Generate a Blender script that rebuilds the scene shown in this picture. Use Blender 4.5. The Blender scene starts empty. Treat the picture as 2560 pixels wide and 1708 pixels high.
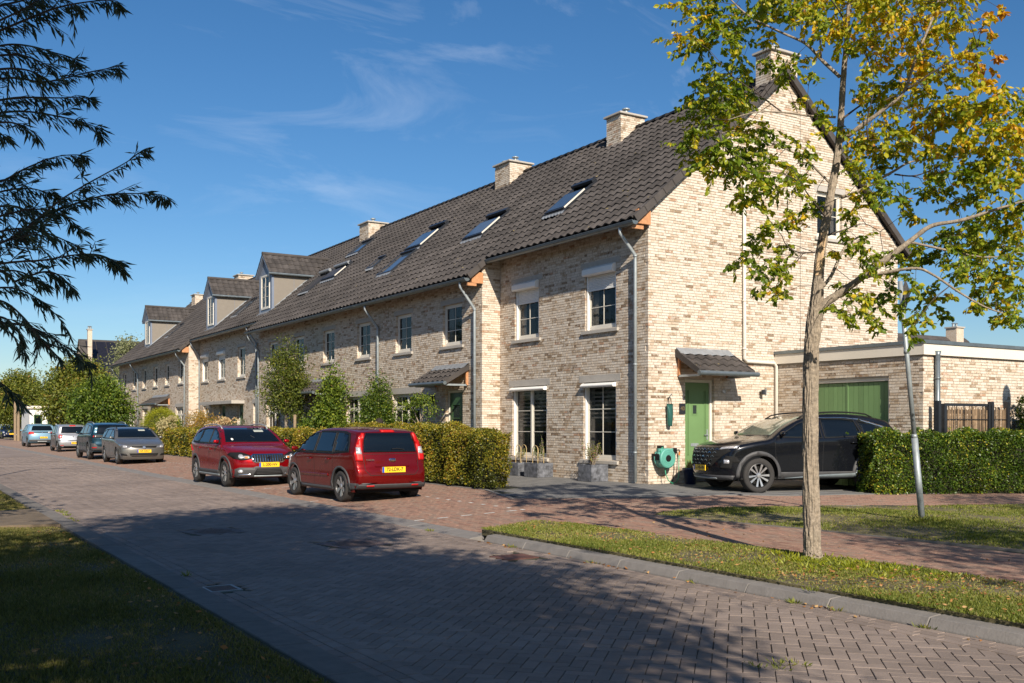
import bpy, bmesh, math, random
import numpy as np
from mathutils import Vector, Matrix
from mathutils.bvhtree import BVHTree
random.seed(7); rng = np.random.default_rng(7)
R_ = math.radians
scene = bpy.context.scene
COL = scene.collection
# ------------------------------------------------------------------ camera
YAW = R_(32.24)
FX, FY = math.sin(YAW), math.cos(YAW)
RX, RY = math.cos(YAW), -math.sin(YAW)
CAMZ = 1.65
cd = bpy.data.cameras.new('camera'); cam = bpy.data.objects.new('camera', cd); COL.objects.link(cam)
cam.location = (0, 0, CAMZ); cam.rotation_euler = (R_(90), 0, -YAW)
cd.sensor_width = 36; cd.lens = 35; cd.shift_y = (1060-854)/2560; cd.clip_end = 3000; cd.clip_start = .05
scene.camera = cam
# ------------------------------------------------------------------ sky and sun
SUN_AZ = 18.0      # the light travels towards this azimuth (from +Y towards +X)
SUN_EL = 31.5
world = bpy.data.worlds.new('World'); scene.world = world; world.use_nodes = True
nt = world.node_tree; nt.nodes.clear()
wo = nt.nodes.new('ShaderNodeOutputWorld'); bg = nt.nodes.new('ShaderNodeBackground')
sky = nt.nodes.new('ShaderNodeTexSky'); sky.sky_type = 'NISHITA'; sky.sun_disc = False
sky.sun_elevation = R_(SUN_EL); sky.sun_rotation = R_(SUN_AZ+180)
sky.air_density = 1.0; sky.dust_density = .5; sky.ozone_density = 4.6; sky.altitude = 20
tc = nt.nodes.new('ShaderNodeTexCoord'); mp = nt.nodes.new('ShaderNodeMapping')
mp.inputs['Rotation'].default_value = (0, R_(24), R_(-35)); mp.inputs['Scale'].default_value = (1.6, 8.5, 13.0)
no = nt.nodes.new('ShaderNodeTexNoise'); no.inputs['Scale'].default_value = 1.45; no.inputs['Detail'].default_value = 9; no.inputs['Roughness'].default_value = .62; no.inputs['Distortion'].default_value = .9
no2 = nt.nodes.new('ShaderNodeTexNoise'); no2.inputs['Scale'].default_value = 1.7; no2.inputs['Detail'].default_value = 3
cr = nt.nodes.new('ShaderNodeValToRGB'); cr.color_ramp.elements[0].position = .52; cr.color_ramp.elements[1].position = .82
cr2 = nt.nodes.new('ShaderNodeValToRGB'); cr2.color_ramp.elements[0].position = .46; cr2.color_ramp.elements[1].position = .66
mu = nt.nodes.new('ShaderNodeMath'); mu.operation = 'MULTIPLY'
mu2 = nt.nodes.new('ShaderNodeMath'); mu2.operation = 'MULTIPLY'; mu2.inputs[1].default_value = .30
mx = nt.nodes.new('ShaderNodeMix'); mx.data_type = 'RGBA'; mx.inputs['B'].default_value = (9.5, 10, 10.8, 1)
hs = nt.nodes.new('ShaderNodeHueSaturation'); hs.inputs['Saturation'].default_value = 1.2
L = nt.links.new
L(tc.outputs['Generated'], mp.inputs['Vector']); L(mp.outputs['Vector'], no.inputs['Vector']); L(tc.outputs['Generated'], no2.inputs['Vector'])
L(no.outputs['Fac'], cr.inputs['Fac']); L(no2.outputs['Fac'], cr2.inputs['Fac'])
L(cr.outputs['Color'], mu.inputs[0]); L(cr2.outputs['Color'], mu.inputs[1]); L(mu.outputs[0], mu2.inputs[0])
L(sky.outputs['Color'], hs.inputs['Color']); L(hs.outputs['Color'], mx.inputs['A']); L(mu2.outputs[0], mx.inputs['Factor'])
L(mx.outputs['Result'], bg.inputs['Color']); bg.inputs['Strength'].default_value = .072
L(bg.outputs['Background'], wo.inputs['Surface'])
sd = bpy.data.lights.new('sun', 'SUN'); sun = bpy.data.objects.new('sun', sd); COL.objects.link(sun)
sd.energy = 4.9; sd.angle = R_(.53); sd.color = (1, .90, .76)
_d = Vector((math.sin(R_(SUN_AZ))*math.cos(R_(SUN_EL)), math.cos(R_(SUN_AZ))*math.cos(R_(SUN_EL)), -math.sin(R_(SUN_EL))))
sun.rotation_euler = _d.to_track_quat('-Z', 'Y').to_euler(); sun.location = (-5, -20, 20)
scene.view_settings.view_transform = 'Standard'; scene.view_settings.look = 'None'
scene.view_settings.gamma = 1; scene.view_settings.use_curve_mapping = False
scene.view_settings.exposure = 0.58
scene.cycles.max_bounces = 6; scene.cycles.transparent_max_bounces = 8
# ------------------------------------------------------------------ helpers
def at(x, y, F):
    """the point that a ray of the photograph's pixel (2560 wide) meets at forward distance F"""
    u = (x-1280)/2489.; v = (1060-y)/2489.
    return Vector((F*(FX+u*RX), F*(FY+u*RY), CAMZ+F*v))
def proj(p):
    F = p[0]*FX+p[1]*FY; 
    if F < .1: return (-9999, -9999, F)
    return (1280+2489*(p[0]*RX+p[1]*RY)/F, 1060-2489*(p[2]-CAMZ)/F, F)
def gz(x, y=30.):
    """height of the ground east of the road: falls gently from the houses to the kerb"""
    if x < 7.36: return 0.03
    z = .03+.0395*(min(x, 13.95)-7.36)
    return z-.02*max(0, min(6, 17.25-y))*min(1, max(0, (x-12)/3))
def tag(o, label=None, cat=None, group=None, kind=None):
    if label: o['label'] = label
    if cat: o['category'] = cat
    if group: o['group'] = group
    if kind: o['kind'] = kind
    return o
def empty(name, loc=(0, 0, 0), rz=0, label=None, cat=None, group=None):
    o = bpy.data.objects.new(name, None); COL.objects.link(o); o.location = loc; o.rotation_euler = (0, 0, rz)
    o.empty_display_size = .2
    return tag(o, label, cat, group)
def wthing(name, loc, label, cat, group=None):
    o = empty(name, loc, 0, label, cat, group); WK[o] = Vector(loc); return o
def mkmesh(name, V, Fs, mats=(), mi=None, tone=None, smooth=False):
    me = bpy.data.meshes.new(name)
    V = np.asarray(V, dtype=np.float32).reshape(-1, 3)
    if isinstance(Fs, np.ndarray):
        n, k = Fs.shape
        me.vertices.add(len(V)); me.vertices.foreach_set('co', V.ravel())
        me.loops.add(n*k); me.loops.foreach_set('vertex_index', Fs.astype(np.int32).ravel())
        me.polygons.add(n); me.polygons.foreach_set('loop_start', np.arange(0, n*k, k, dtype=np.int32))
        me.polygons.foreach_set('loop_total', np.full(n, k, dtype=np.int32))
        me.update(calc_edges=True)
    else:
        me.from_pydata([tuple(map(float, v)) for v in V], [], Fs)
    for m in (mats if isinstance(mats, (list, tuple)) else [mats]): me.materials.append(m)
    if mi is not None: me.polygons.foreach_set('material_index', np.asarray(mi, dtype=np.int32))
    if tone is not None:
        a = me.attributes.new('tone', 'FLOAT', 'FACE'); a.data.foreach_set('value', np.asarray(tone, dtype=np.float32))
    me.polygons.foreach_set('use_smooth', np.full(len(me.polygons), bool(smooth)))
    me.update()
    return me
WK = {}      # things whose parts are given in world coordinates
def link(name, me, parent=None, loc=None, rot=None, scale=None):
    o = bpy.data.objects.new(name, me); COL.objects.link(o)
    if parent is not None:
        o.parent = parent
        if parent in WK: o.matrix_parent_inverse = Matrix.Translation(-WK[parent])
    if loc is not None: o.location = loc
    if rot is not None: o.rotation_euler = rot
    if scale is not None: o.scale = scale
    return o
class MB:
    """collects polygons and links them as one mesh object"""
    def __init__(s): s.V = []; s.F = []; s.M = []; s.T = []
    def add(s, V, F, m=0, t=.5):
        b = len(s.V); s.V.extend([tuple(v) for v in V])
        for f in F: s.F.append([b+i for i in f]); s.M.append(m); s.T.append(t)
    def box(s, x0, x1, y0, y1, z0, z1, m=0, t=.5):
        s.add([(x0,y0,z0),(x1,y0,z0),(x1,y1,z0),(x0,y1,z0),(x0,y0,z1),(x1,y0,z1),(x1,y1,z1),(x0,y1,z1)],
              [(3,2,1,0),(4,5,6,7),(0,1,5,4),(1,2,6,5),(2,3,7,6),(3,0,4,7)], m, t)
    def quad(s, a, b, c, d, m=0, t=.5): s.add([a, b, c, d], [(0, 1, 2, 3)], m, t)
    def prism(s, poly, z0, z1, m=0, t=.5):
        """poly: (x, y) list; extruded along z"""
        n = len(poly)
        s.add([(x, y, z0) for x, y in poly]+[(x, y, z1) for x, y in poly],
              [tuple(range(n-1, -1, -1)), tuple(range(n, 2*n))]+[(i, (i+1) % n, n+(i+1) % n, n+i) for i in range(n)], m, t)
    def extr(s, poly3, d, m=0, t=.5):
        n = len(poly3); d = Vector(d); A = [Vector(p) for p in poly3]
        s.add([tuple(p) for p in A]+[tuple(p+d) for p in A],
              [tuple(range(n-1, -1, -1)), tuple(range(n, 2*n))]+[(i, (i+1) % n, n+(i+1) % n, n+i) for i in range(n)], m, t)
    def tube(s, pts, rad, n=8, m=0, t=.5, caps=True):
        pts = [Vector(p) for p in pts]; k = len(pts)
        if not isinstance(rad, (list, tuple)): rad = [rad]*k
        up = Vector((0, 0, 1)); V = []
        prev = None
        for i, p in enumerate(pts):
            d = (pts[min(i+1, k-1)]-pts[max(i-1, 0)])
            if d.length < 1e-9: d = Vector((0, 0, 1))
            d.normalize()
            a = d.cross(up) if prev is None else prev-d*prev.dot(d)
            if a.length < 1e-3: a = d.cross(Vector((1, 0, 0)))
            a.normalize(); b = d.cross(a); prev = a
            for j in range(n):
                w = 2*math.pi*j/n; V.append(p+(a*math.cos(w)+b*math.sin(w))*rad[i])
        F = [(i*n+j, i*n+(j+1) % n, (i+1)*n+(j+1) % n, (i+1)*n+j) for i in range(k-1) for j in range(n)]
        if caps: F += [tuple(range(n-1, -1, -1)), tuple(range((k-1)*n, k*n))]
        s.add(V, F, m, t)
    def lathe(s, prof, n=24, m=0, t=.5, c=(0, 0, 0), axis='z'):
        V = []
        for r, h in prof:
            for j in range(n):
                w = 2*math.pi*j/n; a, b = r*math.cos(w), r*math.sin(w)
                V.append((c[0]+a, c[1]+b, c[2]+h) if axis == 'z' else ((c[0]+a, c[1]+h, c[2]+b) if axis == 'y' else (c[0]+h, c[1]+a, c[2]+b)))
        k = len(prof)
        F = [(i*n+j, i*n+(j+1) % n, (i+1)*n+(j+1) % n, (i+1)*n+j) for i in range(k-1) for j in range(n)]
        s.add(V, F, m, t)
    def mesh(s, name, mats, smooth=False):
        return mkmesh(name, s.V, s.F, mats, s.M, s.T, smooth)
    def build(s, name, mats, parent=None, smooth=False, loc=None, rot=None, kind=None, bevel=0):
        me = s.mesh(name, mats, smooth)
        if bevel:
            bm = bmesh.new(); bm.from_mesh(me); bmesh.ops.remove_doubles(bm, verts=bm.verts, dist=1e-5)
            bmesh.ops.bevel(bm, geom=[e for e in bm.edges if e.is_manifold and e.calc_face_angle(0) > .5], offset=bevel, segments=2, affect='EDGES')
            bm.to_mesh(me); bm.free()
        o = link(name, me, parent, loc, rot)
        if kind: o['kind'] = kind
        return o
# ------------------------------------------------------------------ materials
def nodes(name):
    m = bpy.data.materials.new(name); m.use_nodes = True; t = m.node_tree
    return m, t, t.nodes['Principled BSDF'], t.nodes.new, t.links.new
def ramp(t, stops, const=False):
    r = t.nodes.new('ShaderNodeValToRGB'); e = r.color_ramp.elements
    if const: r.color_ramp.interpolation = 'CONSTANT'
    while len(e) < len(stops): e.new(.5)
    for i, (p, c) in enumerate(stops): e[i].position = p; e[i].color = (*c, 1)
    return r
def mat(name, col, rough=.6, metal=0, coat=0, var=.12, scale=6, bump=0, bscale=60, spec=.5, toned=0, cr=.03, big=0, lichen=None):
    """plain surface with soft colour variation, fine relief and (toned) a per-face tone"""
    m, t, b, N, K = nodes(name)
    g = N('ShaderNodeNewGeometry')
    n = N('ShaderNodeTexNoise'); n.inputs['Scale'].default_value = scale; n.inputs['Detail'].default_value = 6; n.inputs['Roughness'].default_value = .65
    K(g.outputs['Position'], n.inputs['Vector'])
    r = ramp(t, [(.3, tuple(c*(1-var) for c in col)), (.7, tuple(min(1, c*(1+var)) for c in col))])
    K(n.outputs['Fac'], r.inputs['Fac']); out = r.outputs['Color']
    if big:
        nb = N('ShaderNodeTexNoise'); nb.inputs['Scale'].default_value = .45; nb.inputs['Detail'].default_value = 4; nb.inputs['Roughness'].default_value = .6
        K(g.outputs['Position'], nb.inputs['Vector']); rb = ramp(t, [(.35, (1-big,)*3), (.65, (1+big*.5,)*3)]); K(nb.outputs['Fac'], rb.inputs['Fac'])
        xb = N('ShaderNodeMix'); xb.data_type = 'RGBA'; xb.blend_type = 'MULTIPLY'; xb.inputs['Factor'].default_value = 1
        K(out, xb.inputs['A']); K(rb.outputs['Color'], xb.inputs['B']); out = xb.outputs['Result']
    if lichen:
        nl_ = N('ShaderNodeTexNoise'); nl_.inputs['Scale'].default_value = 9; nl_.inputs['Detail'].default_value = 5; K(g.outputs['Position'], nl_.inputs['Vector'])
        rl = ramp(t, [(.70, (0, 0, 0)), (.735, (.8,)*3)]); K(nl_.outputs['Fac'], rl.inputs['Fac'])
        xl = N('ShaderNodeMix'); xl.data_type = 'RGBA'; xl.inputs['B'].default_value = (*lichen, 1); K(rl.outputs['Color'], xl.inputs['Factor']); K(out, xl.inputs['A']); out = xl.outputs['Result']
    if toned:
        a = N('ShaderNodeAttribute'); a.attribute_name = 'tone'
        mr = N('ShaderNodeMapRange'); mr.inputs['To Min'].default_value = 1-toned; mr.inputs['To Max'].default_value = 1+toned
        K(a.outputs['Fac'], mr.inputs['Value'])
        h = N('ShaderNodeHueSaturation'); K(mr.outputs['Result'], h.inputs['Value']); K(out, h.inputs['Color']); out = h.outputs['Color']
    K(out, b.inputs['Base Color'])
    b.inputs['Roughness'].default_value = rough; b.inputs['Metallic'].default_value = metal
    b.inputs['Coat Weight'].default_value = coat; b.inputs['Coat Roughness'].default_value = cr
    b.inputs['Specular IOR Level'].default_value = spec
    if bump:
        n2 = N('ShaderNodeTexNoise'); n2.inputs['Scale'].default_value = bscale; n2.inputs['Detail'].default_value = 5
        K(g.outputs['Position'], n2.inputs['Vector'])
        bp = N('ShaderNodeBump'); bp.inputs['Strength'].default_value = bump; bp.inputs['Distance'].default_value = .01
        K(n2.outputs['Fac'], bp.inputs['Height']); K(bp.outputs['Normal'], b.inputs['Normal'])
    return m
def leaf_mat(name, stops, rough=.5, trans=.35, patch=0.0, pscale=1.2):
    m, t, b, N, K = nodes(name)
    a = N('ShaderNodeAttribute'); a.attribute_name = 'tone'
    g = N('ShaderNodeNewGeometry'); n = N('ShaderNodeTexNoise'); n.inputs['Scale'].default_value = pscale; n.inputs['Detail'].default_value = 3
    K(g.outputs['Position'], n.inputs['Vector'])
    s1 = N('ShaderNodeMath'); s1.operation = 'SUBTRACT'; s1.inputs[1].default_value = .5; K(n.outputs['Fac'], s1.inputs[0])
    m1 = N('ShaderNodeMath'); m1.operation = 'MULTIPLY_ADD'; m1.inputs[1].default_value = patch; K(s1.outputs[0], m1.inputs[0]); K(a.outputs['Fac'], m1.inputs[2])
    r = ramp(t, stops); K(m1.outputs[0], r.inputs['Fac'])
    K(r.outputs['Color'], b.inputs['Base Color']); b.inputs['Roughness'].default_value = rough; b.inputs['Specular IOR Level'].default_value = .35
    tr = N('ShaderNodeBsdfTranslucent'); hs = N('ShaderNodeHueSaturation'); hs.inputs['Saturation'].default_value = 1.15; hs.inputs['Value'].default_value = 1.25
    K(r.outputs['Color'], hs.inputs['Color']); K(hs.outputs['Color'], tr.inputs['Color'])
    mx = N('ShaderNodeMixShader'); mx.inputs[0].default_value = trans
    K(b.outputs[0], mx.inputs[1]); K(tr.outputs[0], mx.inputs[2]); K(mx.outputs[0], t.nodes['Material Output'].inputs['Surface'])
    return m
def brick_mat(name, stops, wash=(.66, .58, .48), washamt=.55, spot=.5):
    m, t, b, N, K = nodes(name)
    a = N('ShaderNodeAttribute'); a.attribute_name = 'tone'; g = N('ShaderNodeNewGeometry')
    r = ramp(t, stops); K(a.outputs['Fac'], r.inputs['Fac'])
    n = N('ShaderNodeTexNoise'); n.inputs['Scale'].default_value = 11; n.inputs['Detail'].default_value = 7; n.inputs['Roughness'].default_value = .7
    K(g.outputs['Position'], n.inputs['Vector'])
    r1 = ramp(t, [(.48, (0, 0, 0)), (.60, (washamt,)*3)]); K(n.outputs['Fac'], r1.inputs['Fac'])
    x1 = N('ShaderNodeMix'); x1.data_type = 'RGBA'; x1.inputs['B'].default_value = (*wash, 1); K(r1.outputs['Color'], x1.inputs['Factor']); K(r.outputs['Color'], x1.inputs['A'])
    n2 = N('ShaderNodeTexNoise'); n2.inputs['Scale'].default_value = 17; n2.inputs['Detail'].default_value = 5; n2.inputs['Roughness'].default_value = .6
    mpn = N('ShaderNodeVectorMath'); mpn.operation = 'ADD'; mpn.inputs[1].default_value = (3.3, 7.7, 1.1); K(g.outputs['Position'], mpn.inputs[0]); K(mpn.outputs[0], n2.inputs['Vector'])
    r2 = ramp(t, [(.58, (0, 0, 0)), (.64, (spot,)*3)]); K(n2.outputs['Fac'], r2.inputs['Fac'])
    x2 = N('ShaderNodeMix'); x2.data_type = 'RGBA'; x2.inputs['B'].default_value = (.20, .12, .065, 1); K(r2.outputs['Color'], x2.inputs['Factor']); K(x1.outputs['Result'], x2.inputs['A'])
    K(x2.outputs['Result'], b.inputs['Base Color']); b.inputs['Roughness'].default_value = .9; b.inputs['Specular IOR Level'].default_value = .2
    n3 = N('ShaderNodeTexNoise'); n3.inputs['Scale'].default_value = 70; n3.inputs['Detail'].default_value = 5; K(g.outputs['Position'], n3.inputs['Vector'])
    bp = N('ShaderNodeBump'); bp.inputs['Strength'].default_value = .55; bp.inputs['Distance'].default_value = .008
    K(n3.outputs['Fac'], bp.inputs['Height']); K(bp.outputs['Normal'], b.inputs['Normal'])
    return m
BR = brick_mat('pale_brick', [(0, (.62, .545, .455)), (.34, (.57, .48, .38)), (.56, (.50, .40, .30)), (.76, (.41, .31, .215)), (.88, (.32, .235, .155)), (.95, (.20, .135, .085)), (.96, (.40, .25, .16)), (1, (.44, .28, .19))], wash=(.66, .60, .52))
MORTAR = mat('mortar', (.44, .38, .315), .95, var=.15, scale=9, bump=.4)
TILE = mat('roof_tile', (.066, .058, .054), .82, var=.22, scale=2.2, bump=.35, bscale=90, toned=.26, spec=.3, big=.22, lichen=(.22, .17, .06))
TILE_D = mat('roof_underlay', (.03, .026, .024), .9)
ZINC = mat('zinc', (.17, .20, .215), .42, metal=.55, var=.18, scale=5)
ZINC_L = mat('galvanised_steel', (.31, .345, .36), .5, metal=.35, var=.2, scale=9)
CONC = mat('concrete_trim', (.40, .37, .33), .85, var=.08, bump=.15)
CREAM = mat('cream_paint', (.66, .62, .54), .5, var=.04)
FASC = mat('cream_fascia', (.70, .64, .54), .6, var=.04, scale=1.2)
WHITE = mat('white_plastic', (.78, .77, .74), .4, var=.03)
WOOD = mat('bare_timber', (.46, .22, .10), .7, var=.25, scale=14)
GREEN = mat('green_paint', (.135, .235, .095), .45, var=.06, scale=2, toned=.12)
DGREEN = mat('dark_green_paint', (.035, .085, .03), .4, var=.1)
CLAD = mat('taupe_cladding', (.20, .175, .145), .6, var=.05)
SLATE = mat('slate_blue_paint', (.16, .19, .25), .5, var=.05)
LEAD = mat('lead_flashing', (.27, .285, .30), .5, metal=.3, var=.15)
ANTH = mat('anthracite_steel', (.028, .031, .038), .4, metal=.3, var=.15)
BLACK = mat('black_plastic', (.012, .012, .013), .5, var=.15, spec=.2)
BLIND = mat('solar_panel', (.012, .012, .018), .35, var=.3, coat=.3)
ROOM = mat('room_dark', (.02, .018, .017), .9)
CURT = mat('curtain', (.60, .56, .50), .9, var=.15, scale=9)
def glass_mat(name, tint, alpha, rough=.03):
    m, t, b, N, K = nodes(name)
    b.inputs['Base Color'].default_value = (*tint, 1); b.inputs['Roughness'].default_value = rough; b.inputs['IOR'].default_value = 1.52
    b.inputs['Alpha'].default_value = alpha; b.inputs['Specular IOR Level'].default_value = .5
    return m
GLASS = glass_mat('window_glass', (.012, .016, .02), .42)
CGLASS = glass_mat('car_glass', (.004, .006, .008), .98, .01); CGLASS.node_tree.nodes['Principled BSDF'].inputs['Specular IOR Level'].default_value = .5
SKYGL = glass_mat('roof_window_glass', (.05, .07, .10), .97, .03); SKYGL.node_tree.nodes['Principled BSDF'].inputs['Specular IOR Level'].default_value = 1.0  # bluish base colour paints in some of the reflected sky
# ------------------------------------------------------------------ brick walls
def box_arrays(B, o, U, N, depth=.10):
    """B: rows (u0,u1,z0,z1,proud); 5-sided boxes on a wall through o with direction U and outward normal N"""
    B = np.asarray(B, dtype=np.float64); n = len(B)
    o = np.array(o); U = np.array(U); N = np.array(N); Z = np.array((0, 0, 1.))
    c = []
    for (a, b, d) in ((0,2,1),(1,2,1),(1,3,1),(0,3,1),(0,2,0),(1,2,0),(1,3,0),(0,3,0)):
        c.append(o+B[:, a:a+1]*U+B[:, b:b+1]*Z+((B[:, 4:5]) if d else (B[:, 4:5]*0-depth))*N)
    V = np.stack(c, axis=1).reshape(-1, 3)
    q = np.array([(0,1,2,3),(3,2,6,7),(1,0,4,5),(1,5,6,2),(0,3,7,4)])
    if np.dot(np.cross(U, Z), N) < 0: q = q[:, ::-1]
    F = (np.arange(n)[:, None, None]*8+q[None]).reshape(-1, 4)
    return V, F
_bv = []
def unit_brick_meshes():
    if not _bv:
        for k in range(14):
            t = (k+.5)/14
            V, F = box_arrays([(0, 1, 0, 1, 0)], (0, 0, 0), (1, 0, 0), (0, -1, 0), 1)
            _bv.append(mkmesh('brick', V, F, [BR], tone=np.full(5, t**1.5)))
    return _bv
def brick_wall(parent, o, U, N, Lw, z0, ztop, opens=(), nobj=0, ends=(0, 0), tp=1.5, backing=True, matl=None):
    """ztop: number or function of u.  opens: (u0,u1,z0,z1)"""
    zt = ztop if callable(ztop) else (lambda u: ztop)
    zmax = max(zt(u) for u in np.linspace(0, Lw, 41)); H = .0625
    B = []; row = 0; z = z0
    while z < zmax:
        u = -random.random()*.2
        segs = []
        while u < Lw:
            l = .21 if random.random() < .74 else .10
            segs.append((u, u+l)); u += l+.0105
        a0, a1 = z+.006, z+H-.006
        for (s, e) in segs:
            s = max(s, ends[0]); e = min(e, Lw-ends[1])
            if e-s < .02: continue
            m = (s+e)/2
            if zt(m) < a1: continue
            parts = [(s, e)]
            for (ou0, ou1, oz0, oz1) in opens:
                if a1 <= oz0+.004 or a0 >= oz1-.004: continue
                q = []
                for (p0, p1) in parts:
                    if p1 <= ou0 or p0 >= ou1: q.append((p0, p1)); continue
                    if p0 < ou0: q.append((p0, ou0))
                    if p1 > ou1: q.append((ou1, p1))
                parts = q
            for (p0, p1) in parts:
                if p1-p0 > .02: B.append((p0, p1, a0, a1, random.uniform(-.002, .0025)))
        z += H; row += 1
    B = np.array(B); tn = rng.random(len(B))**tp  # higher tp gives paler bricks; sun-facing walls get it to look more lit
    if nobj:
        pts = np.array(o)[None]+B[:, 0:1]*np.array(U)[None]+np.stack([B[:, 0]*0, B[:, 0]*0, B[:, 2]], 1)
        d = (pts[:, 0]**2+pts[:, 1]**2)
        vis = B[:, 2] > z0+.3
        order = np.argsort(np.where(vis, d+((pts[:, 2]-1.6)**2)*3, 1e9))
        sel = order[:nobj]; rest = order[nobj:]
        mm = unit_brick_meshes()
        ang = math.atan2(U[1], U[0])
        flip = np.dot(np.cross(np.array(U, float), (0, 0, 1)), N) < 0
        for i in sel:
            u0, u1, a0, a1, pr = B[i]
            if flip: p = Vector(o)+Vector(U)*u1; rz = ang+math.pi
            else: p = Vector(o)+Vector(U)*u0; rz = ang
            p = p+Vector(N)*pr; p.z = a0
            link('brick', random.choice(mm), parent, p, (0, 0, rz), (u1-u0, .1, a1-a0))
        B = B[rest]; tn = tn[rest]
    V, F = box_arrays(B, o, U, N)
    ob = link('brickwork', mkmesh('brickwork', V, F, [matl or BR], tone=np.repeat(tn, 5)), parent); ob['kind'] = 'stuff'
    if backing:
        us = sorted(set([0, Lw]+[v for q in opens for v in (max(0, q[0]-.004), min(Lw, q[1]+.004))]))
        if callable(ztop): us = sorted(set(us+list(np.linspace(0, Lw, 21))))
        mb = MB(); oo = Vector(o)-Vector(N)*.011; UU = Vector(U); NN = Vector(N)
        P = lambda u, z, d=0: tuple(oo+UU*u+Vector((0, 0, z))-NN*d)
        for a, b in zip(us[:-1], us[1:]):
            if b-a < 1e-4: continue
            m = (a+b)/2; cuts = [(z0-.1, None)]
            hs = sorted([(q[2]-.004, q[3]+.004) for q in opens if q[0]-.004 < m < q[1]+.004])
            lo = z0-.1
            for (h0, h1) in hs:
                if h0 > lo: mb.quad(P(a, lo), P(b, lo), P(b, h0), P(a, h0))
                lo = h1
            mb.quad(P(a, lo), P(b, lo), P(b, zt(b)), P(a, zt(a)))
        for (a, b, c, d) in opens:
            a -= .004; b += .004; c -= .004; d += .004
            for (p, q) in (((a, c), (a, d)), ((b, c), (b, d)), ((a, d), (b, d)), ((a, c), (b, c))):
                mb.quad(P(*p), P(*q), P(*q, .14), P(*p, .14))
        mb.build('wall', [MORTAR], parent)
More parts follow.
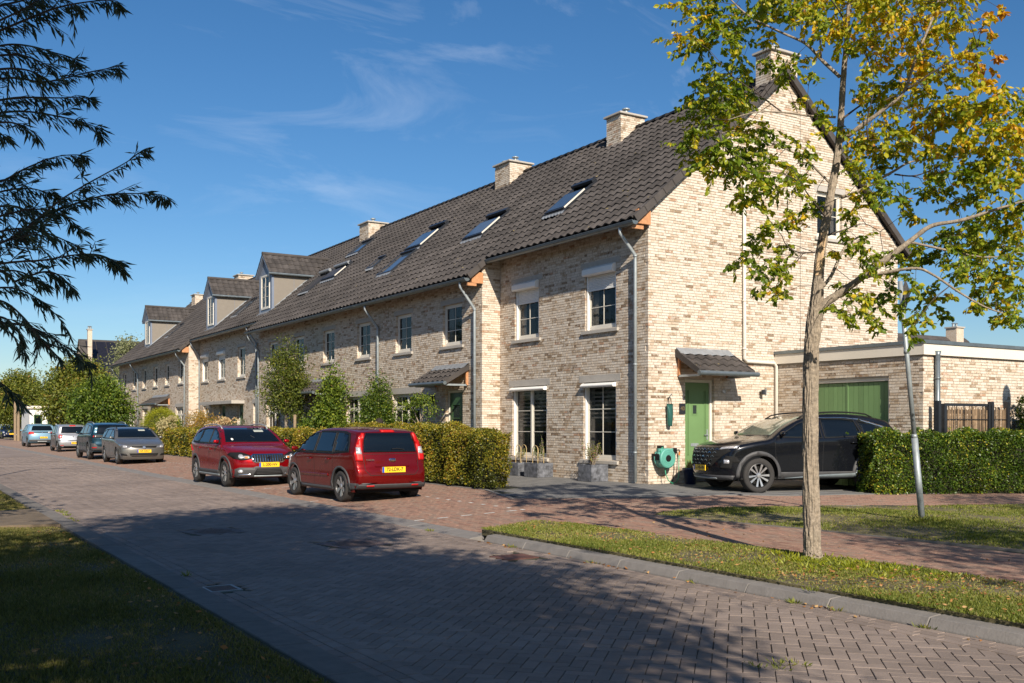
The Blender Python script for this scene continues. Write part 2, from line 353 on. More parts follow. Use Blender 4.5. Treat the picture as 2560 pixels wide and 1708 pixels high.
# ------------------------------------------------------------------ openings
def frame_xf(o, U, N):
    """local (u, depth outwards, z) -> world"""
    o = Vector(o); U = Vector(U); N = Vector(N)
    return lambda u, d, z: tuple(o+U*u+N*d+Vector((0, 0, z)))
class WB(MB):
    def __init__(s, xf): super().__init__(); s.xf = xf
    def b(s, u0, u1, d0, d1, z0, z1, m=0, t=.5):
        f = s.xf
        s.add([f(u0,d0,z0),f(u1,d0,z0),f(u1,d1,z0),f(u0,d1,z0),f(u0,d0,z1),f(u1,d0,z1),f(u1,d1,z1),f(u0,d1,z1)],
              [(3,2,1,0),(4,5,6,7),(0,1,5,4),(1,2,6,5),(2,3,7,6),(3,0,4,7)], m, t)
def window(parent, xf, u0, u1, z0, z1, nx=2, nz=3, lint=True, sill=True, lh=.14, mull=False, transom=None, curtain=0, dep=-.085, fr=.065, lext=.12, blind=0):
    w = WB(xf); g = dep
    w.b(u0, u0+fr, g-.06, g, z0, z1); w.b(u1-fr, u1, g-.06, g, z0, z1)
    w.b(u0+fr, u1-fr, g-.06, g, z0, z0+fr*1.1); w.b(u0+fr, u1-fr, g-.06, g, z1-fr, z1)
    cols = [(u0+fr, u1-fr)]
    if mull:
        c = (u0+u1)/2; w.b(c-.035, c+.035, g-.06, g+.004, z0+fr, z1-fr); cols = [(u0+fr, c-.035), (c+.035, u1-fr)]
    rows = [(z0+fr*1.1, z1-fr)]
    if transom:
        rows = [(z0+fr*1.1, transom-.035), (transom+.035, z1-fr)]
        for (a, b) in cols: w.b(a, b, g-.06, g+.002, transom-.035, transom+.035)
    s = .035; cells = []
    for ci, (a, b) in enumerate(cols):
        for ri, (p, q) in enumerate(rows):
            w.b(a, a+s, g-.05, g-.012, p, q); w.b(b-s, b, g-.05, g-.012, p, q); w.b(a+s, b-s, g-.05, g-.012, p, p+s); w.b(a+s, b-s, g-.05, g-.012, q-s, q)
            A, Bb, Pp, Q = a+s, b-s, p+s, q-s
            kx = nx if not mull else 1
            if mull and nx == 4: kx = 2
            kz = nz if (not transom or ri == 0) else 1
            if transom and ri == 0: kz = nz-1
            for i in range(1, kx):
                uu = A+(Bb-A)*i/kx; w.b(uu-.008, uu+.008, g-.042, g-.018, Pp, Q)
            for j in range(1, kz):
                zz = Pp+(Q-Pp)*j/kz
                for i in range(kx):
                    ua = A+(Bb-A)*i/kx+(.008 if i else 0); ub = A+(Bb-A)*(i+1)/kx-(.008 if i < kx-1 else 0)
                    w.b(ua, ub, g-.042, g-.018, zz-.008, zz+.008)
            for i in range(kx):
                for j in range(kz):
                    cells.append((A+(Bb-A)*i/kx+.003, A+(Bb-A)*(i+1)/kx-.003, Pp+(Q-Pp)*j/kz+.003, Pp+(Q-Pp)*(j+1)/kz-.003))
    win = w.build('window', [CREAM], parent)
    for (a, b, p, q) in cells:
        k = WB(xf); k.b(a, b, g-.034, g-.028, p, q); k.build('pane', [GLASS], win)
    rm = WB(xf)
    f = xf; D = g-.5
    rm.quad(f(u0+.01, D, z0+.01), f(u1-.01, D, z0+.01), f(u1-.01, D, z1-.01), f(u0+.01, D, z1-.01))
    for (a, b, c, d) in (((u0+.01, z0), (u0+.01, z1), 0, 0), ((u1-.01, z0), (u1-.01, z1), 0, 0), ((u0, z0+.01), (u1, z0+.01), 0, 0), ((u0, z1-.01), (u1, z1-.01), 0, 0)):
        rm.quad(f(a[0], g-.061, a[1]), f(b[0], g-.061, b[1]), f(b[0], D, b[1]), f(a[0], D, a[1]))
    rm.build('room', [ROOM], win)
    if curtain:
        c = WB(xf); n = 14
        for side in (0, 1):
            ww = (u1-u0)*curtain
            a = u0+.03 if side == 0 else u1-.03-ww
            pts = [(a+ww*i/n, g-.13+.02*math.sin(i*2.2+side)) for i in range(n+1)]
            for (p, q) in zip(pts[:-1], pts[1:]): c.quad(f(p[0], p[1], z0+.05), f(q[0], q[1], z0+.05), f(q[0], q[1], z1-.03), f(p[0], p[1], z1-.03))
        c.build('curtain', [CURT], win, smooth=True)
    if blind:
        c = WB(xf); zz = z1-.03
        while zz > z1-(z1-z0)*blind: c.b(u0+.06, u1-.06, g-.115, g-.11, zz-.045, zz); zz -= .10
        c.build('blind', [CURT], win)
    if lint:
        k = WB(xf); k.b(u0-lext, u1+lext, -.05, .006, z1+.0, z1+lh); k.build('lintel', [CONC], win)
    if sill:
        k = WB(xf)
        k.add([f(u0-.1, -.03, z0-.1), f(u1+.1, -.03, z0-.1), f(u1+.1, .055, z0-.1), f(u0-.1, .055, z0-.1), f(u0-.1, -.084, z0-.0), f(u1+.1, -.084, z0-.0), f(u1+.1, .055, z0-.03), f(u0-.1, .055, z0-.03)],
              [(3,2,1,0),(4,5,6,7),(0,1,5,4),(1,2,6,5),(2,3,7,6),(3,0,4,7)])
        k.build('sill', [CONC], win)
    return win
def shutter(parent, xf, u0, u1, z0, z1, boxh=.17, slat_to=None):
    k = WB(xf); f = xf
    pr = [(-.08, z1), (.05, z1), (.115, z1-.05), (.115, z1-boxh+.03), (.09, z1-boxh), (-.08, z1-boxh)]
    k.extr([f(u0-.02, d, z) for d, z in pr], Vector(f(u1+.02, 0, 0))-Vector(f(u0-.02, 0, 0)), 0)
    sh = k.build('roller_shutter', [WHITE], parent)
    for uu in (u0, u1-.03):
        k = WB(xf); k.b(uu, uu+.03, -.084, -.03, z0, z1-boxh); k.build('guide_rail', [WHITE], sh)
    if slat_to:
        z = z1-boxh
        while z > slat_to:
            k = WB(xf); k.add([f(u0+.03, -.07, z-.036), f(u1-.03, -.07, z-.036), f(u1-.03, -.07, z), f(u0+.03, -.07, z), f(u0+.03, -.055, z-.018), f(u1-.03, -.055, z-.018)], [(0, 1, 5, 4), (4, 5, 2, 3)])
            k.build('slat', [WHITE], sh); z -= .038
        k = WB(xf); k.b(u0+.03, u1-.03, -.075, -.05, z-.02, z+.002); k.build('slat', [WHITE], sh)
    return sh
# ------------------------------------------------------------------ roofs
RS = .862; RX0 = 14.0; RZ0 = 6.2; RIDX = 18.85
def rz(x): return RZ0+RS*(x-RX0)
sl = math.atan(RS); cs, sn = math.cos(sl), math.sin(sl)
def tile_template(w=.30, l=.345, over=.05):
    """local: x across (along the eave), y up the slope, z normal"""
    xs = [0, .035, .08, .13, .20, .25, .30]; hz = [.034, .052, .056, .038, .008, .004, .034]
    V = []
    for (y, dz) in ((-over, .030), (l+.01, -.008)):
        for a, h in zip(xs, hz): V.append((a*w/.30, y, h+dz))
    for a, h in zip(xs, hz): V.append((a*w/.30, -over, h-.004))
    n = len(xs); F = []
    for i in range(n-1): F.append((i, i+1, n+i+1, n+i))
    for i in range(n-1): F.append((2*n+i, 2*n+i+1, i+1, i))
    V += [(0, -over, 0), (0, l, 0)]; F.append((2*n, 0, n, 3*n+1))
    return np.array(V), F
TV, TF = tile_template()
def tile_mesh(t): return mkmesh('roof_tile', TV, TF, [TILE], tone=[t]*len(TF))
_tm = []
def roof_tiles(parent, y0, y1, x0, holes=(), nobj=0):
    """tiles on the west slope between y0 and y1, eave at x0; holes (x0,x1,y0,y1) are left open for windows and dormers"""
    # axes: across = -Y (seen from the street right is -Y) ; up = (cs,0,sn)
    if not _tm: _tm.extend(tile_mesh((k+.5)/8) for k in range(8))
    nc = max(1, round((y1-y0)/.30)); w = (y1-y0)/nc; nr = int((RIDX-x0)/cs/.345)+1; lr = (RIDX-x0)/cs/nr
    L_ = []
    for r in range(nr):
        xr = x0+r*lr*cs
        for c in range(nc):
            ya = y0+c*w
            skip = False
            for (hx0, hx1, hy0, hy1) in holes:
                if hx0 < xr+lr*cs*.5 < hx1 and hy0 < ya+w*.5 < hy1: skip = True
            if skip: continue
            L_.append((xr, ya, r, c))
    L_.sort(key=lambda q: q[0]**2+q[1]**2+(rz(q[0]))**2*.2)
    # matrix columns: local x -> +Y, local y -> (cs,0,sn), local z -> (-sn,0,cs)   (right handed flip handled by winding)
    def M(q, j=0):
        xr, ya, r, c = q
        return Vector((xr, ya, rz(xr)))
    sx = w/.30; sy = lr/.345
    rest = L_[nobj:]
    for q in L_[:nobj]:
        o = link('roof_tile', random.choice(_tm), parent)
        m = Matrix(((0, cs*sy, -sn, 0), (sx, 0, 0, 0), (0, sn*sy, cs, 0), (0, 0, 0, 1)))
        o.matrix_basis = Matrix.Translation(M(q)+Vector((-sn, 0, cs))*random.uniform(0, .004)) @ m
    if rest:
        P = np.array([M(q) for q in rest]); T = TV.copy(); T[:, 0] *= sx; T[:, 1] *= sy
        W = np.stack([T[:, 1]*cs-T[:, 2]*sn, T[:, 0], T[:, 1]*sn+T[:, 2]*cs], 1)
        V = (P[:, None, :]+W[None]+(rng.random((len(P), 1, 1))*.004)*np.array((-sn, 0, cs))).reshape(-1, 3)
        n = len(TV); F = []
        fa = np.array(TF)
        F = (np.arange(len(P))[:, None, None]*n+fa[None]).reshape(-1, 4)
        tn = np.repeat(rng.random(len(P)), len(TF))
        o = link('roof_tiling', mkmesh('roof_tiling', V, F, [TILE], tone=tn), parent); o['kind'] = 'stuff'
def roof_body(parent, y0, y1, x0, x1=23.7, th=.09):
    mb = MB()
    zb = rz(x0); zr = rz(RIDX)
    rt = x1
    poly = [(x0, zb-.02), (RIDX, zr-.02), (rt, zr-.02-RS*(rt-RIDX)), (rt, zr-th-RS*(rt-RIDX)), (RIDX, zr-th), (x0, zb-th)]
    mb.extr([(x, y0, z) for x, z in poly], (0, y1-y0, 0))
    rb = mb.build('roof', [TILE_D], parent)
    # back slope tiles seen only edge-on
    k = MB(); n = 19
    for i in range(n):
        a = RIDX+(rt-RIDX)*i/n; b = RIDX+(rt-RIDX)*(i+1)/n
        za = zr-RS*(a-RIDX)+.02; zc = zr-RS*(b-RIDX)+.045
        k.quad((a, y0, za), (b, y0, zc), (b, y1, zc), (a, y1, za), 0, random.random()); k.quad((b, y0, zc), (b, y0, zc-.03), (b, y1, zc-.03), (b, y1, zc))
    k.build('back_tiling', [TILE], rb)
    # ridge tiles
    m = max(1, round((y1-y0)/.40)); w = (y1-y0)/m
    kk = MB(); n = 7
    for (yy, rr) in ((0, .125), (w+.03, .105)):
        for j in range(n):
            a = math.pi*(j/(n-1)); kk.V.append((math.cos(a)*rr, yy, math.sin(a)*rr*.9))
    for j in range(n-1): kk.F.append([j, j+1, n+j+1, n+j]); kk.M.append(0); kk.T.append(.5)
    kk.F.append(list(range(n))); kk.M.append(0); kk.T.append(.5)
    me = kk.mesh('ridge_tile', [TILE], True)
    for i in range(m): link('ridge_tile', me, rb, (RIDX, y0+i*w, zr+.0))
    return rb
def gutter(parent, y0, y1, x0, z, endcap=True):
    mb = MB(); n = 8; r = .085
    prof = [(math.cos(a)*r, math.sin(a)*r) for a in [math.pi+math.pi*i/n for i in range(n+1)]]
    P = [(x0-.02+c, z+s) for c, s in prof]
    for (a, b) in zip(P[:-1], P[1:]): mb.quad((a[0], y0, a[1]), (b[0], y0, b[1]), (b[0], y1, b[1]), (a[0], y1, a[1]))
    for (a, b) in zip(P[:-1], P[1:]): mb.quad((a[0]+(x0-.02-a[0])*.08, y0, a[1]+.006), (b[0]+(x0-.02-b[0])*.08, y0, b[1]+.006), (b[0]+(x0-.02-b[0])*.08, y1, b[1]+.006), (a[0]+(x0-.02-a[0])*.08, y1, a[1]+.006))
    mb.tube([(x0-.02-r, y0, z+.004), (x0-.02-r, y1, z+.004)], .010, 6)
    for y in (y0, y1): mb.add([(p[0], y, p[1]) for p in P], [tuple(range(len(P)))])
    g = mb.build('gutter', [ZINC], parent, smooth=False)
    k = MB()
    yy = y0+.35
    while yy < y1:
        k.lathe([(r+.004, -.012), (r+.006, 0), (r+.004, .012)], 16, c=(x0-.02, yy, z), axis='y'); yy += .9
    # keep only the lower half of each strap
    me = k.mesh('strap', [ZINC], True); bm = bmesh.new(); bm.from_mesh(me)
    bmesh.ops.bisect_plane(bm, geom=bm.verts[:]+bm.edges[:]+bm.faces[:], plane_co=(0, 0, z+.002), plane_no=(0, 0, 1), clear_outer=True)
    bm.to_mesh(me); bm.free(); link('strap', me, g)
    return g
def downpipe(parent, y, xg, zg, xw, zend=.33, r=.04, swan=.62, dy=0):
    mb = MB()
    mb.tube([(xg, y+dy, zg), (xg, y+dy, zg-.12), (xw-.01, y, zg-.12-swan), (xw-.01, y, zg-.22-swan), (xw-.01, y, zend)], r, 12)
    for zz in (zg-.14-swan, 3.0, 1.0): mb.lathe([(r, -.02), (r+.008, -.02), (r+.008, .02), (r, .02)], 12, c=(xw-.01, y, zz))
    for zz in (4.3, 2.2, 1.1):
        if zz < zg-.3-swan: mb.box(xw, xw+.1, y-.012, y+.012, zz-.012, zz+.012)
    o = mb.build('downpipe', [ZINC_L], parent, smooth=True)
    return o
def chimney(parent, x0, x1, y0, y1, zb, zt, pots=2, bricks=True):
    rt = MB(); rt.box(x0+.008, x1-.008, y0+.008, y1-.008, zb, zt); ch = rt.build('chimney', [MORTAR], parent)
    B1 = brick_wall(ch, (x0, y0, 0), (1, 0, 0), (0, -1, 0), x1-x0, zb, zt, backing=False)
    brick_wall(ch, (x0, y1, 0), (0, -1, 0), (-1, 0, 0), y1-y0, zb, zt, backing=False)
    c = MB(); c.box(x0-.07, x1+.07, y0-.07, y1+.07, zt, zt+.06); c.build('cap', [CONC], ch, bevel=.008)
    for i in range(pots):
        p = MB(); cy = y0+(y1-y0)*(i+.5)/pots; cx = (x0+x1)/2+(.12 if i % 2 else -.12)
        p.lathe([(.055, 0), (.055, .13), (.12, .14), (.12, .165), (.03, .2), (0, .2)], 14, c=(cx, cy, zt+.06))
        p.build('flue', [ZINC_L], ch, smooth=False)
    return ch
def skylight(parent, x0, x1, y0, y1, state='closed', blind=False):
    """lies in the roof plane; frame proud of the tiles"""
    def P(x, y, n): return Vector((x-sn*n, y, rz(x)+cs*n))
    f = .07; mb = MB()
    def bx(m, xa, xb, ya, yb, n0, n1):
        m.add([P(xa,ya,n0),P(xb,ya,n0),P(xb,yb,n0),P(xa,yb,n0),P(xa,ya,n1),P(xb,ya,n1),P(xb,yb,n1),P(xa,yb,n1)],
              [(3,2,1,0),(4,5,6,7),(0,1,5,4),(1,2,6,5),(2,3,7,6),(3,0,4,7)])
    bx(mb, x0, x0+.05, y0, y1, -.05, .09); bx(mb, x1-.06, x1, y0, y1, -.05, .12); bx(mb, x0+.05, x1-.06, y0, y0+f, -.05, .09); bx(mb, x0+.05, x1-.06, y1-f, y1, -.05, .09)
    s = mb.build('skylight', [ANTH], parent)
    g = MB(); lift = .0
    if state == 'open':
        # raised sash over the lower part, dark blind box and deeper pane above
        xm = x0+(x1-x0)*.66
        bx(g, x0+.03, xm, y0+.03, y1-.03, .10, .125); g.build('sash', [ANTH], s)
        k = MB(); bx(k, x0+.09, xm-.03, y0+.08, y1-.09, .127, .131); k.build('pane', [BLIND2 if blind else SKYGL], s)
        k = MB(); bx(k, xm+.02, x1-.14, y0+.08, y1-.08, .02, .03); k.build('pane', [SKYGL], s)
        k = MB(); bx(k, x1-.13, x1-.02, y0-.01, y1+.01, .10, .17); k.build('blind_box', [ANTH], s)
        k = MB(); bx(k, x0+.06, xm, y0+.012, y0+.028, .09, .13); k.build('side_rail', [CREAM], s)
    elif state == 'pivot':
        # sash pivots half way up
        xm = (x0+x1)/2; a = R_(14)
        def Q(x, y, n):
            dx = (x-xm)/cs; return P(xm+(dx*math.cos(a))*cs, y, .09-dx*math.sin(a)+n)
        g.add([Q(x0+.03, y0+.03, 0), Q(x1-.03, y0+.03, 0), Q(x1-.03, y1-.03, 0), Q(x0+.03, y1-.03, 0), Q(x0+.03, y0+.03, .03), Q(x1-.03, y0+.03, .03), Q(x1-.03, y1-.03, .03), Q(x0+.03, y1-.03, .03)],
              [(3,2,1,0),(4,5,6,7),(0,1,5,4),(1,2,6,5),(2,3,7,6),(3,0,4,7)])
        sash = g.build('sash', [ANTH], s)
        k = MB(); k.add([Q(x0+.10, y0+.09, .034), Q(x1-.09, y0+.09, .034), Q(x1-.09, y1-.09, .034), Q(x0+.10, y1-.09, .034)], [(0, 1, 2, 3)]); k.build('pane', [SKYGL if not blind else BLIND2], s)
        k = MB(); bx(k, x0+.05, x1-.06, y0+f, y1-f, -.045, -.04); k.build('reveal', [CREAM], s)
    else:
        bx(g, x0+.05, x1-.06, y0+f, y1-f, .03, .045); g.build('pane', [SKYGL if not blind else BLIND2], s)
    if blind:
        k = MB(); k.tube([P(x1-.12, y0, .16), P(x1-.12, y1, .16)], .07, 10); k.build('blind_box', [LEAD], s)
    # corrugated lead apron below
    k = MB(); n = 14; w = (y1-y0+.1)/n
    for i in range(n):
        ya = y0-.05+i*w; h = .055 if i % 2 else .035; h2 = .035 if i % 2 else .055
        k.quad(P(x0-.09, ya, h), P(x0-.09, ya+w, h2), P(x0, ya+w, .07), P(x0, ya, .07))
    k.build('flashing', [LEAD], s)
    return s
BLIND2 = mat('roof_blind', (.05, .045, .043), .5)
def dormer(parent, y0, y1, x0=14.5, zt=8.38, zap=9.12):
    d = MB(); zb = rz(x0); ym = (y0+y1)/2
    xe = RX0+(zt-RZ0)/RS
    for (y, nx_) in ((y0, -1), (y1, 1)):
        d.add([(x0, y, zb), (xe, y, zt), (x0, y, zt)], [(0, 1, 2)], 0)
    # front: slate surround around the window
    u0, u1, z0, z1 = y0+.28, y1-.28, zb+.17, zt-.05
    f = lambda y, z: (x0, y, z)
    for (a, b, c, e) in ((y0, u0, zb, zt), (u1, y1, zb, zt), (u0, u1, zb, z0), (u0, u1, z1, zt)): d.quad(f(a, c), f(b, c), f(b, e), f(a, e), 1)
    d.add([f(y0, zt), f(y1, zt), f(ym, zap)], [(0, 1, 2)], 1)
    dm = d.build('dormer', [CLAD, SLATE], parent)
    # corner boards and seams
    k = MB(); k.add([(x0-.012, y0-.012, zb+.03), (x0+.09, y0-.012, zb+.10), (x0+.09, y0-.001, zb+.10), (x0-.001, y0-.001, zb+.03), (x0-.001, y0+.10, zb+.03), (x0-.012, y0+.10, zb+.03)]+[(x0-.012, y0-.012, zt), (x0+.09, y0-.012, zt), (x0+.09, y0-.001, zt), (x0-.001, y0-.001, zt), (x0-.001, y0+.10, zt), (x0-.012, y0+.10, zt)], [(0,1,7,6),(1,2,8,7),(3,4,10,9),(4,5,11,10),(5,0,6,11),(0,1,2,3),(0,3,4,5)]); k.build('corner_board', [SLATE], dm)
    k = MB(); k.box(x0-.012, x0-.001, y1-.10, y1+.012, zb+.03, zt); k.build('corner_board', [SLATE], dm)
    k = MB(); xs = x0+(xe-x0)*.5; k.box(xs-.006, xs+.006, y0-.006, y0-.001, rz(xs), zt); k.build('seam', [SLATE], dm)
    xf = frame_xf((x0, y1, 0), (0, -1, 0), (-1, 0, 0))
    window(dm_parent_fix(dm), xf, y1-u1, y1-u0, z0, z1, 2, 3, lint=False, sill=False, dep=.03, curtain=.12)
    # roof of the dormer: ridge runs back into the slope
    xr = RX0+(zap+.12-RZ0)/RS; t = MB(); ov = .12; lft = .12
    nr, ncol = 3, max(3, int((xe+.4-x0)/.3))
    for (ya, sgn) in ((y0-ov, 1), (y1+ov, -1)):
        A = Vector((x0-.15, ya, zt-.06)); R = Vector((x0-.15, ym, zap+.12))
        xe2 = RX0+(zt-.06-RZ0)/RS
        t.add([A, R, (xr+.02, ym, zap+.12), (xe2, ya, zt-.06)], [(0, 1, 2, 3) if sgn > 0 else (3, 2, 1, 0)], 0)
        t.add([A, R, R-Vector((0, 0, .13)), A-Vector((0, 0, .10))], [(0, 1, 2, 3)], 1)
        t.add([A-Vector((0, 0, .10)), R-Vector((0, 0, .13)), R-Vector((-.15, 0, .13)), A-Vector((-.15, 0, .10))], [(0, 1, 2, 3)], 1)
    rf = t.build('dormer_roof', [TILE, SLATE], dm)
    # tile courses on the two slopes
    k = MB()
    for (ya, sgn) in ((y0-ov, 1), (y1+ov, -1)):
        sv = Vector((0, ym-ya, zap+.18-zt)); ln = sv.length; sv = sv/ln; nrm = Vector((0, -sgn*sv.z, abs(sv.y)))
        rows = 4
        for r in range(rows):
            base = Vector((x0-.17, ya, zt-.06))+sv*(ln*r/rows)
            xend = RX0+(base.z-RZ0)/RS
            c = 0; x = base.x
            while x < xend:
                V = []
                for (a, h) in zip((0, .08, .15, .22, .3), (.03, .05, .02, .01, .03)):
                    p = base+Vector((x-base.x+a, 0, 0)); V.append(p+nrm*(h+.02)); 
                for (a, h) in zip((0, .08, .15, .22, .3), (.03, .05, .02, .01, .03)):
                    p = base+Vector((x-base.x+a, 0, 0))+sv*(ln/rows+.02); V.append(p+nrm*h)
                for (a, h) in zip((0, .08, .15, .22, .3), (.03, .05, .02, .01, .03)):
                    p = base+Vector((x-base.x+a, 0, 0)); V.append(p+nrm*h*.2)
                k.add(V, [(i, i+1, 5+i+1, 5+i) for i in range(4)]+[(10+i, 10+i+1, i+1, i) for i in range(4)], 0, random.random()); x += .3
    o = k.build('roof_tiling', [TILE], dm); o['kind'] = 'stuff'
    k = MB(); k.tube([(x0-.17, ym, zap+.17), (xr, ym, zap+.17)], .085, 10); k.build('ridge', [TILE], dm)
    k = MB(); k.tube([(x0-.2, y0-.16, zt-.09), (RX0+(zt-.09-RZ0)/RS, y0-.16, zt-.09)], .055, 10); k.build('dormer_gutter', [ZINC], dm)
    # lead flashing along the foot
    k = MB(); n = Vector((-sn, 0, cs))
    for (ya, w) in ((y0, -.10),):
        a = Vector((x0, ya-.002, rz(x0)))+n*.06; b = Vector((xe, ya-.002, rz(xe)))+n*.06
        k.quad(a, b, b+Vector((0, w, 0)), a+Vector((0, w, 0))); k.quad(a, b, b+Vector((0, 0, .06)), a+Vector((0, 0, .06)))
    a = Vector((x0-.001, y0-.1, rz(x0)+.06)); b = Vector((x0-.001, y1+.1, rz(x0)+.06)); dn = Vector((-.16, 0, -.16*RS+.02)); k.quad(a, b, b+dn, a+dn)
    k.build('flashing', [LEAD], dm)
    return dm
def dm_parent_fix(d): return d
def canopy(parent, xf, u0, u1, zlo, zhi, out=.75, tiles=True):
    """small tiled lean-to over a door"""
    m = MB(); f = xf; dp = (zhi-zlo)
    m.add([f(u0, 0, zhi), f(u1, 0, zhi), f(u1, out, zlo), f(u0, out, zlo), f(u0, 0, zhi-.06), f(u1, 0, zhi-.06), f(u1, out, zlo-.06), f(u0, out, zlo-.06)],
          [(0, 1, 2, 3), (7, 6, 5, 4), (0, 3, 7, 4), (1, 5, 6, 2), (3, 2, 6, 7)])
    c = m.build('canopy', [WOOD], parent)
    n = max(1, round((u1-u0)/.30)); w = (u1-u0)/n; rows = 3; ln = math.hypot(out, dp); v = Vector((0, out/ln, -dp/ln)); nn = Vector((0, dp/ln, out/ln))
    T, FF = tile_template(w, ln/rows*.92, .04)
    def tv(i, r, T):
        R = []
        for (a, b, h) in T:
            s = ln-(r*ln/rows)-b
            q = Vector((u0+i*w+a, v.y*s, zhi+v.z*s))+nn*(h+.0)
            R.append(f(q.x, q.y, q.z))
        return R
    for r in range(rows):
        for i in range(n):
            k = MB(); k.add(tv(i, r, T), FF, 0, random.random())
            k.build('roof_tile', [TILE], c)
    for ue in (u0-.03, u1):
        k = MB(); k.add([f(ue, 0, zhi+.08), f(ue, out+.03, zlo+.06), f(ue, out+.03, zlo-.08), f(ue, 0, zhi-.08), f(ue+.03, 0, zhi+.08), f(ue+.03, out+.03, zlo+.06), f(ue+.03, out+.03, zlo-.08), f(ue+.03, 0, zhi-.08)],
            [(0,1,2,3),(7,6,5,4),(0,4,5,1),(1,5,6,2),(2,6,7,3)], 0); k.build('verge_tile', [TILE], c)
    k = MB(); nn_ = n*2
    for i in range(nn_):
        a = u0+(u1-u0)*i/nn_; b = u0+(u1-u0)*(i+1)/nn_; h = .02 if i % 2 else 0
        k.quad(f(a, 0, zhi+.12), f(b, 0, zhi+.12), f(b, .17, zhi-.04+h), f(a, .17, zhi-.02-h))
    k.build('flashing', [LEAD], c)
    k = MB(); a = Vector(f(u0-.06, out+.05, zlo-.03)); b = Vector(f(u1+.12, out+.05, zlo-.03)); k.tube([a, b], .055, 12); k.build('gutter', [ZINC], c)
    for uu in (u0+.04, u1-.09):
        k = MB(); k.add([f(uu, 0, zlo-.08), f(uu, .07, zlo-.08), f(uu, .07, zhi-.07), f(uu, 0, zhi-.07), f(uu+.05, 0, zlo-.08), f(uu+.05, .07, zlo-.08), f(uu+.05, .07, zhi-.07), f(uu+.05, 0, zhi-.07)], [(0,1,2,3),(7,6,5,4),(0,4,5,1),(1,5,6,2),(2,6,7,3)])
        k.build('bracket', [WOOD], c); k = MB(); k.add([f(uu, .05, zlo-.05), f(uu, out-.05, zlo-.05), f(uu, out-.05, zlo-.1), f(uu, .05, zlo-.1), f(uu+.05, .05, zlo-.05), f(uu+.05, out-.05, zlo-.05), f(uu+.05, out-.05, zlo-.1), f(uu+.05, .05, zlo-.1)], [(0,1,2,3),(7,6,5,4),(0,4,5,1),(1,5,6,2),(2,6,7,3)]); k.build('bracket_arm', [ZINC_L], c)
    return c
def verge(parent, y, x0, x1=RIDX, rise=1, n=None, wood=True):
    """cloaked verge tiles down one gable edge"""
    N_ = n or max(1, int(abs(x1-x0)/cs/.345)); 
    k = MB(); ll = abs(x1-x0)/cs/N_; 
    k.box(-.012, ll+.02, -.05, .04, -.10, .062); me = k.mesh('verge_tile', [TILE])
    for i in range(N_):
        if x0 < x1: p = (x0+i*ll*cs, y, rz(x0+i*ll*cs)); rt = (0, -sl, 0)
        else:
            xx = x0-i*ll*cs; p = (xx, y, rz(RIDX)-RS*(xx-RIDX)); rt = (0, -math.pi+sl, 0)
        o = link('verge_tile', me, parent, p)
        if x0 < x1: o.rotation_euler = (0, -sl+.02, 0)
        else:
            o.rotation_euler = (0, -(sl-.02), math.pi)
# ------------------------------------------------------------------ the ground, road and pavements
SOIL = mat('dry_soil', (.135, .10, .065), .95, var=.35, scale=2.5, bump=.5, bscale=25)
TURF = mat('turf_base', (.125, .105, .050), .95, var=.5, scale=2.4, bump=.5, bscale=30)
JOINT = mat('joint_sand', (.040, .042, .022), .95, var=.7, scale=2.2)
STONE = mat('grey_paver', (.238, .188, .160), .8, var=.10, scale=7, bump=.25, bscale=55, toned=.14, spec=.35, big=.22)
REDB = brick_mat('red_clinker', [(0, (.33, .185, .135)), (.35, (.29, .18, .135)), (.6, (.26, .19, .15)), (.8, (.22, .12, .09)), (1, (.32, .215, .16))], wash=(.28, .20, .15), washamt=.4, spot=.3)
KERB = mat('kerb_concrete', (.185, .170, .158), .85, var=.14, scale=7, bump=.35, bscale=45)
SLAB = mat('dark_slab', (.145, .142, .138), .8, var=.12, scale=2.5, bump=.2, bscale=60, toned=.10)
WMARK = mat('white_marking', (.62, .60, .56), .75, var=.15, scale=14)
IRON = mat('cast_iron', (.15, .11, .10), .7, metal=.3, var=.3, scale=14, bump=.4, bscale=70)
mb = MB(); mb.quad((-900, -900, -.09), (1200, -900, -.09), (1200, 1200, -.09), (-900, 1200, -.09))
mb.build('ground', [TURF], kind='structure')
def inpoly(x, y, P):
    c = False; n = len(P)
    for i in range(n):
        x1, y1 = P[i]; x2, y2 = P[i-1]
        if (y1 > y) != (y2 > y) and x < (x2-x1)*(y-y1)/(y2-y1)+x1: c = not c
    return c
def inpoly_np(X, Y, P):
    c = np.zeros(len(X), bool); n = len(P)
    for i in range(n):
        x1, y1 = P[i]; x2, y2 = P[i-1]
        if y1 == y2: continue
        c ^= ((y1 > Y) != (y2 > Y)) & (X < (x2-x1)*(Y-y1)/(y2-y1)+x1)
    return c
gzv = np.vectorize(gz)
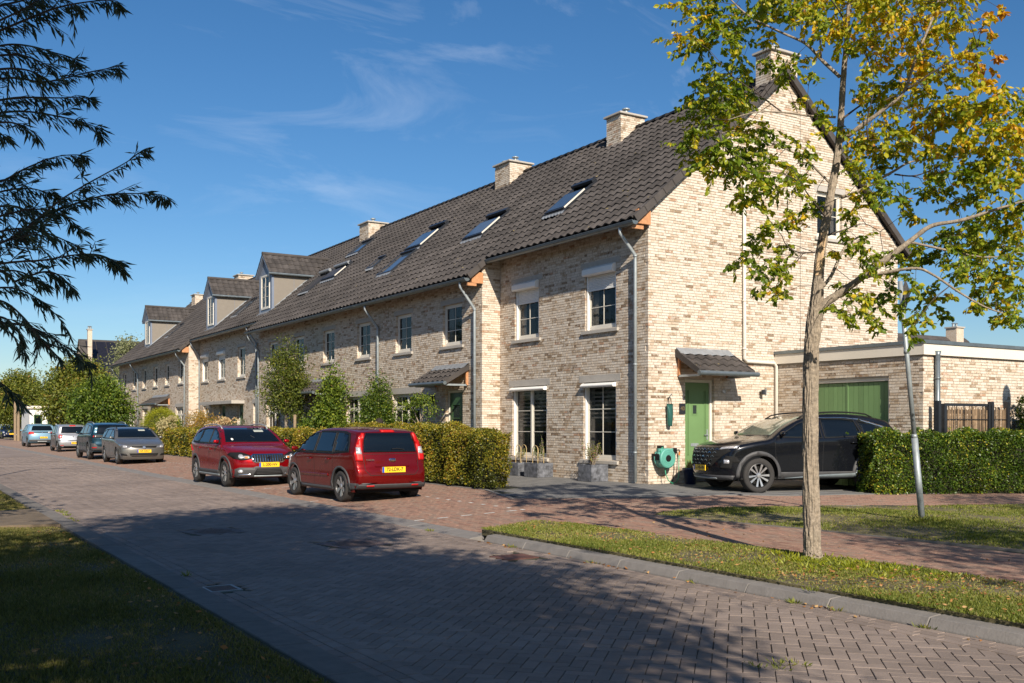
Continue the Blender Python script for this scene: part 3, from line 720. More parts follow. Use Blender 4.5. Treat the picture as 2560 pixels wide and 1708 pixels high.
def sheet(name, P, m, dz, step=.5, parent=None, kind='structure', fn=gz, edge=.06):
    """a sheet over polygon P that follows the ground"""
    bm = bmesh.new(); f = bm.faces.new([bm.verts.new((x, y, 0)) for x, y in P])
    xs = [p[0] for p in P]; ys = [p[1] for p in P]
    brk = [k for k in np.arange(math.floor(min(xs)), max(xs), step)]+[7.36, 13.95]
    for k in brk:
        if min(xs) < k < max(xs): bmesh.ops.bisect_plane(bm, geom=bm.verts[:]+bm.edges[:]+bm.faces[:], plane_co=(k, 0, 0), plane_no=(1, 0, 0))
    for k in np.arange(math.floor(min(ys)), max(ys), step*2 if max(ys)-min(ys) < 40 else 4):
        if min(ys) < k < max(ys): bmesh.ops.bisect_plane(bm, geom=bm.verts[:]+bm.edges[:]+bm.faces[:], plane_co=(0, k, 0), plane_no=(0, 1, 0))
    for v in bm.verts: v.co.z = fn(v.co.x, v.co.y)+dz
    if edge:
        be = [e for e in bm.edges if len(e.link_faces) == 1]
        r = bmesh.ops.extrude_edge_only(bm, edges=be)
        for v in [g for g in r['geom'] if isinstance(g, bmesh.types.BMVert)]: v.co.z -= edge
    me = bpy.data.meshes.new(name); bm.to_mesh(me); bm.free(); me.materials.append(m)
    o = link(name, me, parent)
    if kind: o['kind'] = kind
    return o
# --- road of grey concrete stones laid in herringbone
road = sheet('road', [(2.68, -12), (7.1, -12), (7.1, 140), (2.68, 140)], STONE, -.011, 2.0, fn=lambda x, y: 0., edge=0)
road.data.materials[0] = JOINT
far = MB(); far.quad((2.69, 55, -.004), (7.09, 55, -.004), (7.09, 300, -.004), (2.69, 300, -.004)); far.build('far_paving', [STONE], road)
HOLES = [(4.3, 15.4, .38), (5.5, 12.8, .38), (6.62, 10.45, .26), (2.86, 10.0, .19)]
def stones(parent, C, A, lx, ly, m, hfun, nobj, name, stuffname, gap=.0055, h=.012, jit=.0012, tpow=1.0, vis=None):
    """C: centres (n,2); A: angle per stone; lx, ly size"""
    n = len(C); C = np.asarray(C); A = np.asarray(A)
    sx = np.asarray(lx)/2-gap/2 if np.ndim(lx) else np.full(n, lx/2-gap/2); sy = np.full(n, ly/2-gap/2)
    tn = rng.random(n)**tpow
    ca, sa = np.cos(A), np.sin(A)
    ins = .0022
    def corner(ax, ay, top):
        dx = ax*(sx-(ins if top else 0)); dy = ay*(sy-(ins if top else 0))
        x = C[:, 0]+dx*ca-dy*sa; y = C[:, 1]+dx*sa+dy*ca
        return x, y
    order = np.argsort(C[:, 0]**2+C[:, 1]**2+(0 if vis is None else (~vis(C[:, 0], C[:, 1]))*1e6))
    sel = order[:nobj]; rest = order[nobj:]
    if nobj:
        ms = []
        for k in range(8):
            q = MB(); a = float(sx[0]); b = float(sy[0])
            q.add([(-a, -b, -h), (a, -b, -h), (a, b, -h), (-a, b, -h), (-a, -b, -.003), (a, -b, -.003), (a, b, -.003), (-a, b, -.003), (-a+.003, -b+.003, 0), (a-.003, -b+.003, 0), (a-.003, b-.003, 0), (-a+.003, b-.003, 0)],
                  [(8, 9, 10, 11), (4, 5, 9, 8), (5, 6, 10, 9), (6, 7, 11, 10), (7, 4, 8, 11), (0, 1, 5, 4), (1, 2, 6, 5), (2, 3, 7, 6), (3, 0, 4, 7)], 0, ((k+.5)/8)**tpow)
            ms.append(q.mesh(name, [m]))
        for i in sel:
            x, y = C[i]; z = float(hfun(x, y)); tx = (hfun(x+.1, y)-hfun(x-.1, y))/.2
            o = link(name, random.choice(ms), parent, (x, y, z+random.uniform(-jit, jit)), (0, 0, A[i]), (float(sx[i]/sx[0]), 1, 1))
            if abs(tx) > 1e-4: o.rotation_euler = (Matrix.Rotation(-math.atan(tx), 3, 'Y') @ Matrix.Rotation(A[i], 3, 'Z')).to_euler()
    if len(rest):
        Vs = []
        j = rng.uniform(-jit, jit, n); tlx = rng.uniform(-.006, .006, n); tly = rng.uniform(-.006, .006, n)
        hv = np.vectorize(hfun)
        for (ax, ay, top) in ((-1,-1,0),(1,-1,0),(1,1,0),(-1,1,0),(-1,-1,1),(1,-1,1),(1,1,1),(-1,1,1)):
            x, y = corner(ax, ay, top); x = x[rest]; y = y[rest]
            z = hv(x, y)+(j[rest]+ax*tlx[rest]*.1+ay*tly[rest]*.05 if top else -h)
            Vs.append(np.stack([x, y, z], 1))
        V = np.stack(Vs, 1).reshape(-1, 3)
        q = np.array([(4,5,6,7),(0,1,5,4),(1,2,6,5),(2,3,7,6),(3,0,4,7)])
        F = (np.arange(len(rest))[:, None, None]*8+q[None]).reshape(-1, 4)
        o = link(stuffname, mkmesh(stuffname, V, F, [m], tone=np.repeat(tn[rest], 5)), parent); o['kind'] = 'stuff'
def inview(X, Y):
    F = X*FX+Y*FY; R = X*RX+Y*RY
    return (F > 5.2) & (np.abs(R) < F*.52)
w = .105; C = []; A = []
c45 = math.cos(R_(45))
rng_a = range(-60, 420)
for b in range(-420, 420):
    for a in range(-110, 130):
        for (cx, cy, an) in ((1, .5, 0), (3.5, 1, math.pi/2)):
            px_, py_ = (a*4+b+cx)*w, (b+cy)*w
            x = (px_-py_)*c45+4.9; y = (px_+py_)*c45+5
            if 3.0-.06 < x < 6.78+.06 and -3 < y < 55: C.append((x, y)); A.append(an+math.pi/4)
C = np.array(C); A = np.array(A)
k = np.ones(len(C), bool)
for hx, hy, hr in HOLES: k &= ~((np.abs(C[:, 0]-hx) < hr+.04) & (np.abs(C[:, 1]-hy) < hr+.04))
C = C[k]; A = A[k]
stones(road, C, A, .21, w, STONE, lambda x, y: 0., 300, 'paving_stone', 'paving_stones', jit=.0016, vis=inview)
C = []; A = []
for r, x in enumerate([2.735, 2.84, 2.945, 6.835, 6.94, 7.045]):
    y = -3+(r % 3)*.07
    while y < 80:
        if not any(abs(x-hx) < hr+.03 and abs(y+.105-hy) < hr+.09 for hx, hy, hr in HOLES): C.append((x, y+.105)); A.append(math.pi/2)
        y += .2135
stones(road, C, A, .21, w, STONE, lambda x, y: .004, 0, 'paving_stone', 'channel_stones', vis=inview)
# --- covers in the road
def manhole(x, y, lab):
    t = empty('manhole_cover', (x, y, -.006), R_(12), lab, 'manhole cover')
    m = MB(); m.box(-.40, .40, -.40, .40, -.01, .004); m.build('surround', [IRON], t)
    m = MB(); m.lathe([(.31, .0045), (.31, .012), (.29, .012), (.285, .007), (0, .007)], 40); m.build('cover', [IRON], t)
    m = MB()
    for i in range(-5, 6):
        for j in range(-5, 6):
            if i*i+j*j < 28: m.box(i*.048-.014, i*.048+.014, j*.048-.014, j*.048+.014, .007, .012)
    o = m.build('studs', [IRON], t); o['kind'] = 'stuff'
manhole(4.3, 15.4, 'round cast-iron manhole cover further up the road, nearer the left kerb')
manhole(5.5, 12.8, 'reddish round manhole cover in the road nearer the right kerb')
t = empty('drain_cover', (6.62, 10.45, -.004), 0, 'small rusty brick-red gully lid against the right-hand kerb', 'drain cover')
m = MB(); m.box(-.24, .24, -.2, .2, -.01, .006); m.build('lid', [mat('rusty_lid', (.14, .06, .045), .8, var=.3, scale=20)], t)
t = empty('drain_grate', (2.86, 10.0, -.004), 0, 'grey slotted drain grate by the left-hand kerb', 'drain grate')
m = MB(); m.box(-.16, .16, -.19, -.16, -.01, .008); m.box(-.16, .16, .16, .19, -.01, .008); m.box(-.16, -.13, -.16, .16, -.01, .008); m.box(.13, .16, -.16, .16, -.01, .008); m.build('frame', [ZINC], t)
for i in range(7):
    m = MB(); m.box(-.128, .128, -.145+i*.043, -.145+i*.043+.02, -.01, .006); m.build('bar', [IRON], t)
m = MB(); m.box(-.13, .13, -.16, .16, -.011, -.0105); m.build('pit', [BLACK], t)
# --- kerbs
def kerb(name, x0, prof, y0, y1, ln, m):
    k = empty(name); k['kind'] = 'structure'
    q = MB(); q.extr([(x, -ln/2+.004, z) for x, z in prof], (0, ln-.008, 0)); me = q.mesh('kerb_stone', [m])
    bm = bmesh.new(); bm.from_mesh(me); bmesh.ops.bevel(bm, geom=bm.edges[:], offset=.006, segments=1, affect='EDGES'); bm.to_mesh(me); bm.free()
    y = y0+ln/2
    while y < y1:
        link('kerb_stone', me, k, (x0+random.uniform(-.003, .003), y, random.uniform(-.002, .002)), (0, 0, random.uniform(-.002, .002))); y += ln
    return k
kerb('right_kerb', 7.10, [(0, -.1), (.0, .012), (.05, .088), (.21, .10), (.21, -.1)], -4, 12.4, 1.0, KERB)
kerb('parking_kerb', 7.10, [(0, -.1), (.0, .002), (.02, .012), (.36, .043), (.36, -.1)], 12.4, 112.0, 1.0, KERB)
kerb('left_kerb', 2.38, [(0, -.1), (.0, .045), (.27, .038), (.30, .025), (.30, -.1)], -4, 110, 1.0, mat('dark_kerb_concrete', (.15, .135, .12), .9, var=.2, scale=6, bump=.35, bscale=45, big=.2))  # darker copy of the kerb concrete
# --- red brick pavement
RED = [(7.46, -4), (7.46, 112), (11.32, 112), (11.32, 19.0), (10.64, 16.9), (12.36, 14.95), (15.5, 13.75), (16.8, 13.45), (19.5, 12.35), (30, 8), (30, 4.6), (17.6, 10.35), (15.6, 11.15), (13.4, 11.9), (12.1, 12.45), (10.9, 12.7), (10.62, 12.45), (10.95, 9.6), (11.15, 6.6), (11.2, -4), (9.2, -4), (9.15, 5.5), (9.06, 8), (9.0, 10.1), (8.85, 12.4), (8.6, 13.0), (7.36, 12.4)]
VERGE1 = [(7.305, -4), (9.2, -4), (9.15, 5.5), (9.06, 8), (9.0, 10.1), (8.85, 12.4), (8.6, 13.0), (7.305, 12.4)]
VERGE2 = [(10.62, 12.45), (10.95, 9.6), (11.15, 6.6), (11.2, -4), (30, -4), (30, 4.6), (17.6, 10.35), (15.6, 11.15), (13.4, 11.9), (12.1, 12.45), (10.9, 12.7)]
DRIVE = [(10.64, 16.9), (12.36, 14.95), (15.5, 13.75), (16.8, 13.45), (18.57, 12.8), (18.57, 17.26), (14.5, 17.26), (14.5, 23.6), (11.9, 23.6), (11.9, 18.9), (11.32, 18.6)]
pav = sheet('pavement', [(7.36, -4), (30, -4), (30, 13.3), (24, 17.5), (11.9, 26), (11.9, 112), (7.36, 112)], JOINT, -.014, 1.5, edge=0)
C = []; A = []; bl = .2105; bw = .068
x = 7.40
i = 0
while x < 12.4:                                    # the strip along the road: long joints run across it
    y = -4+(i % 2)*.105
    while y < 46:
        C.append((x, y)); A.append(math.pi/2); y += bl
    x += bw; i += 1
C = np.array(C); A = np.array(A); k = inpoly_np(C[:, 0], C[:, 1], RED); C = C[k]; A = A[k]
k = (C[:, 0] > 7.39) & ~((C[:, 0] > 11.0) & (C[:, 1] > -4) & (C[:, 1] < 16)); C = C[k]; A = A[k]
n1 = len(C)
C2 = []; A2 = []; an = math.atan2(-.4, 1); ca, sa = math.cos(an), math.sin(an); j = 0
v = -3.0
while v < 4.5:                                     # the branch that runs off to the right
    u = -1+(j % 2)*.105
    while u < 19:
        C2.append((11.0+u*ca-v*sa, 13.6+u*sa+v*ca)); A2.append(an); u += bl
    v += bw; j += 1
C2 = np.array(C2); A2 = np.array(A2); k = inpoly_np(C2[:, 0], C2[:, 1], RED) & (C2[:, 0] > 11.0) & (C2[:, 1] < 16); C2 = C2[k]; A2 = A2[k]
stones(pav, np.concatenate([C, C2]), np.concatenate([A, A2]), bl, bw, REDB, gz, 300, 'paving_brick', 'paving_bricks', gap=.004, h=.01, jit=.0015, vis=inview)
mb = MB(); mb.quad((7.37, 46, gz(7.37)-.004), (11.7, 46, gz(11.7)-.004), (11.7, 112, gz(11.7)-.004), (7.37, 112, gz(7.37)-.004)); mb.build('far_bricks', [REDB], pav)
# edging stones round the verges and the drive
ed = empty('edging'); ed['kind'] = 'structure'
def edging(P, w, m, ln=1.0, dz=.012, name='edging_stone'):
    for (a, b) in zip(P[:-1], P[1:]):
        d = Vector((b[0]-a[0], b[1]-a[1], 0)); n = max(1, round(d.length/ln)); d2 = d/n; an = math.atan2(d.y, d.x)
        for i in range(n):
            c = Vector((a[0], a[1], 0))+d2*(i+.5); l = d2.length/2-.003
            q = MB(); q.add([(-l, -w/2, -.06), (l, -w/2, -.06), (l, w/2, -.06), (-l, w/2, -.06), (-l, -w/2, 0), (l, -w/2, 0), (l, w/2, 0), (-l, w/2, 0)], [(4,5,6,7),(0,1,5,4),(1,2,6,5),(2,3,7,6),(3,0,4,7)])
            s1 = (gz(c.x+d.x/d.length*l, c.y+d.y/d.length*l)-gz(c.x-d.x/d.length*l, c.y-d.y/d.length*l))/(2*l)
            o = link(name, q.mesh(name, [m]), ed, (c.x, c.y, gz(c.x, c.y)+dz), (0, -math.atan(s1), an))
edging(VERGE1[1:], .06, KERB, 1.0, .02)
edging([VERGE2[i] for i in (3, 2, 1, 0)], .06, KERB, 1.0, .012); edging([VERGE2[i] for i in (10, 9, 8, 7, 6, 5)], .06, KERB, 1.0, .012)
edging([(10.64, 16.9), (12.36, 14.95), (15.5, 13.75), (16.8, 13.45), (18.57, 12.8)], .16, SLAB, 1.0, .012)
edging([(11.3, 112), (11.3, 19.0), (10.64, 16.9)], .10, KERB, 1.0, .012)
# drive of dark slabs
drive = sheet('driveway', DRIVE, JOINT, -.004, 1.0, edge=0)
C = []; L2 = .40
for i in range(24):
    for j in range(50):
        x = 10.5+i*L2+.2; y = 12.4+j*.3+.15
        if inpoly(x, y, DRIVE) and inpoly(x-.14, y, DRIVE) and inpoly(x, y-.1, DRIVE): C.append((x, y))
stones(drive, C, [0]*len(C), .40, .30, SLAB, lambda x, y: gz(x, y)+.006, 300, 'paving_slab', 'paving_slabs', gap=.003, h=.012, jit=.0008, vis=inview)
# front gardens (mostly hidden by the hedges)
sheet('garden_soil', [(11.82, 23.62), (13.92, 23.62), (13.92, 112), (11.82, 112)], SOIL, .01, 2.0, edge=0)
sheet('garden_lawn', [(18.6, -4), (60, -4), (60, 13.1), (18.6, 13.1)], TURF, .0, 2.0, edge=0, fn=lambda x, y: gz(x, y)-.03)
# --- verges
v1 = sheet('near_verge', VERGE1, TURF, .045, .5, fn=lambda x, y: max(gz(x, y), .095)-.015, edge=.08)
v2 = sheet('far_verge', VERGE2, TURF, .015, .5, edge=.06)
LEFTV = [(-14, -6), (2.375, -6), (2.375, 17.2), (1.2, 17.6), (1.2, 20.3), (2.375, 20.6), (2.375, 100), (-14, 100)]
lz = lambda x, y: .05+.02*math.sin(x*1.3+y*.4)+.03*math.sin(y*.23+1)
v3 = sheet('left_verge', LEFTV, mat('shaded_turf', (.055, .048, .020), .95, var=.5, scale=2.4, bump=.6, bscale=30), 0, .6, fn=lambda x, y: lz(x, y)*min(1, max(.55, (2.375-x)/.8)) if x < 2.4 else .05, edge=.08)  # turf copied darker, with part of the shade held in its colour
sheet('side_path', [(-14, 17.0), (1.15, 17.5), (2.37, 17.22), (2.37, 20.58), (1.15, 20.35), (-14, 20)], SOIL, .06, 1.0, fn=lambda x, y: .0, edge=.05)
# parking bay dashes
pm = empty('parking_markings'); pm['kind'] = 'structure'
def dash(x, y, an, l=.21, w_=.07):
    q = MB(); c, s = math.cos(an), math.sin(an); P = []
    for (a, b) in ((-l, -w_/2), (l, -w_/2), (l, w_/2), (-l, w_/2)):
        X, Y = x+a*c/2-b*s, y+a*s/2+b*c; P.append((X, Y, gz(X, Y)+.0045))
    q.quad(*P); q.build('marking', [WMARK], pm)
for Y in (14.9, 19.7, 24.0, 30.6, 36.9, 40.2, 46.3, 52.5, 58.5, 66, 72.3):
    for i in range(5): dash(7.55+i*.46, Y, 0)
for Y in np.arange(14.9, 73, .46):
    if any(a <= Y <= b for a, b in ((14.9, 19.7), (24, 30.6), (36.9, 40.2), (40.2, 46.3))): dash(9.62, Y, math.pi/2, .12)
for i in range(9):                                  # pale teeth across the far road
    q = MB(); x = 3.1+i*.45; q.quad((x, 86, .001), (x+.25, 86, .001), (x+.25, 86.9, .001), (x, 86.9, .001)); q.build('marking', [WMARK], pm)
# ------------------------------------------------------------------ the terrace of houses
def front(parent, xw, y0, y1, ups, grs, doors, eave_x, nb, nt_, holes, side_pad, lamp=None, shut=(), slab=None, up_z=(3.93, 5.12), name=None, y0v=None, curtains=.25):
    U = (0, 1, 0); N = (-1, 0, 0); o = (xw, y0, 0); xf = frame_xf(o, U, N)
    ops = [(a-y0, b-y0, up_z[0], up_z[1]) for a, b in ups]+[(g[0]-y0, g[1]-y0, g[2], g[3]) for g in grs]+[(d[0]-y0, d[1]-y0, .36, d[2]) for d in doors]
    ztop = rz(xw)-.17
    brick_wall(parent, o, U, N, y1-y0, .29, ztop, ops, nb, ends=(side_pad, 0))
    return xf
def door(parent, xf, u0, u1, z0, z1, style, dep=-.085):
    w = WB(xf); f = .065
    w.b(u0, u0+f, dep-.06, dep, z0, z1); w.b(u1-f, u1, dep-.06, dep, z0, z1); w.b(u0+f, u1-f, dep-.06, dep, z1-f, z1)
    d = w.build('door_frame', [CREAM], parent)
    w = WB(xf); a, b, c, e = u0+f+.004, u1-f-.004, z0+.02, z1-f-.004; g = dep-.03
    G = GREEN if style == 'plank' else DGREEN
    if style == 'plank':
        w.b(a, b, g-.03, g, c, e)
        for uu in (a+.09, a+.13, b-.15, b-.11): w.b(uu, uu+.022, g, g+.014, c+.55, e-.18)
        for (p, q, r, s) in ((a+.24, a+.40, 1.86, 1.885), (a+.24, a+.40, 2.085, 2.11), (a+.24, a+.262, 1.885, 2.085), (a+.378, a+.40, 1.885, 2.085)): w.b(p, q, g, g+.012, r, s)
    else:
        for (p, q, r, s) in ((a, a+.30, c, e), (b-.16, b, c, e), (a+.30, b-.16, c, 1.0), (a+.30, b-.16, 2.2, e)): w.b(p, q, g-.03, g, r, s)
        for zz in (1.38, 1.80): w.b(a+.30, b-.16, g-.028, g-.002, zz, zz+.03)
    dr = w.build('door', [G], parent)
    k = WB(xf)
    if style == 'plank': k.b(a+.268, a+.374, g+.001, g+.006, 1.89, 2.08)
    else: k.b(a+.30, b-.16, g-.02, g-.015, 1.0, 2.2)
    k.build('door_glass', [glass_mat('door_glass', (.03, .04, .04), .9)], dr)
    k = WB(xf); k.b(b-.075, b-.035, g+.001, g+.01, 1.28, 1.52); k.b(b-.17, b-.04, g+.035, g+.05, 1.38, 1.40); k.b(b-.062, b-.045, g+.01, g+.036, 1.38, 1.40); k.build('handle', [ZINC_L], dr)
    if style == 'plank':
        k = WB(xf); k.b(a+.20, a+.44, g+.001, g+.01, 1.13, 1.20); k.build('letter_flap', [ZINC_L], dr)
    k = WB(xf); k.b(u0-.02, u1+.02, dep-.1, .03, z0-.05, z0+.018); k.build('doorstep', [SLAB], dr)
    return dr
houses = []
def tile_holes(sks, dms): return [(a, b, c, d) for a, b, c, d in sks]+[(14.35, RX0+(8.0-RZ0)/RS, a, b) for a, b in dms]
def house(label, xw, y0, y1, ex, ups, grs, doors, cans, chs, sks, dms, nb, nt_, pipes, padlo=0, up_z=(3.93, 5.12), loY=None, hiY=None, shutup=None, slab=None, cat='house', curtain=.25, transom=True, name='terraced_house'):
    t = wthing(name, (xw, (y0+y1)/2, .29), label, cat, 'houses of the pale brick terrace')
    xf = front(t, xw, y0, y1, ups, grs, doors, ex, nb, nt_, [], padlo, up_z=up_z)
    for i, (a, b) in enumerate(ups):
        window(t, xf, a-y0, b-y0, up_z[0], up_z[1], 2, 3, lint=True, curtain=curtain)
        if shutup and shutup[i] is not None: shutter(t, xf, a-y0+.03, b-y0-.03, up_z[0], up_z[1], .18, shutup[i])
    for g in grs:
        window(t, xf, g[0]-y0, g[1]-y0, g[2], g[3], 4 if (g[1]-g[0]) > 1.5 and transom else 2, 3, mull=(g[1]-g[0]) > 1.4, transom=(2.15 if transom else None), lh=.19, curtain=.1, blind=g[4] if len(g) > 4 else 0)
    for d in doors: door(t, xf, d[0]-y0, d[1]-y0, .36, d[2], 'plain')
    for c in cans: canopy(t, xf, c[0]-y0, c[1]-y0, 2.82, 3.26)
    if slab:
        k = WB(xf); k.b(slab[0]-y0, slab[1]-y0, 0, .62, 2.62, 2.77); k.build('canopy', [CONC], t)
    lo = y0 if loY is None else loY; hi = y1 if hiY is None else hiY
    roof_tiles(t, lo, hi, ex, [(s[0]-.12, s[1]+.02, s[2]-.02, s[3]+.02) for s in sks]+[(14.42, RX0+(8.5-RZ0)/RS, a-.06, b+.06) for a, b in dms], nt_)
    roof_body(t, lo, hi, ex)
    gutter(t, lo, hi, ex, rz(ex)-.07)
    for c in chs: chimney(t, *c)
    for s in sks: skylight(t, *s[:4], *(s[4:]))
    for a, b in dms: dormer(t, a, b)
    for p in pipes: downpipe(t, p, ex-.02, rz(ex)-.145, xw-.06, swan=.58)
    # back and party walls
    k = MB(); k.box(23.2, 23.3, y0, y1, 0, rz(RIDX)-.2-RS*(23.2-RIDX)); k.build('rear_wall', [BR], t)
    houses.append(t); return t, xf
# corner house
UPA = [(18.41, 19.62), (21.66, 22.83)]
tA = wthing('corner_house', (14.49, 17.25, .29), 'pale brick end house with a tall gable, green plank door and roller shutters', 'house', 'houses of the pale brick terrace')
xfA = front(tA, 14.49, 17.25, 23.6, UPA, [(18.41, 19.69, .80, 2.66), (21.30, 22.95, .78, 2.66)], [], 14.0, 150, 300, [], .102, up_z=(3.93, 5.43))
Y0 = 17.25
for a, b, s in ((18.41, 19.62, 4.92), (21.66, 22.83, 4.90)):
    window(tA, xfA, a-Y0, b-Y0, 3.93, 5.43, 2, 3, curtain=.22, lext=.17)
    shutter(tA, xfA, a-Y0+.03, b-Y0-.03, 3.93, 5.43, .20, s)
window(tA, xfA, 18.41-Y0, 19.69-Y0, .80, 2.66, 2, 3, lh=.17, lext=.17, curtain=.12, blind=.5); shutter(tA, xfA, 18.43-Y0, 19.67-Y0, .80, 2.63, .10)
window(tA, xfA, 21.30-Y0, 22.95-Y0, .78, 2.66, 2, 3, mull=True, lh=.17, lext=.17, curtain=.10, blind=.6); shutter(tA, xfA, 21.32-Y0, 22.93-Y0, .78, 2.63, .10)
xfG = frame_xf((14.49, 17.25, 0), (1, 0, 0), (0, -1, 0))
gtop = lambda u: min(rz(14.49+u), rz(RIDX)-RS*(14.49+u-RIDX))-.15
brick_wall(tA, (14.49, 17.25, 0), (1, 0, 0), (0, -1, 0), 8.75, .29, gtop, [(1.10, 2.01, .36, 2.68), (5.55, 6.5, 6.42, 7.58)], 150, tp=2.6)  # paler mix than the front: the stronger sun put into the bricks
door(tA, xfG, 1.10, 2.01, .36, 2.68, 'plank')
window(tA, xfG, 5.55, 6.5, 6.42, 7.58, 2, 2, curtain=.2)
canopy(tA, xfG, .82, 2.48, 2.82, 3.28, .78)
roof_tiles(tA, 17.13, 23.6, 14.0, [(15.2-.12, 16.32, 21.45, 22.45)], 300); roof_body(tA, 17.13, 23.6, 14.0)
skylight(tA, 15.2, 16.3, 21.48, 22.42, 'open'); gutter(tA, 17.08, 23.75, 14.0, 6.13)
verge(tA, 17.13, 14.0); verge(tA, 17.13, 23.65)
downpipe(tA, 17.62, 13.98, 6.06, 14.43, swan=.46)
k = MB(); k.box(14.12, 14.49, 17.16, 17.245, 6.10, 6.42); k.box(13.98, 14.30, 17.18, 17.235, 5.98, 6.06); k.build('eaves_timber', [WOOD], tA)
chimney(tA, 18.38, 19.30, 17.24, 17.75, 9.3, 10.82, 1); chimney(tA, 18.2, 19.1, 22.9, 23.58, 9.4, 10.72, 2)
k = MB(); k.box(23.12, 23.22, 17.3, 23.6, 0, 6.4); k.build('rear_wall', [MORTAR], tA)
# cream pipe down the gable and across to the garage
k = MB(); k.tube([(17.42, 17.19, 7.75), (17.42, 17.19, 3.22), (17.50, 17.19, 3.15), (18.42, 17.19, 3.14), (18.50, 17.19, 3.06), (18.50, 17.19, .3)], .042, 12)
for z in (7.0, 5.8, 4.6, 3.45): k.lathe([(.042, -.02), (.050, -.02), (.050, .02), (.042, .02)], 12, c=(17.42, 17.19, z))
k.build('downpipe', [CREAM], tA, smooth=True)
k = MB(); k.box(19.42-.004, 19.42+.004, 17.2455, 17.249, .3, 9.6); k.build('expansion_joint', [TILE_D], tA)
# wall fittings
k = MB(); k.box(15.40, 15.58, 17.225, 17.243, 1.88, 2.12); pl = k.build('number_plate', [ANTH], tA)
def text(s, size, loc, rot, m, parent, name='lettering', extr=.002, align='CENTER', sx=1.0):
    c = bpy.data.curves.new('lettering', 'FONT'); c.body = s; c.size = size; c.align_x = align; c.align_y = 'CENTER'; c.extrude = extr; c.offset = size*.022
    tmp = bpy.data.objects.new('tmp', c); COL.objects.link(tmp)
    dg = bpy.context.evaluated_depsgraph_get(); me = bpy.data.meshes.new_from_object(tmp.evaluated_get(dg)); bpy.data.objects.remove(tmp); bpy.data.curves.remove(c)
    me.name = 'lettering'; me.materials.clear(); me.materials.append(m)
    return link(name, me, parent, loc, rot, (sx, 1, 1))
text('40', .13, (15.49, 17.222, 2.0), (R_(90), 0, 0), mat('brass', (.35, .26, .14), .4, metal=.8), pl, 'numerals')
k = MB(); k.lathe([(0, 0), (.055, 0), (.055, .10), (.03, .12), (0, .12)], 14, c=(18.0, 17.13, 2.36)); k.box(17.98, 18.02, 17.17, 17.245, 2.41, 2.44); k.build('wall_lamp', [ANTH], tA)
k = MB(); k.box(18.17, 18.20, 17.215, 17.244, 2.36, 2.52); k.build('sensor', [ZINC_L], tA)
k = MB(); k.lathe([(0, .06), (.045, .05), (.05, 0)], 14, c=(16.78, 17.19, 2.42), axis='y'); k.build('doorbell', [WHITE], tA)
# --- next three houses (they stand half a metre further forward)
HB = [23.6, 30.03, 36.47, 42.9]
t1, xf1 = house('second house of the terrace, its tiled door canopy nearest the corner house', 13.91, HB[0], HB[1], 13.4,
    [(24.72, 25.88), (27.94, 29.07)], [(27.38, 29.30, .85, 2.60)], [(24.68, 25.70, 2.62)], [(24.32, 26.32)], [(18.2, 19.1, 29.0, 29.98, 9.4, 10.68, 3)],
    [(15.25, 16.3, 25.85, 27.05, 'open')], [], 300, 300, [23.89], padlo=.102, loY=23.5)
verge(t1, 23.5, 13.4, 14.35)
brick_wall(t1, (13.91, 23.6, 0), (1, 0, 0), (0, -1, 0), .59, .29, lambda u: rz(13.91+u)-.16, (), 0, tp=2.0)
k = MB(); k.box(13.55, 13.905, 23.53, 23.60, 5.50, 5.80); k.box(13.42, 13.7, 23.54, 23.59, 5.42, 5.5); k.build('eaves_timber', [WOOD], t1)
k = MB(); k.box(13.80, 13.905, 26.38, 26.50, 2.30, 2.48); k.build('wall_lamp', [BLACK], t1)
t2, _ = house('third house of the terrace, with a stacked pair of roof windows', 13.91, HB[1], HB[2], 13.4,
    [(31.05, 32.15), (34.21, 35.32)], [(31.30, 33.15, .85, 2.60)], [(35.0, 36.0, 2.62)], [(34.3, 36.3)], [],
    [(14.72, 15.74, 31.08, 32.3), (15.84, 17.0, 31.08, 32.3, 'open'), (15.44, 16.0, 34.07, 34.75)], [], 0, 300, [30.29])
t3, _ = house('fourth house of the terrace, its roof windows under dark outside blinds', 13.91, HB[2], HB[3], 13.4,
    [(37.34, 38.5), (40.45, 41.55)], [(40.1, 41.85, .85, 2.60)], [(37.3, 38.3, 2.62)], [(36.95, 38.95)], [(18.2, 19.1, 40.8, 41.8, 9.4, 10.62, 2)],
    [(15.62, 16.45, 38.35, 39.85, 'open', True), (15.2, 16.35, 40.15, 41.3, 'closed', True), (17.22, 18.0, 39.6, 40.85)], [], 0, 0, [42.75], hiY=43.05)
t4, _ = house('fifth house of the terrace, set back, carrying the nearest dormer', 14.49, 42.9, 48.85, 14.0,
    [(43.75, 44.9), (46.72, 47.9)], [(44.3, 45.5, .5, 2.60)], [(47.0, 47.95, 2.62)], [], [], [], [(42.88, 44.58)], 0, 0, [44.85], up_z=(3.93, 5.35), slab=(46.83, 48.84), loY=43.06, transom=False)
t5, _ = house('sixth house of the terrace, two cream shutter boxes over its upper windows', 14.49, 48.85, 54.8, 14.0,
    [(50.0, 51.2), (53.05, 54.25)], [(52.9, 54.0, .5, 2.60)], [(49.95, 50.9, 2.62)], [], [(18.2, 19.1, 53.5, 54.4, 9.4, 10.7, 2)],
    [(15.02, 16.1, 49.5, 50.6)], [(51.8, 53.4)], 0, 0, [54.6], up_z=(3.93, 5.35), shutup=[4.95, 5.0], slab=(48.85, 52.65), transom=False)
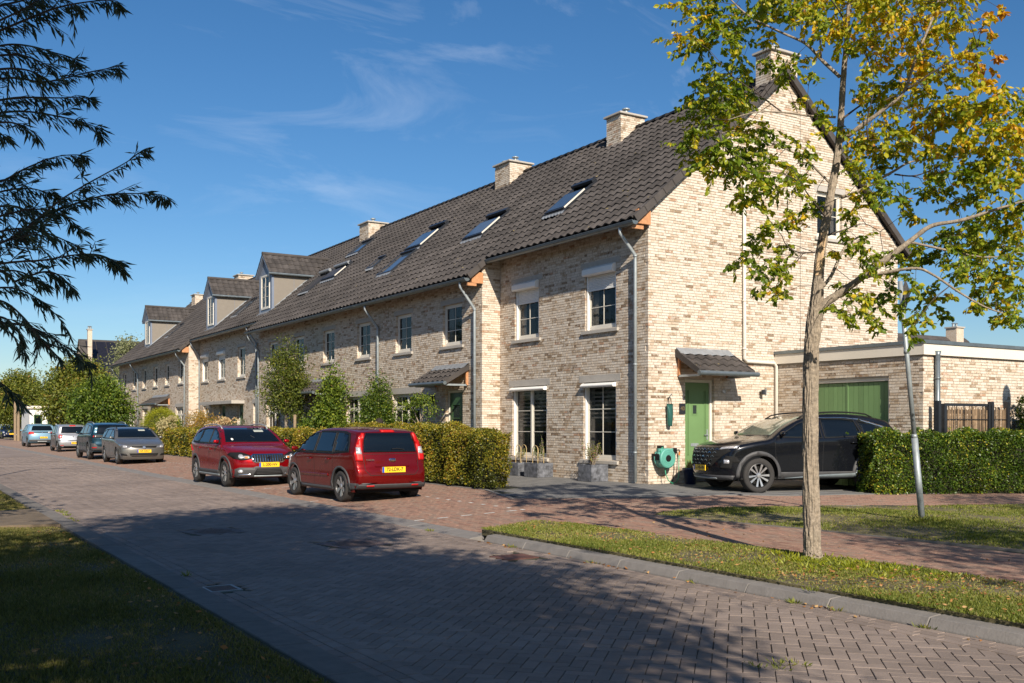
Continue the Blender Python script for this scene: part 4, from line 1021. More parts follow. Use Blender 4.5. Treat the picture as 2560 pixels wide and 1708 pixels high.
t6, _ = house('seventh house of the terrace, left of the bright strip where the row steps forward', 13.91, 54.8, 61.0, 13.4,
    [(55.95, 56.98), (59.1, 60.1)], [(56.0, 57.65, .85, 2.60)], [(59.3, 60.2, 2.62)], [(59.0, 60.99)], [(18.2, 19.1, 60.0, 60.9, 9.4, 10.7, 1)], [], [], 0, 0, [55.42], padlo=.102, loY=54.7)
verge(t6, 54.7, 13.4, 14.35)
brick_wall(t6, (13.91, 54.8, 0), (1, 0, 0), (0, -1, 0), .59, .29, lambda u: rz(13.91+u)-.16, (), 0, tp=2.0)
k = MB(); k.box(13.55, 13.905, 54.73, 54.80, 5.50, 5.80); k.build('eaves_timber', [WOOD], t6)
t7, _ = house('eighth house of the terrace, behind the clipped yellow-green dome', 13.91, 61.0, 67.3, 13.4,
    [(62.0, 63.08), (65.1, 66.15)], [(64.7, 66.1, .85, 2.60)], [(61.6, 62.5, 2.62)], [(61.01, 62.9)], [], [(15.0, 16.0, 63.8, 64.7)], [(66.55, 68.2)], 0, 0, [67.2])
t8, _ = house('last house of the terrace at the far left end of the row', 13.91, 67.3, 73.5, 13.4,
    [(68.05, 69.05), (71.15, 72.19)], [(68.4, 70.2, .85, 2.60)], [(71.5, 72.4, 2.62)], [], [(18.2, 19.1, 70.0, 70.9, 9.4, 10.6, 1)], [], [], 0, 0, [73.2], hiY=73.6)
k = MB(); P = [(13.91, 0), (13.91, rz(13.91)-.17), (RIDX, rz(RIDX)-.17), (23.2, rz(RIDX)-.17-RS*(23.2-RIDX)), (23.2, 0)]
k.add([(x, 73.5, z) for x, z in P], [(0, 1, 2, 3, 4)]); k.build('end_wall', [BR], t8)
# ------------------------------------------------------------------ garage
tG = wthing('garage', (18.56, 13.15, .2), 'flat-roofed brick garage with cream fascia and green boarded doors beside the gable', 'garage')
xfF = frame_xf((18.56, 13.15, 0), (0, 1, 0), (-1, 0, 0))
brick_wall(tG, (18.56, 13.15, 0), (0, 1, 0), (-1, 0, 0), 4.09, .2, 3.115, [(.85, 3.15, .2, 2.68)], 150, ends=(.102, 0), tp=1.3)
brick_wall(tG, (18.56, 13.15, 0), (1, 0, 0), (0, -1, 0), 8.2, .2, 3.115, (), 150, tp=2.2)  # side wall paler than the front, its sunlight mixed into the tones
k = MB(); k.box(18.50, 26.9, 13.09, 13.12, 3.115, 3.35); k.box(18.50, 18.53, 13.121, 17.24, 3.115, 3.35); k.build('fascia', [FASC], tG)
k = MB(); k.box(18.47, 26.93, 13.06, 13.14, 3.351, 3.425); k.box(18.47, 18.55, 13.141, 17.24, 3.351, 3.425); k.build('roof_edging', [ZINC], tG)
k = MB(); k.box(18.55, 26.9, 13.14, 17.25, 3.30, 3.38); k.box(18.62, 26.8, 13.24, 13.30, .1, 3.1); k.build('flat_roof', [TILE_D], tG)
k = MB(); k.tube([(18.95, 13.08, 3.16), (18.95, 13.08, .1)], .055, 14); k.lathe([(.055, 0), (.075, .1), (.07, .1), (.05, 0)], 14, c=(18.95, 13.08, 3.10)); k.lathe([(.055, -.02), (.064, -.02), (.064, .02), (.055, .02)], 14, c=(18.95, 13.08, 2.62)); k.build('downpipe', [ZINC], tG, smooth=True)
k = WB(xfF); k.b(.85, 3.15, -.11, -.05, 2.60, 2.68); k.b(.85, .90, -.11, -.05, .2, 2.6); k.b(3.10, 3.15, -.11, -.05, .2, 2.6); k.build('door_frame', [FASC], tG)
for (a, b) in ((.91, 2.0), (2.05, 3.09)):
    k = WB(xfF); k.b(a, b, -.13, -.115, .22, 2.59); gd = k.build('garage_door', [GREEN], tG)
    n = 8
    for i in range(n):
        u0 = a+(b-a)*i/n+.004; u1 = a+(b-a)*(i+1)/n-.004
        k = WB(xfF); k.b(u0, u1, -.115, -.098, .24, 2.58, t=random.random()); k.build('board', [GREEN], gd)
k = WB(xfF); k.b(2.0, 2.05, -.11, -.085, .22, 2.59, t=.9); k.build('door_post', [GREEN], tG)
# ------------------------------------------------------------------ cars
def paint(name, col, metal=.35, rough=.32):
    m, t, b, N, K = nodes(name)
    b.inputs['Base Color'].default_value = (*col, 1); b.inputs['Metallic'].default_value = metal; b.inputs['Roughness'].default_value = rough
    b.inputs['Coat Weight'].default_value = .65; b.inputs['Coat Roughness'].default_value = .03; b.inputs['Specular IOR Level'].default_value = .15
    g = N('ShaderNodeNewGeometry'); n = N('ShaderNodeTexNoise'); n.inputs['Scale'].default_value = 3; n.inputs['Detail'].default_value = 5; K(g.outputs['Position'], n.inputs['Vector'])
    r = ramp(t, [(.35, (rough*.9,)*3), (.75, (rough*1.35,)*3)]); K(n.outputs['Fac'], r.inputs['Fac']); K(r.outputs['Color'], b.inputs['Roughness'])
    return m
TYRE = mat('tyre_rubber', (.028, .026, .025), .85, var=.2, scale=20)
RIMD = mat('dark_rim', (.05, .05, .052), .4, metal=.7)
RIMS = mat('silver_rim', (.55, .55, .56), .32, metal=.85)
CHROME = mat('chrome', (.72, .73, .75), .12, metal=1, var=.03)
TRIM = mat('grey_cladding', (.055, .055, .058), .6, var=.12)
LAMPG = mat('lamp_grey', (.16, .16, .17), .15, metal=.3, coat=1)
REDL = mat('red_lamp', (.45, .008, .008), .45, var=.05, spec=.3)
CLRL = mat('clear_lamp', (.50, .50, .52), .2, metal=.4, var=.35, scale=30, coat=.5)
AMBER = mat('amber_lamp', (.75, .22, .02), .15, coat=1)
PLATE = mat('plate_yellow', (.85, .52, .02), .4, var=.02)
PBLUE = mat('plate_blue', (.02, .07, .45), .4)
INK = mat('ink', (.012, .012, .012), .5)
SEAM = mat('seam', (.008, .008, .008), .8)
UNDER = mat('underbody', (.006, .006, .006), .95)
def catmull(P, n=8):
    P = [Vector((a, b)) for a, b in P]; Q = []
    for i in range(len(P)-1):
        p0 = P[max(0, i-1)]; p1 = P[i]; p2 = P[i+1]; p3 = P[min(len(P)-1, i+2)]
        k = max(2, min(n, int((p2-p1).length/.06)+1)) 
        d = (p2-p1).length
        m1 = (p2-p0)*(d/max(1e-6, ((p1-p0).length+d))) if i else (p2-p1); m2 = (p3-p1)*(d/max(1e-6, (d+(p3-p2).length))) if i < len(P)-2 else (p2-p1)
        for j in range(k):
            s = j/k; s2 = s*s; s3 = s2*s
            Q.append(p1*(2*s3-3*s2+1)+m1*(s3-2*s2+s)+p2*(-2*s3+3*s2)+m2*(s3-s2))
    Q.append(P[-1]); return Q
def sstep(a, b, x):
    t = min(1, max(0, (x-a)/(b-a))); return t*t*(3-2*t)
_wheels = {}
def wheel_meshes(R, w, style):
    key = (R, w, style)
    if key in _wheels: return _wheels[key]
    t = MB(); rr = R*.70
    t.lathe([(rr, -w/2+.01), (R-.03, -w/2), (R-.006, -w/2+.02), (R, -w/2+.05), (R, w/2-.05), (R-.006, w/2-.02), (R-.03, w/2), (rr+.015, w/2-.004), (rr, w/2-.012)], 40, axis='y')
    tm = t.mesh('tyre', [TYRE], True)
    m = MB(); m.lathe([(rr, w/2-.012), (rr-.012, w/2-.008), (rr-.022, w/2-.03), (rr-.03, -w/2+.03), (0, -w/2+.03)], 36, 0, axis='y')
    m.lathe([(rr*.75, w/2-.09), (0, w/2-.085)], 20, 1, axis='y')
    n, lean, wd = {'six': (6, 0, .26), 'five': (5, 0, .34), 'multi': (10, .04, .12), 'star': (10, .0, .13)}[style]
    for i in range(n):
        a = 2*math.pi*i/n
        if style == 'star': a = 2*math.pi*(i//2)/5+(.10 if i % 2 else -.10); lean = .55 if i % 2 else -.10
        for (r0, r1, w0, w1, y0, y1) in ((.04, rr-.012, wd*.55*rr*.6, wd*rr*.75, w/2-.035, w/2-.018),):
            ca, sa = math.cos(a), math.sin(a)
            def q(r, s, y): 
                x_ = r; z_ = s+lean*r*.5
                return (x_*ca-z_*sa, y, x_*sa+z_*ca)
            V = [q(r0, -w0, y0), q(r0, w0, y0), q(r1, w1, y1), q(r1, -w1, y1)]
            V += [(v[0], v[1]-.03, v[2]) for v in V]
            m.add(V, [(0,1,2,3),(7,6,5,4),(0,4,5,1),(1,5,6,2),(2,6,7,3),(3,7,4,0)], 2)
    m.lathe([(0, w/2-.012), (.045, w/2-.014), (.06, w/2-.03)], 16, 2, axis='y')
    rm = m.mesh('rim', [RIMD, UNDER, RIMS], False)
    _wheels[key] = (tm, rm); return tm, rm
def build_car(S, label, loc, head, detail=2, slope=(0, 0), group='cars parked along the kerb'):
    """local frame: x forward from the rear bumper, shifted to the middle of the wheelbase; y left; z up"""
    Lc, Wd, WB_, ro, Rw = S['L'], S['W'], S['wb'], S['ro'], S['R']
    x0 = ro+WB_/2
    root = empty('parked_car', loc, head, label, 'car', group)
    root.rotation_euler = (slope[0], slope[1], head)
    prof = catmull(S['prof'], 7); belt = S['belt']; zmax = max(p.y for p in prof)
    hw = Wd/2; tum = S.get('tum', .17); bowf = S.get('bowf', .26); bowr = S.get('bowr', .12)
    def bz(x): return belt[0]+(belt[1]-belt[0])*(1-x/Lc)
    def Wf(x, z):
        w = hw
        f = max(0, (x-(Lc-1.0))/1.0); w -= .075*f**2.2; r = max(0, (.9-x)/.9); w -= .07*r**2
        b = bz(x)
        if z > b: w -= tum*((z-b)/(zmax-b))**1.08+.012*sstep(0, .05, z-b)
        w -= .022*sstep(b-.02, b-.34, z)      # slight hollow under the shoulder
        if z < .38: w -= .05*((.38-z)/.2)
        return max(.05, w)
    def D(x, y, z):
        n = min(1.0, abs(y)/hw)
        xx = x-bowf*(n**2.6)*sstep(Lc-1.5, Lc, x)+bowr*(n**2.6)*sstep(1.0, 0, x)
        zz = z-S.get('crown', .05)*(n**2)*sstep(.95, zmax, z)-.03*n**3*sstep(.6, .9, z)*sstep(Lc-1.6, Lc-1.0, x)
        return (xx-x0, y, zz)
    # --- body skin: a strip over the top and two sides
    nP = len(prof); rad = S.get('rad', .075)
    nrm = []
    for i in range(nP):
        T = (prof[min(i+1, nP-1)]-prof[max(0, i-1)]).normalized(); nrm.append(Vector((-T.y, T.x)))
    inner = [prof[i]+nrm[i]*rad for i in range(nP)]
    ts = [(s, 0) for s in np.linspace(0, 1, 9)]+[(1, a) for a in np.linspace(18, 90, 5)]
    ts = [(-s, -a) for s, a in ts[::-1]][:-1]+ts
    V = []; 
    for i in range(nP):
        Wi = Wf(inner[i].x, inner[i].y)
        for (s, a) in ts:
            if a == 0: y = s*(Wi-rad); p = prof[i]
            else:
                aa = R_(abs(a)); sg = 1 if a > 0 else -1; y = sg*((Wi-rad)+rad*math.sin(aa)); p = prof[i]+nrm[i]*rad*(1-math.cos(aa))
            V.append(D(p.x, y, p.y))
    m = len(ts); F = [(i*m+j, i*m+j+1, (i+1)*m+j+1, (i+1)*m+j) for i in range(nP-1) for j in range(m-1)]
    zs = S.get('sill', .20); Ra = Rw+S.get('arch', .055)
    poly = [(p.x, p.y) for p in inner]
    if poly[-1][1] > zs: poly.append((poly[-1][0], zs))
    def arch(xc):
        if zs < Rw+Ra: th = math.asin(max(-1, min(1, (zs-Rw)/Ra)))
        a0 = math.pi-th; a1 = th
        return [(xc+Ra*math.cos(a0+(a1-a0)*i/20), Rw+Ra*math.sin(a0+(a1-a0)*i/20)) for i in range(21)]
    xr, xf_ = ro, ro+WB_
    poly += arch(xr)+arch(xf_)
    if poly[0][1] > zs: poly.append((poly[0][0], zs))
    bm = bmesh.new(); bm.faces.new([bm.verts.new((a, 0, b)) for a, b in poly])
    for k in np.arange(.05, Lc, .11): bmesh.ops.bisect_plane(bm, geom=bm.verts[:]+bm.edges[:]+bm.faces[:], plane_co=(k, 0, 0), plane_no=(1, 0, 0))
    for k in np.arange(.25, zmax, .07): bmesh.ops.bisect_plane(bm, geom=bm.verts[:]+bm.edges[:]+bm.faces[:], plane_co=(0, 0, k), plane_no=(0, 0, 1))
    bmesh.ops.triangulate(bm, faces=[f for f in bm.faces if len(f.verts) > 4])
    bm.verts.index_update(); sv = [(v.co.x, v.co.z) for v in bm.verts]; sf = [tuple(v.index for v in f.verts) for f in bm.faces]; bm.free()
    for sg in (1, -1):
        b = len(V); V += [D(x, sg*Wf(x, z), z) for x, z in sv]; F += [tuple(b+i for i in (f if sg < 0 else f[::-1])) for f in sf]
    me = mkmesh('body', V, F, [S['paint']], smooth=True)
    body = link('body', me, root)
    bvh = BVHTree.FromPolygons([tuple(v) for v in V], F)
    # --- patches laid on the skin
    def patch(name, poly, side, off, mat_, parent=root, inset=.012, step=.07, smooth=True):
        """side: 'L','R' polygons in (x,z); 'F','B' polygons in (y,z); 'T' in (x,y)"""
        bm = bmesh.new()
        try: bm.faces.new([bm.verts.new((a, b, 0)) for a, b in poly])
        except ValueError: bm.free(); return None
        xs = [p[0] for p in poly]; ys = [p[1] for p in poly]
        for k in np.arange(min(xs)+step*.5, max(xs), step): bmesh.ops.bisect_plane(bm, geom=bm.verts[:]+bm.edges[:]+bm.faces[:], plane_co=(k, 0, 0), plane_no=(1, 0, 0))
        for k in np.arange(min(ys)+step*.5, max(ys), step): bmesh.ops.bisect_plane(bm, geom=bm.verts[:]+bm.edges[:]+bm.faces[:], plane_co=(0, k, 0), plane_no=(0, 1, 0))
        bmesh.ops.triangulate(bm, faces=[f for f in bm.faces if len(f.verts) > 4])
        hit = {}
        for v in bm.verts:
            a, b = v.co.x, v.co.y
            if side in 'LR': sg = 1 if side == 'L' else -1; o, d = Vector((a-x0, sg*3, b)), Vector((0, -sg, 0))
            elif side == 'F': o, d = Vector((6, a, b)), Vector((-1, 0, 0))
            elif side == 'B': o, d = Vector((-6, a, b)), Vector((1, 0, 0))
            else: o, d = Vector((a-x0, b, 4)), Vector((0, 0, -1))
            h = bvh.ray_cast(o, d)
            if h[0] is None:
                h = bvh.find_nearest(o+d*(3-hw if side in 'LR' else (6-Lc/2 if side in 'FB' else 2.6)))
            n = h[1]
            if n.dot(d) > 0: n = -n
            hit[v] = (h[0], n, d)
        be = [e for e in bm.edges if len(e.link_faces) == 1]
        for v in bm.verts: p, n, d = hit[v]; v.co = p+n*off
        if off > .006:
            r = bmesh.ops.extrude_edge_only(bm, edges=be); vm = {}
            for e in be: pass
            for g in r['geom']:
                if isinstance(g, bmesh.types.BMVert):
                    src = min(hit, key=lambda q: (q.co-g.co).length_squared); g.co = hit[src][0]-hit[src][1]*.004
        me = bpy.data.meshes.new(name); bm.to_mesh(me); bm.free(); me.materials.append(mat_)
        if smooth: me.polygons.foreach_set('use_smooth', np.ones(len(me.polygons), dtype=bool))
        return link(name, me, parent)
    def strip(pts, side, w, off, mat_, parent=root, name='seam'):
        """thin line following the skin"""
        P = []
        for (a, b), (c, d) in zip(pts[:-1], pts[1:]):
            n = max(1, int(math.hypot(c-a, d-b)/.07))
            for i in range(n): P.append((a+(c-a)*i/n, b+(d-b)*i/n))
        P.append(pts[-1]); H = []
        for a, b in P:
            if side in 'LR': sg = 1 if side == 'L' else -1; o, d = Vector((a-x0, sg*3, b)), Vector((0, -sg, 0))
            elif side == 'F': o, d = Vector((6, a, b)), Vector((-1, 0, 0))
            elif side == 'B': o, d = Vector((-6, a, b)), Vector((1, 0, 0))
            else: o, d = Vector((a-x0, b, 4)), Vector((0, 0, -1))
            h = bvh.ray_cast(o, d)
            if h[0] is None: continue
            n = h[1] if h[1].dot(d) < 0 else -h[1]
            H.append((h[0], n))
        if len(H) < 2: return
        Vv = []
        for i, (p, n) in enumerate(H):
            t = (H[min(i+1, len(H)-1)][0]-H[max(0, i-1)][0]).normalized(); s = t.cross(n).normalized()*(w/2)
            Vv += [p+s+n*off*.2, p+s*.7+n*off, p-s*.7+n*off, p-s+n*off*.2]
        k = len(H)
        return link(name, mkmesh(name, Vv, [(i*4+j, i*4+j+1, i*4+j+5, i*4+j+4) for i in range(k-1) for j in range(3)], [mat_]), parent)
    # --- underbody and wheel wells
    u = MB(); u.box(-Lc/2+.30, Lc/2-.35, -hw+.20, hw-.20, zs-.02, zs+.25)
    u.box(.35-x0, Lc-.45-x0, -hw+.06, hw-.06, zs+.005, zs+.04)
    for xc in (xr-x0, xf_-x0):
        for sg in (1, -1):
            n = 18; w1 = sg*(Wf(xc+x0, .6)-.012); w0 = sg*(hw-.34)
            A_ = [(xc+(Ra+.005)*math.cos(math.pi*1.08-math.pi*1.16*i/n), Rw+(Ra+.005)*math.sin(math.pi*1.08-math.pi*1.16*i/n)) for i in range(n+1)]
            for (p, q) in zip(A_[:-1], A_[1:]): u.quad((p[0], w0, p[1]), (q[0], w0, q[1]), (q[0], w1, q[1]), (p[0], w1, p[1]))
            u.add([(p[0], w0, p[1]) for p in A_], [tuple(range(n+1))])
    u.build('underbody', [UNDER], root)
    # --- wheels
    tm, rm = wheel_meshes(Rw, S.get('tw', .215), S.get('rim', 'five'))
    for xc in (xr-x0, xf_-x0):
        for sg in (1, -1):
            yy = sg*(Wf(xc+x0, .5)-.105-S.get('winset', .0))
            wv = link('wheel', tm, root, (xc, yy, Rw), (0, random.uniform(0, 6), 0 if sg > 0 else math.pi))
            link('rim', rm, wv)
    # --- side fittings, mirrored
    for sd in 'LR':
        if S.get('flare'):
            for xc in (xr, xf_):
                f0, f1 = Ra-.004, Ra+S['flare']; n = 22; th = math.asin((zs+.04-Rw)/f1); P = []
                for i in range(n+1): a = math.pi-th-(math.pi-2*th)*i/n; P.append((xc+f1*math.cos(a), Rw+f1*math.sin(a)))
                for i in range(n+1): a = th+(math.pi-2*th)*i/n; P.append((xc+f0*math.cos(a), Rw+f0*math.sin(a)))
                patch('wheel_arch_trim', P, sd, .016, S['clad'], root, step=.12)
            za = S['sillh']
            patch('sill_trim', [(xr+Ra*.95, zs+.01), (xf_-Ra*.95, zs+.01), (xf_-Ra*1.02, za), (xr+Ra*1.02, za)], sd, .014, S['clad'], root, step=.25)
        for (P, mm, nm, of) in S.get('side', []): patch(nm, P, sd, of, mm, root)
        if S.get('dlo'): patch('window_surround', S['dlo'], sd, .004, BLACK, root, step=.09)
        for P in S['wins']:
            fr_ = S.get('winframe')
            patch('side_window', P, sd, .008, CGLASS, root, step=.09)
            strip(P+[P[0]], sd, .022, .012, S.get('frame', BLACK), root, 'window_trim')
        if detail > 0:
            for P in S.get('seams', []): strip(P, sd, .009, .002, SEAM)
            for (hx, hz) in S.get('handles', []):
                k = MB(); y = (1 if sd == 'L' else -1)*(Wf(hx, hz)); s_ = 1 if sd == 'L' else -1
                k.tube([(hx-.08-x0, y+s_*.005, hz), (hx-.06-x0, y+s_*.035, hz), (hx+.06-x0, y+s_*.035, hz), (hx+.08-x0, y+s_*.005, hz)], .013, 8)
                k.build('door_handle', [S.get('handlemat', S['paint'])], root, smooth=True)
        mx, mz = S['mirror']; s_ = 1 if sd == 'L' else -1; y = s_*Wf(mx, mz)
        k = MB(); bm = bmesh.new(); bmesh.ops.create_icosphere(bm, subdivisions=2, radius=1)
        for v in bm.verts:
            v.co = Vector(tuple(math.copysign(abs(c)**.7, c) for c in v.co)); v.co = Vector((v.co.x*.05*(1 if v.co.x > 0 else .35), v.co.y*.078, v.co.z*.048)); v.co += Vector((mx-x0, y+s_*.09, mz+.06))
        me = bpy.data.meshes.new('mirror'); bm.to_mesh(me); bm.free(); me.materials.append(S.get('mirrormat', S['paint'])); me.polygons.foreach_set('use_smooth', np.ones(len(me.polygons), dtype=bool))
        mo = link('mirror', me, root)
        k = MB(); k.tube([(mx-x0, y-s_*.02, mz-.01), (mx-x0, y+s_*.08, mz+.03)], .022, 8); k.build('mirror_arm', [BLACK], mo)
        if S.get('rails'):
            xa, xb = S['rails']; k = MB(); n = 12; P = []
            for i in range(n+1):
                x = xa+(xb-xa)*i/n; yy = s_*(Wf(x, zmax)-.065); h = bvh.ray_cast(Vector((x-x0, yy, 4)), Vector((0, 0, -1)))
                zz = h[0].z if h[0] is not None else zmax
                P.append((x-x0, yy, zz+(.042 if 0 < i < n else .0)))
            k.tube(P, .016, 8); k.build('roof_rail', [S.get('railmat', ZINC_L)], root, smooth=True)
    for (P, sd, of, mm, nm, mir) in S.get('patches', []):
        patch(nm, P, sd, of, mm, root)
        if mir: patch(nm, [(-a, b) for a, b in P][::-1] if sd in 'FB' else [(a, -b) for a, b in P][::-1], sd, of, mm, root)
    for (P, sd, w, of, mm, nm) in S.get('strips', []): strip(P, sd, w, of, mm, root, nm)
    # --- number plate
    for (sd, y, z, s) in S.get('plates', []):
        dr = 1 if sd == 'F' else -1
        h = bvh.ray_cast(Vector((dr*6, y, z)), Vector((-dr, 0, 0)))
        xp = (h[0].x if h[0] is not None else dr*Lc/2)+dr*.02
        for yy in (y-.24, y+.24):
            h = bvh.ray_cast(Vector((dr*6, yy, z)), Vector((-dr, 0, 0)))
        k = MB(); k.box(xp-.012, xp+.004, y-.262, y+.262, z-.057, z+.057); pl = k.build('number_plate', [PLATE], root)
        k = MB(); yb = y+dr*(-.262+.02) if dr < 0 else y-.262+.02
        # the blue strip is on the reader's left
        yl = y-dr*.262 if dr > 0 else y+.262
        if dr > 0: k.box(xp+.0042, xp+.005, y-.262, y-.262+.045, z-.055, z+.055)
        else: k.box(xp-.0135, xp-.0125, y+.262-.045, y+.262, z-.055, z+.055)
        k.build('plate_strip', [PBLUE], pl)
        if s and detail > 0:
            fx = xp+.005 if dr > 0 else xp-.013
            text(s, .098, (fx, y+(.02 if dr > 0 else -.02), z+.002), (R_(90), 0, R_(90) if dr > 0 else R_(-90)), INK, pl, 'plate_text', extr=.0008, sx=.95)
    S['_fn'] = (patch, strip, bvh, Wf, x0, root, text)
    return root
def rr(y0, y1, z0, z1, c=.03, n=3):
    """rounded rectangle"""
    P = []
    for (cx, cy, a0) in ((y1-c, z1-c, 0), (y0+c, z1-c, 90), (y0+c, z0+c, 180), (y1-c, z0+c, 270)):
        for i in range(n+1): a = R_(a0+90*i/n); P.append((cx+c*math.cos(a), cy+c*math.sin(a)))
    return P
P_RED1 = paint('crossover_red', (.28, .003, .007), .55, .27)
P_RED2 = paint('wine_red', (.17, .004, .004), .55, .27)
P_GREY = paint('tungsten_grey', (.17, .165, .155), .6, .32)
P_TEAL = paint('deep_teal', (.006, .028, .045), .4, .28)
P_BLUE = paint('pale_blue', (.17, .30, .40), .15, .35)
P_SILV = paint('silver_paint', (.42, .43, .45), .6, .3)
P_NAVY = paint('navy_paint', (.008, .013, .035), .4, .28)
P_BLK = paint('black_paint', (.006, .007, .010), .2, .24)
P_WHT = paint('white_paint', (.70, .70, .70), .05, .35)
# --- 1: wine red tall hatchback, seen from behind
S = dict(L=4.02, W=1.74, wb=2.485, ro=.745, R=.318, paint=P_RED2, belt=(.93, .99), tum=.205, sill=.22, arch=.06, rim='six', rad=.065, bowr=.10, bowf=.30, crown=.045,
  prof=[(3.93,.26),(4.0,.42),(4.0,.58),(3.93,.72),(3.75,.86),(3.4,.97),(3.16,1.02),(2.95,1.13),(2.6,1.34),(2.38,1.44),(2.05,1.50),(1.5,1.535),(.9,1.515),(.45,1.475),(.28,1.44),(.215,1.385),(.165,1.15),(.10,.97),(.07,.85),(.05,.74),(.02,.68),(0,.60),(0,.45),(.03,.36),(.08,.28)],
  wins=[[(3.00,.985),(2.90,1.09),(2.62,1.28),(2.38,1.385),(2.08,1.42),(2.06,.985)], [(1.98,.985),(2.0,1.425),(1.5,1.43),(1.22,1.42),(1.10,1.0)], [(1.03,1.005),(1.15,1.42),(.80,1.41),(.60,1.38),(.46,1.18),(.40,1.04)]],
  seams=[[(3.02,.95),(2.98,.6),(2.9,.32),(2.05,.30)],[(2.05,.30),(2.02,.98),(2.03,1.42)],[(2.03,.30),(1.25,.30),(1.13,.55),(1.08,.85),(1.05,1.0)]],
  handles=[(2.22,.86),(1.28,.87)], mirror=(2.93,1.0), flare=.045, clad=TRIM, sillh=.30, frame=BLACK, dlo=[(3.04,.965),(2.92,1.12),(2.64,1.32),(2.40,1.425),(2.08,1.455),(1.2,1.46),(.74,1.445),(.54,1.40),(.42,1.18),(.36,1.02),(1.1,.975)],
  side=[([(2.80,.50),(2.80,.545),(1.32,.555),(1.32,.51)], P_RED2, 'rub_strip', .016), ([(.02,.27),(.62,.27),(.40,.40),(.02,.41)], TRIM, 'bumper_trim', .014), ([(3.23,.70),(3.29,.70),(3.29,.74),(3.23,.74)], AMBER, 'side_repeater', .012)],
  patches=[([(-.60,1.02),(.60,1.02),(.56,1.30),(.50,1.405),(-.50,1.405),(-.56,1.30)], 'B', .010, CGLASS, 'rear_window', False),
           ([(.635,.85),(.775,.85),(.775,.98),(.71,1.20),(.60,1.40),(.54,1.40),(.60,1.22),(.635,1.0)], 'B', .02, REDL, 'tail_light', True),
           ([(.64,.98),(.755,.98),(.735,1.12),(.655,1.12)], 'B', .026, CLRL, 'reversing_light', True),
           ([(-.15,1.43),(.15,1.43),(.14,1.465),(-.14,1.465)], 'B', .022, REDL, 'brake_light', False),
           (rr(-.76,.76,.27,.38,.03), 'B', .03, TRIM, 'bumper_trim', False),
           (rr(-.58,-.42,.345,.372,.01), 'B', .038, REDL, 'reflector', True),
           (rr(-.075,.075,.835,.895,.028,5), 'B', .018, CHROME, 'badge', False), (rr(-.066,.066,.843,.887,.021,5), 'B', .021, mat('badge_blue', (.01,.02,.10), .3), 'badge', False),
           ([(.55,.62),(.80,.60),(.84,.80),(.80,.88),(.62,.86),(.50,.72)], 'F', .012, CLRL, 'headlight', True),
           ([(-.6,1.08),(.6,1.08),(.52,1.38),(-.52,1.38)], 'F', .010, CGLASS, 'windscreen', False), (rr(-.4,.4,.5,.62,.03), 'F', .01, BLACK, 'grille', False)],
  strips=[([(-.60,.985),(.60,.985)], 'B', .01, .003, SEAM, 'seam'), ([(-.62,.99),(-.60,.66),(-.50,.56),(.50,.56),(.60,.66),(.62,.99)], 'B', .011, .003, SEAM, 'seam'), ([(-.38,.735),(.38,.735)], 'B', .03, .02, P_RED2, 'handle_bar'),
          ([(-.02,1.075),(-.14,1.085),(-.30,1.06)], 'B', .022, .03, BLACK, 'wiper')],
  plates=[('B', 0, .67, '72-LDK-7')])
c1 = build_car(S, 'dark red tall hatchback seen from behind, number plate 72-LDK-7', (8.68, 20.36, .055), R_(90+2.0), 2, (0, 0))
text('Ford', .055, (-2.0+.02, 0, .866), (R_(90), 0, R_(-90)), CHROME, c1, 'badge_lettering', .0006)
text('FUSION', .045, (-1.935, .50, .868), (R_(90), 0, R_(-90)), CHROME, c1, 'model_lettering', .0006, sx=1.15)
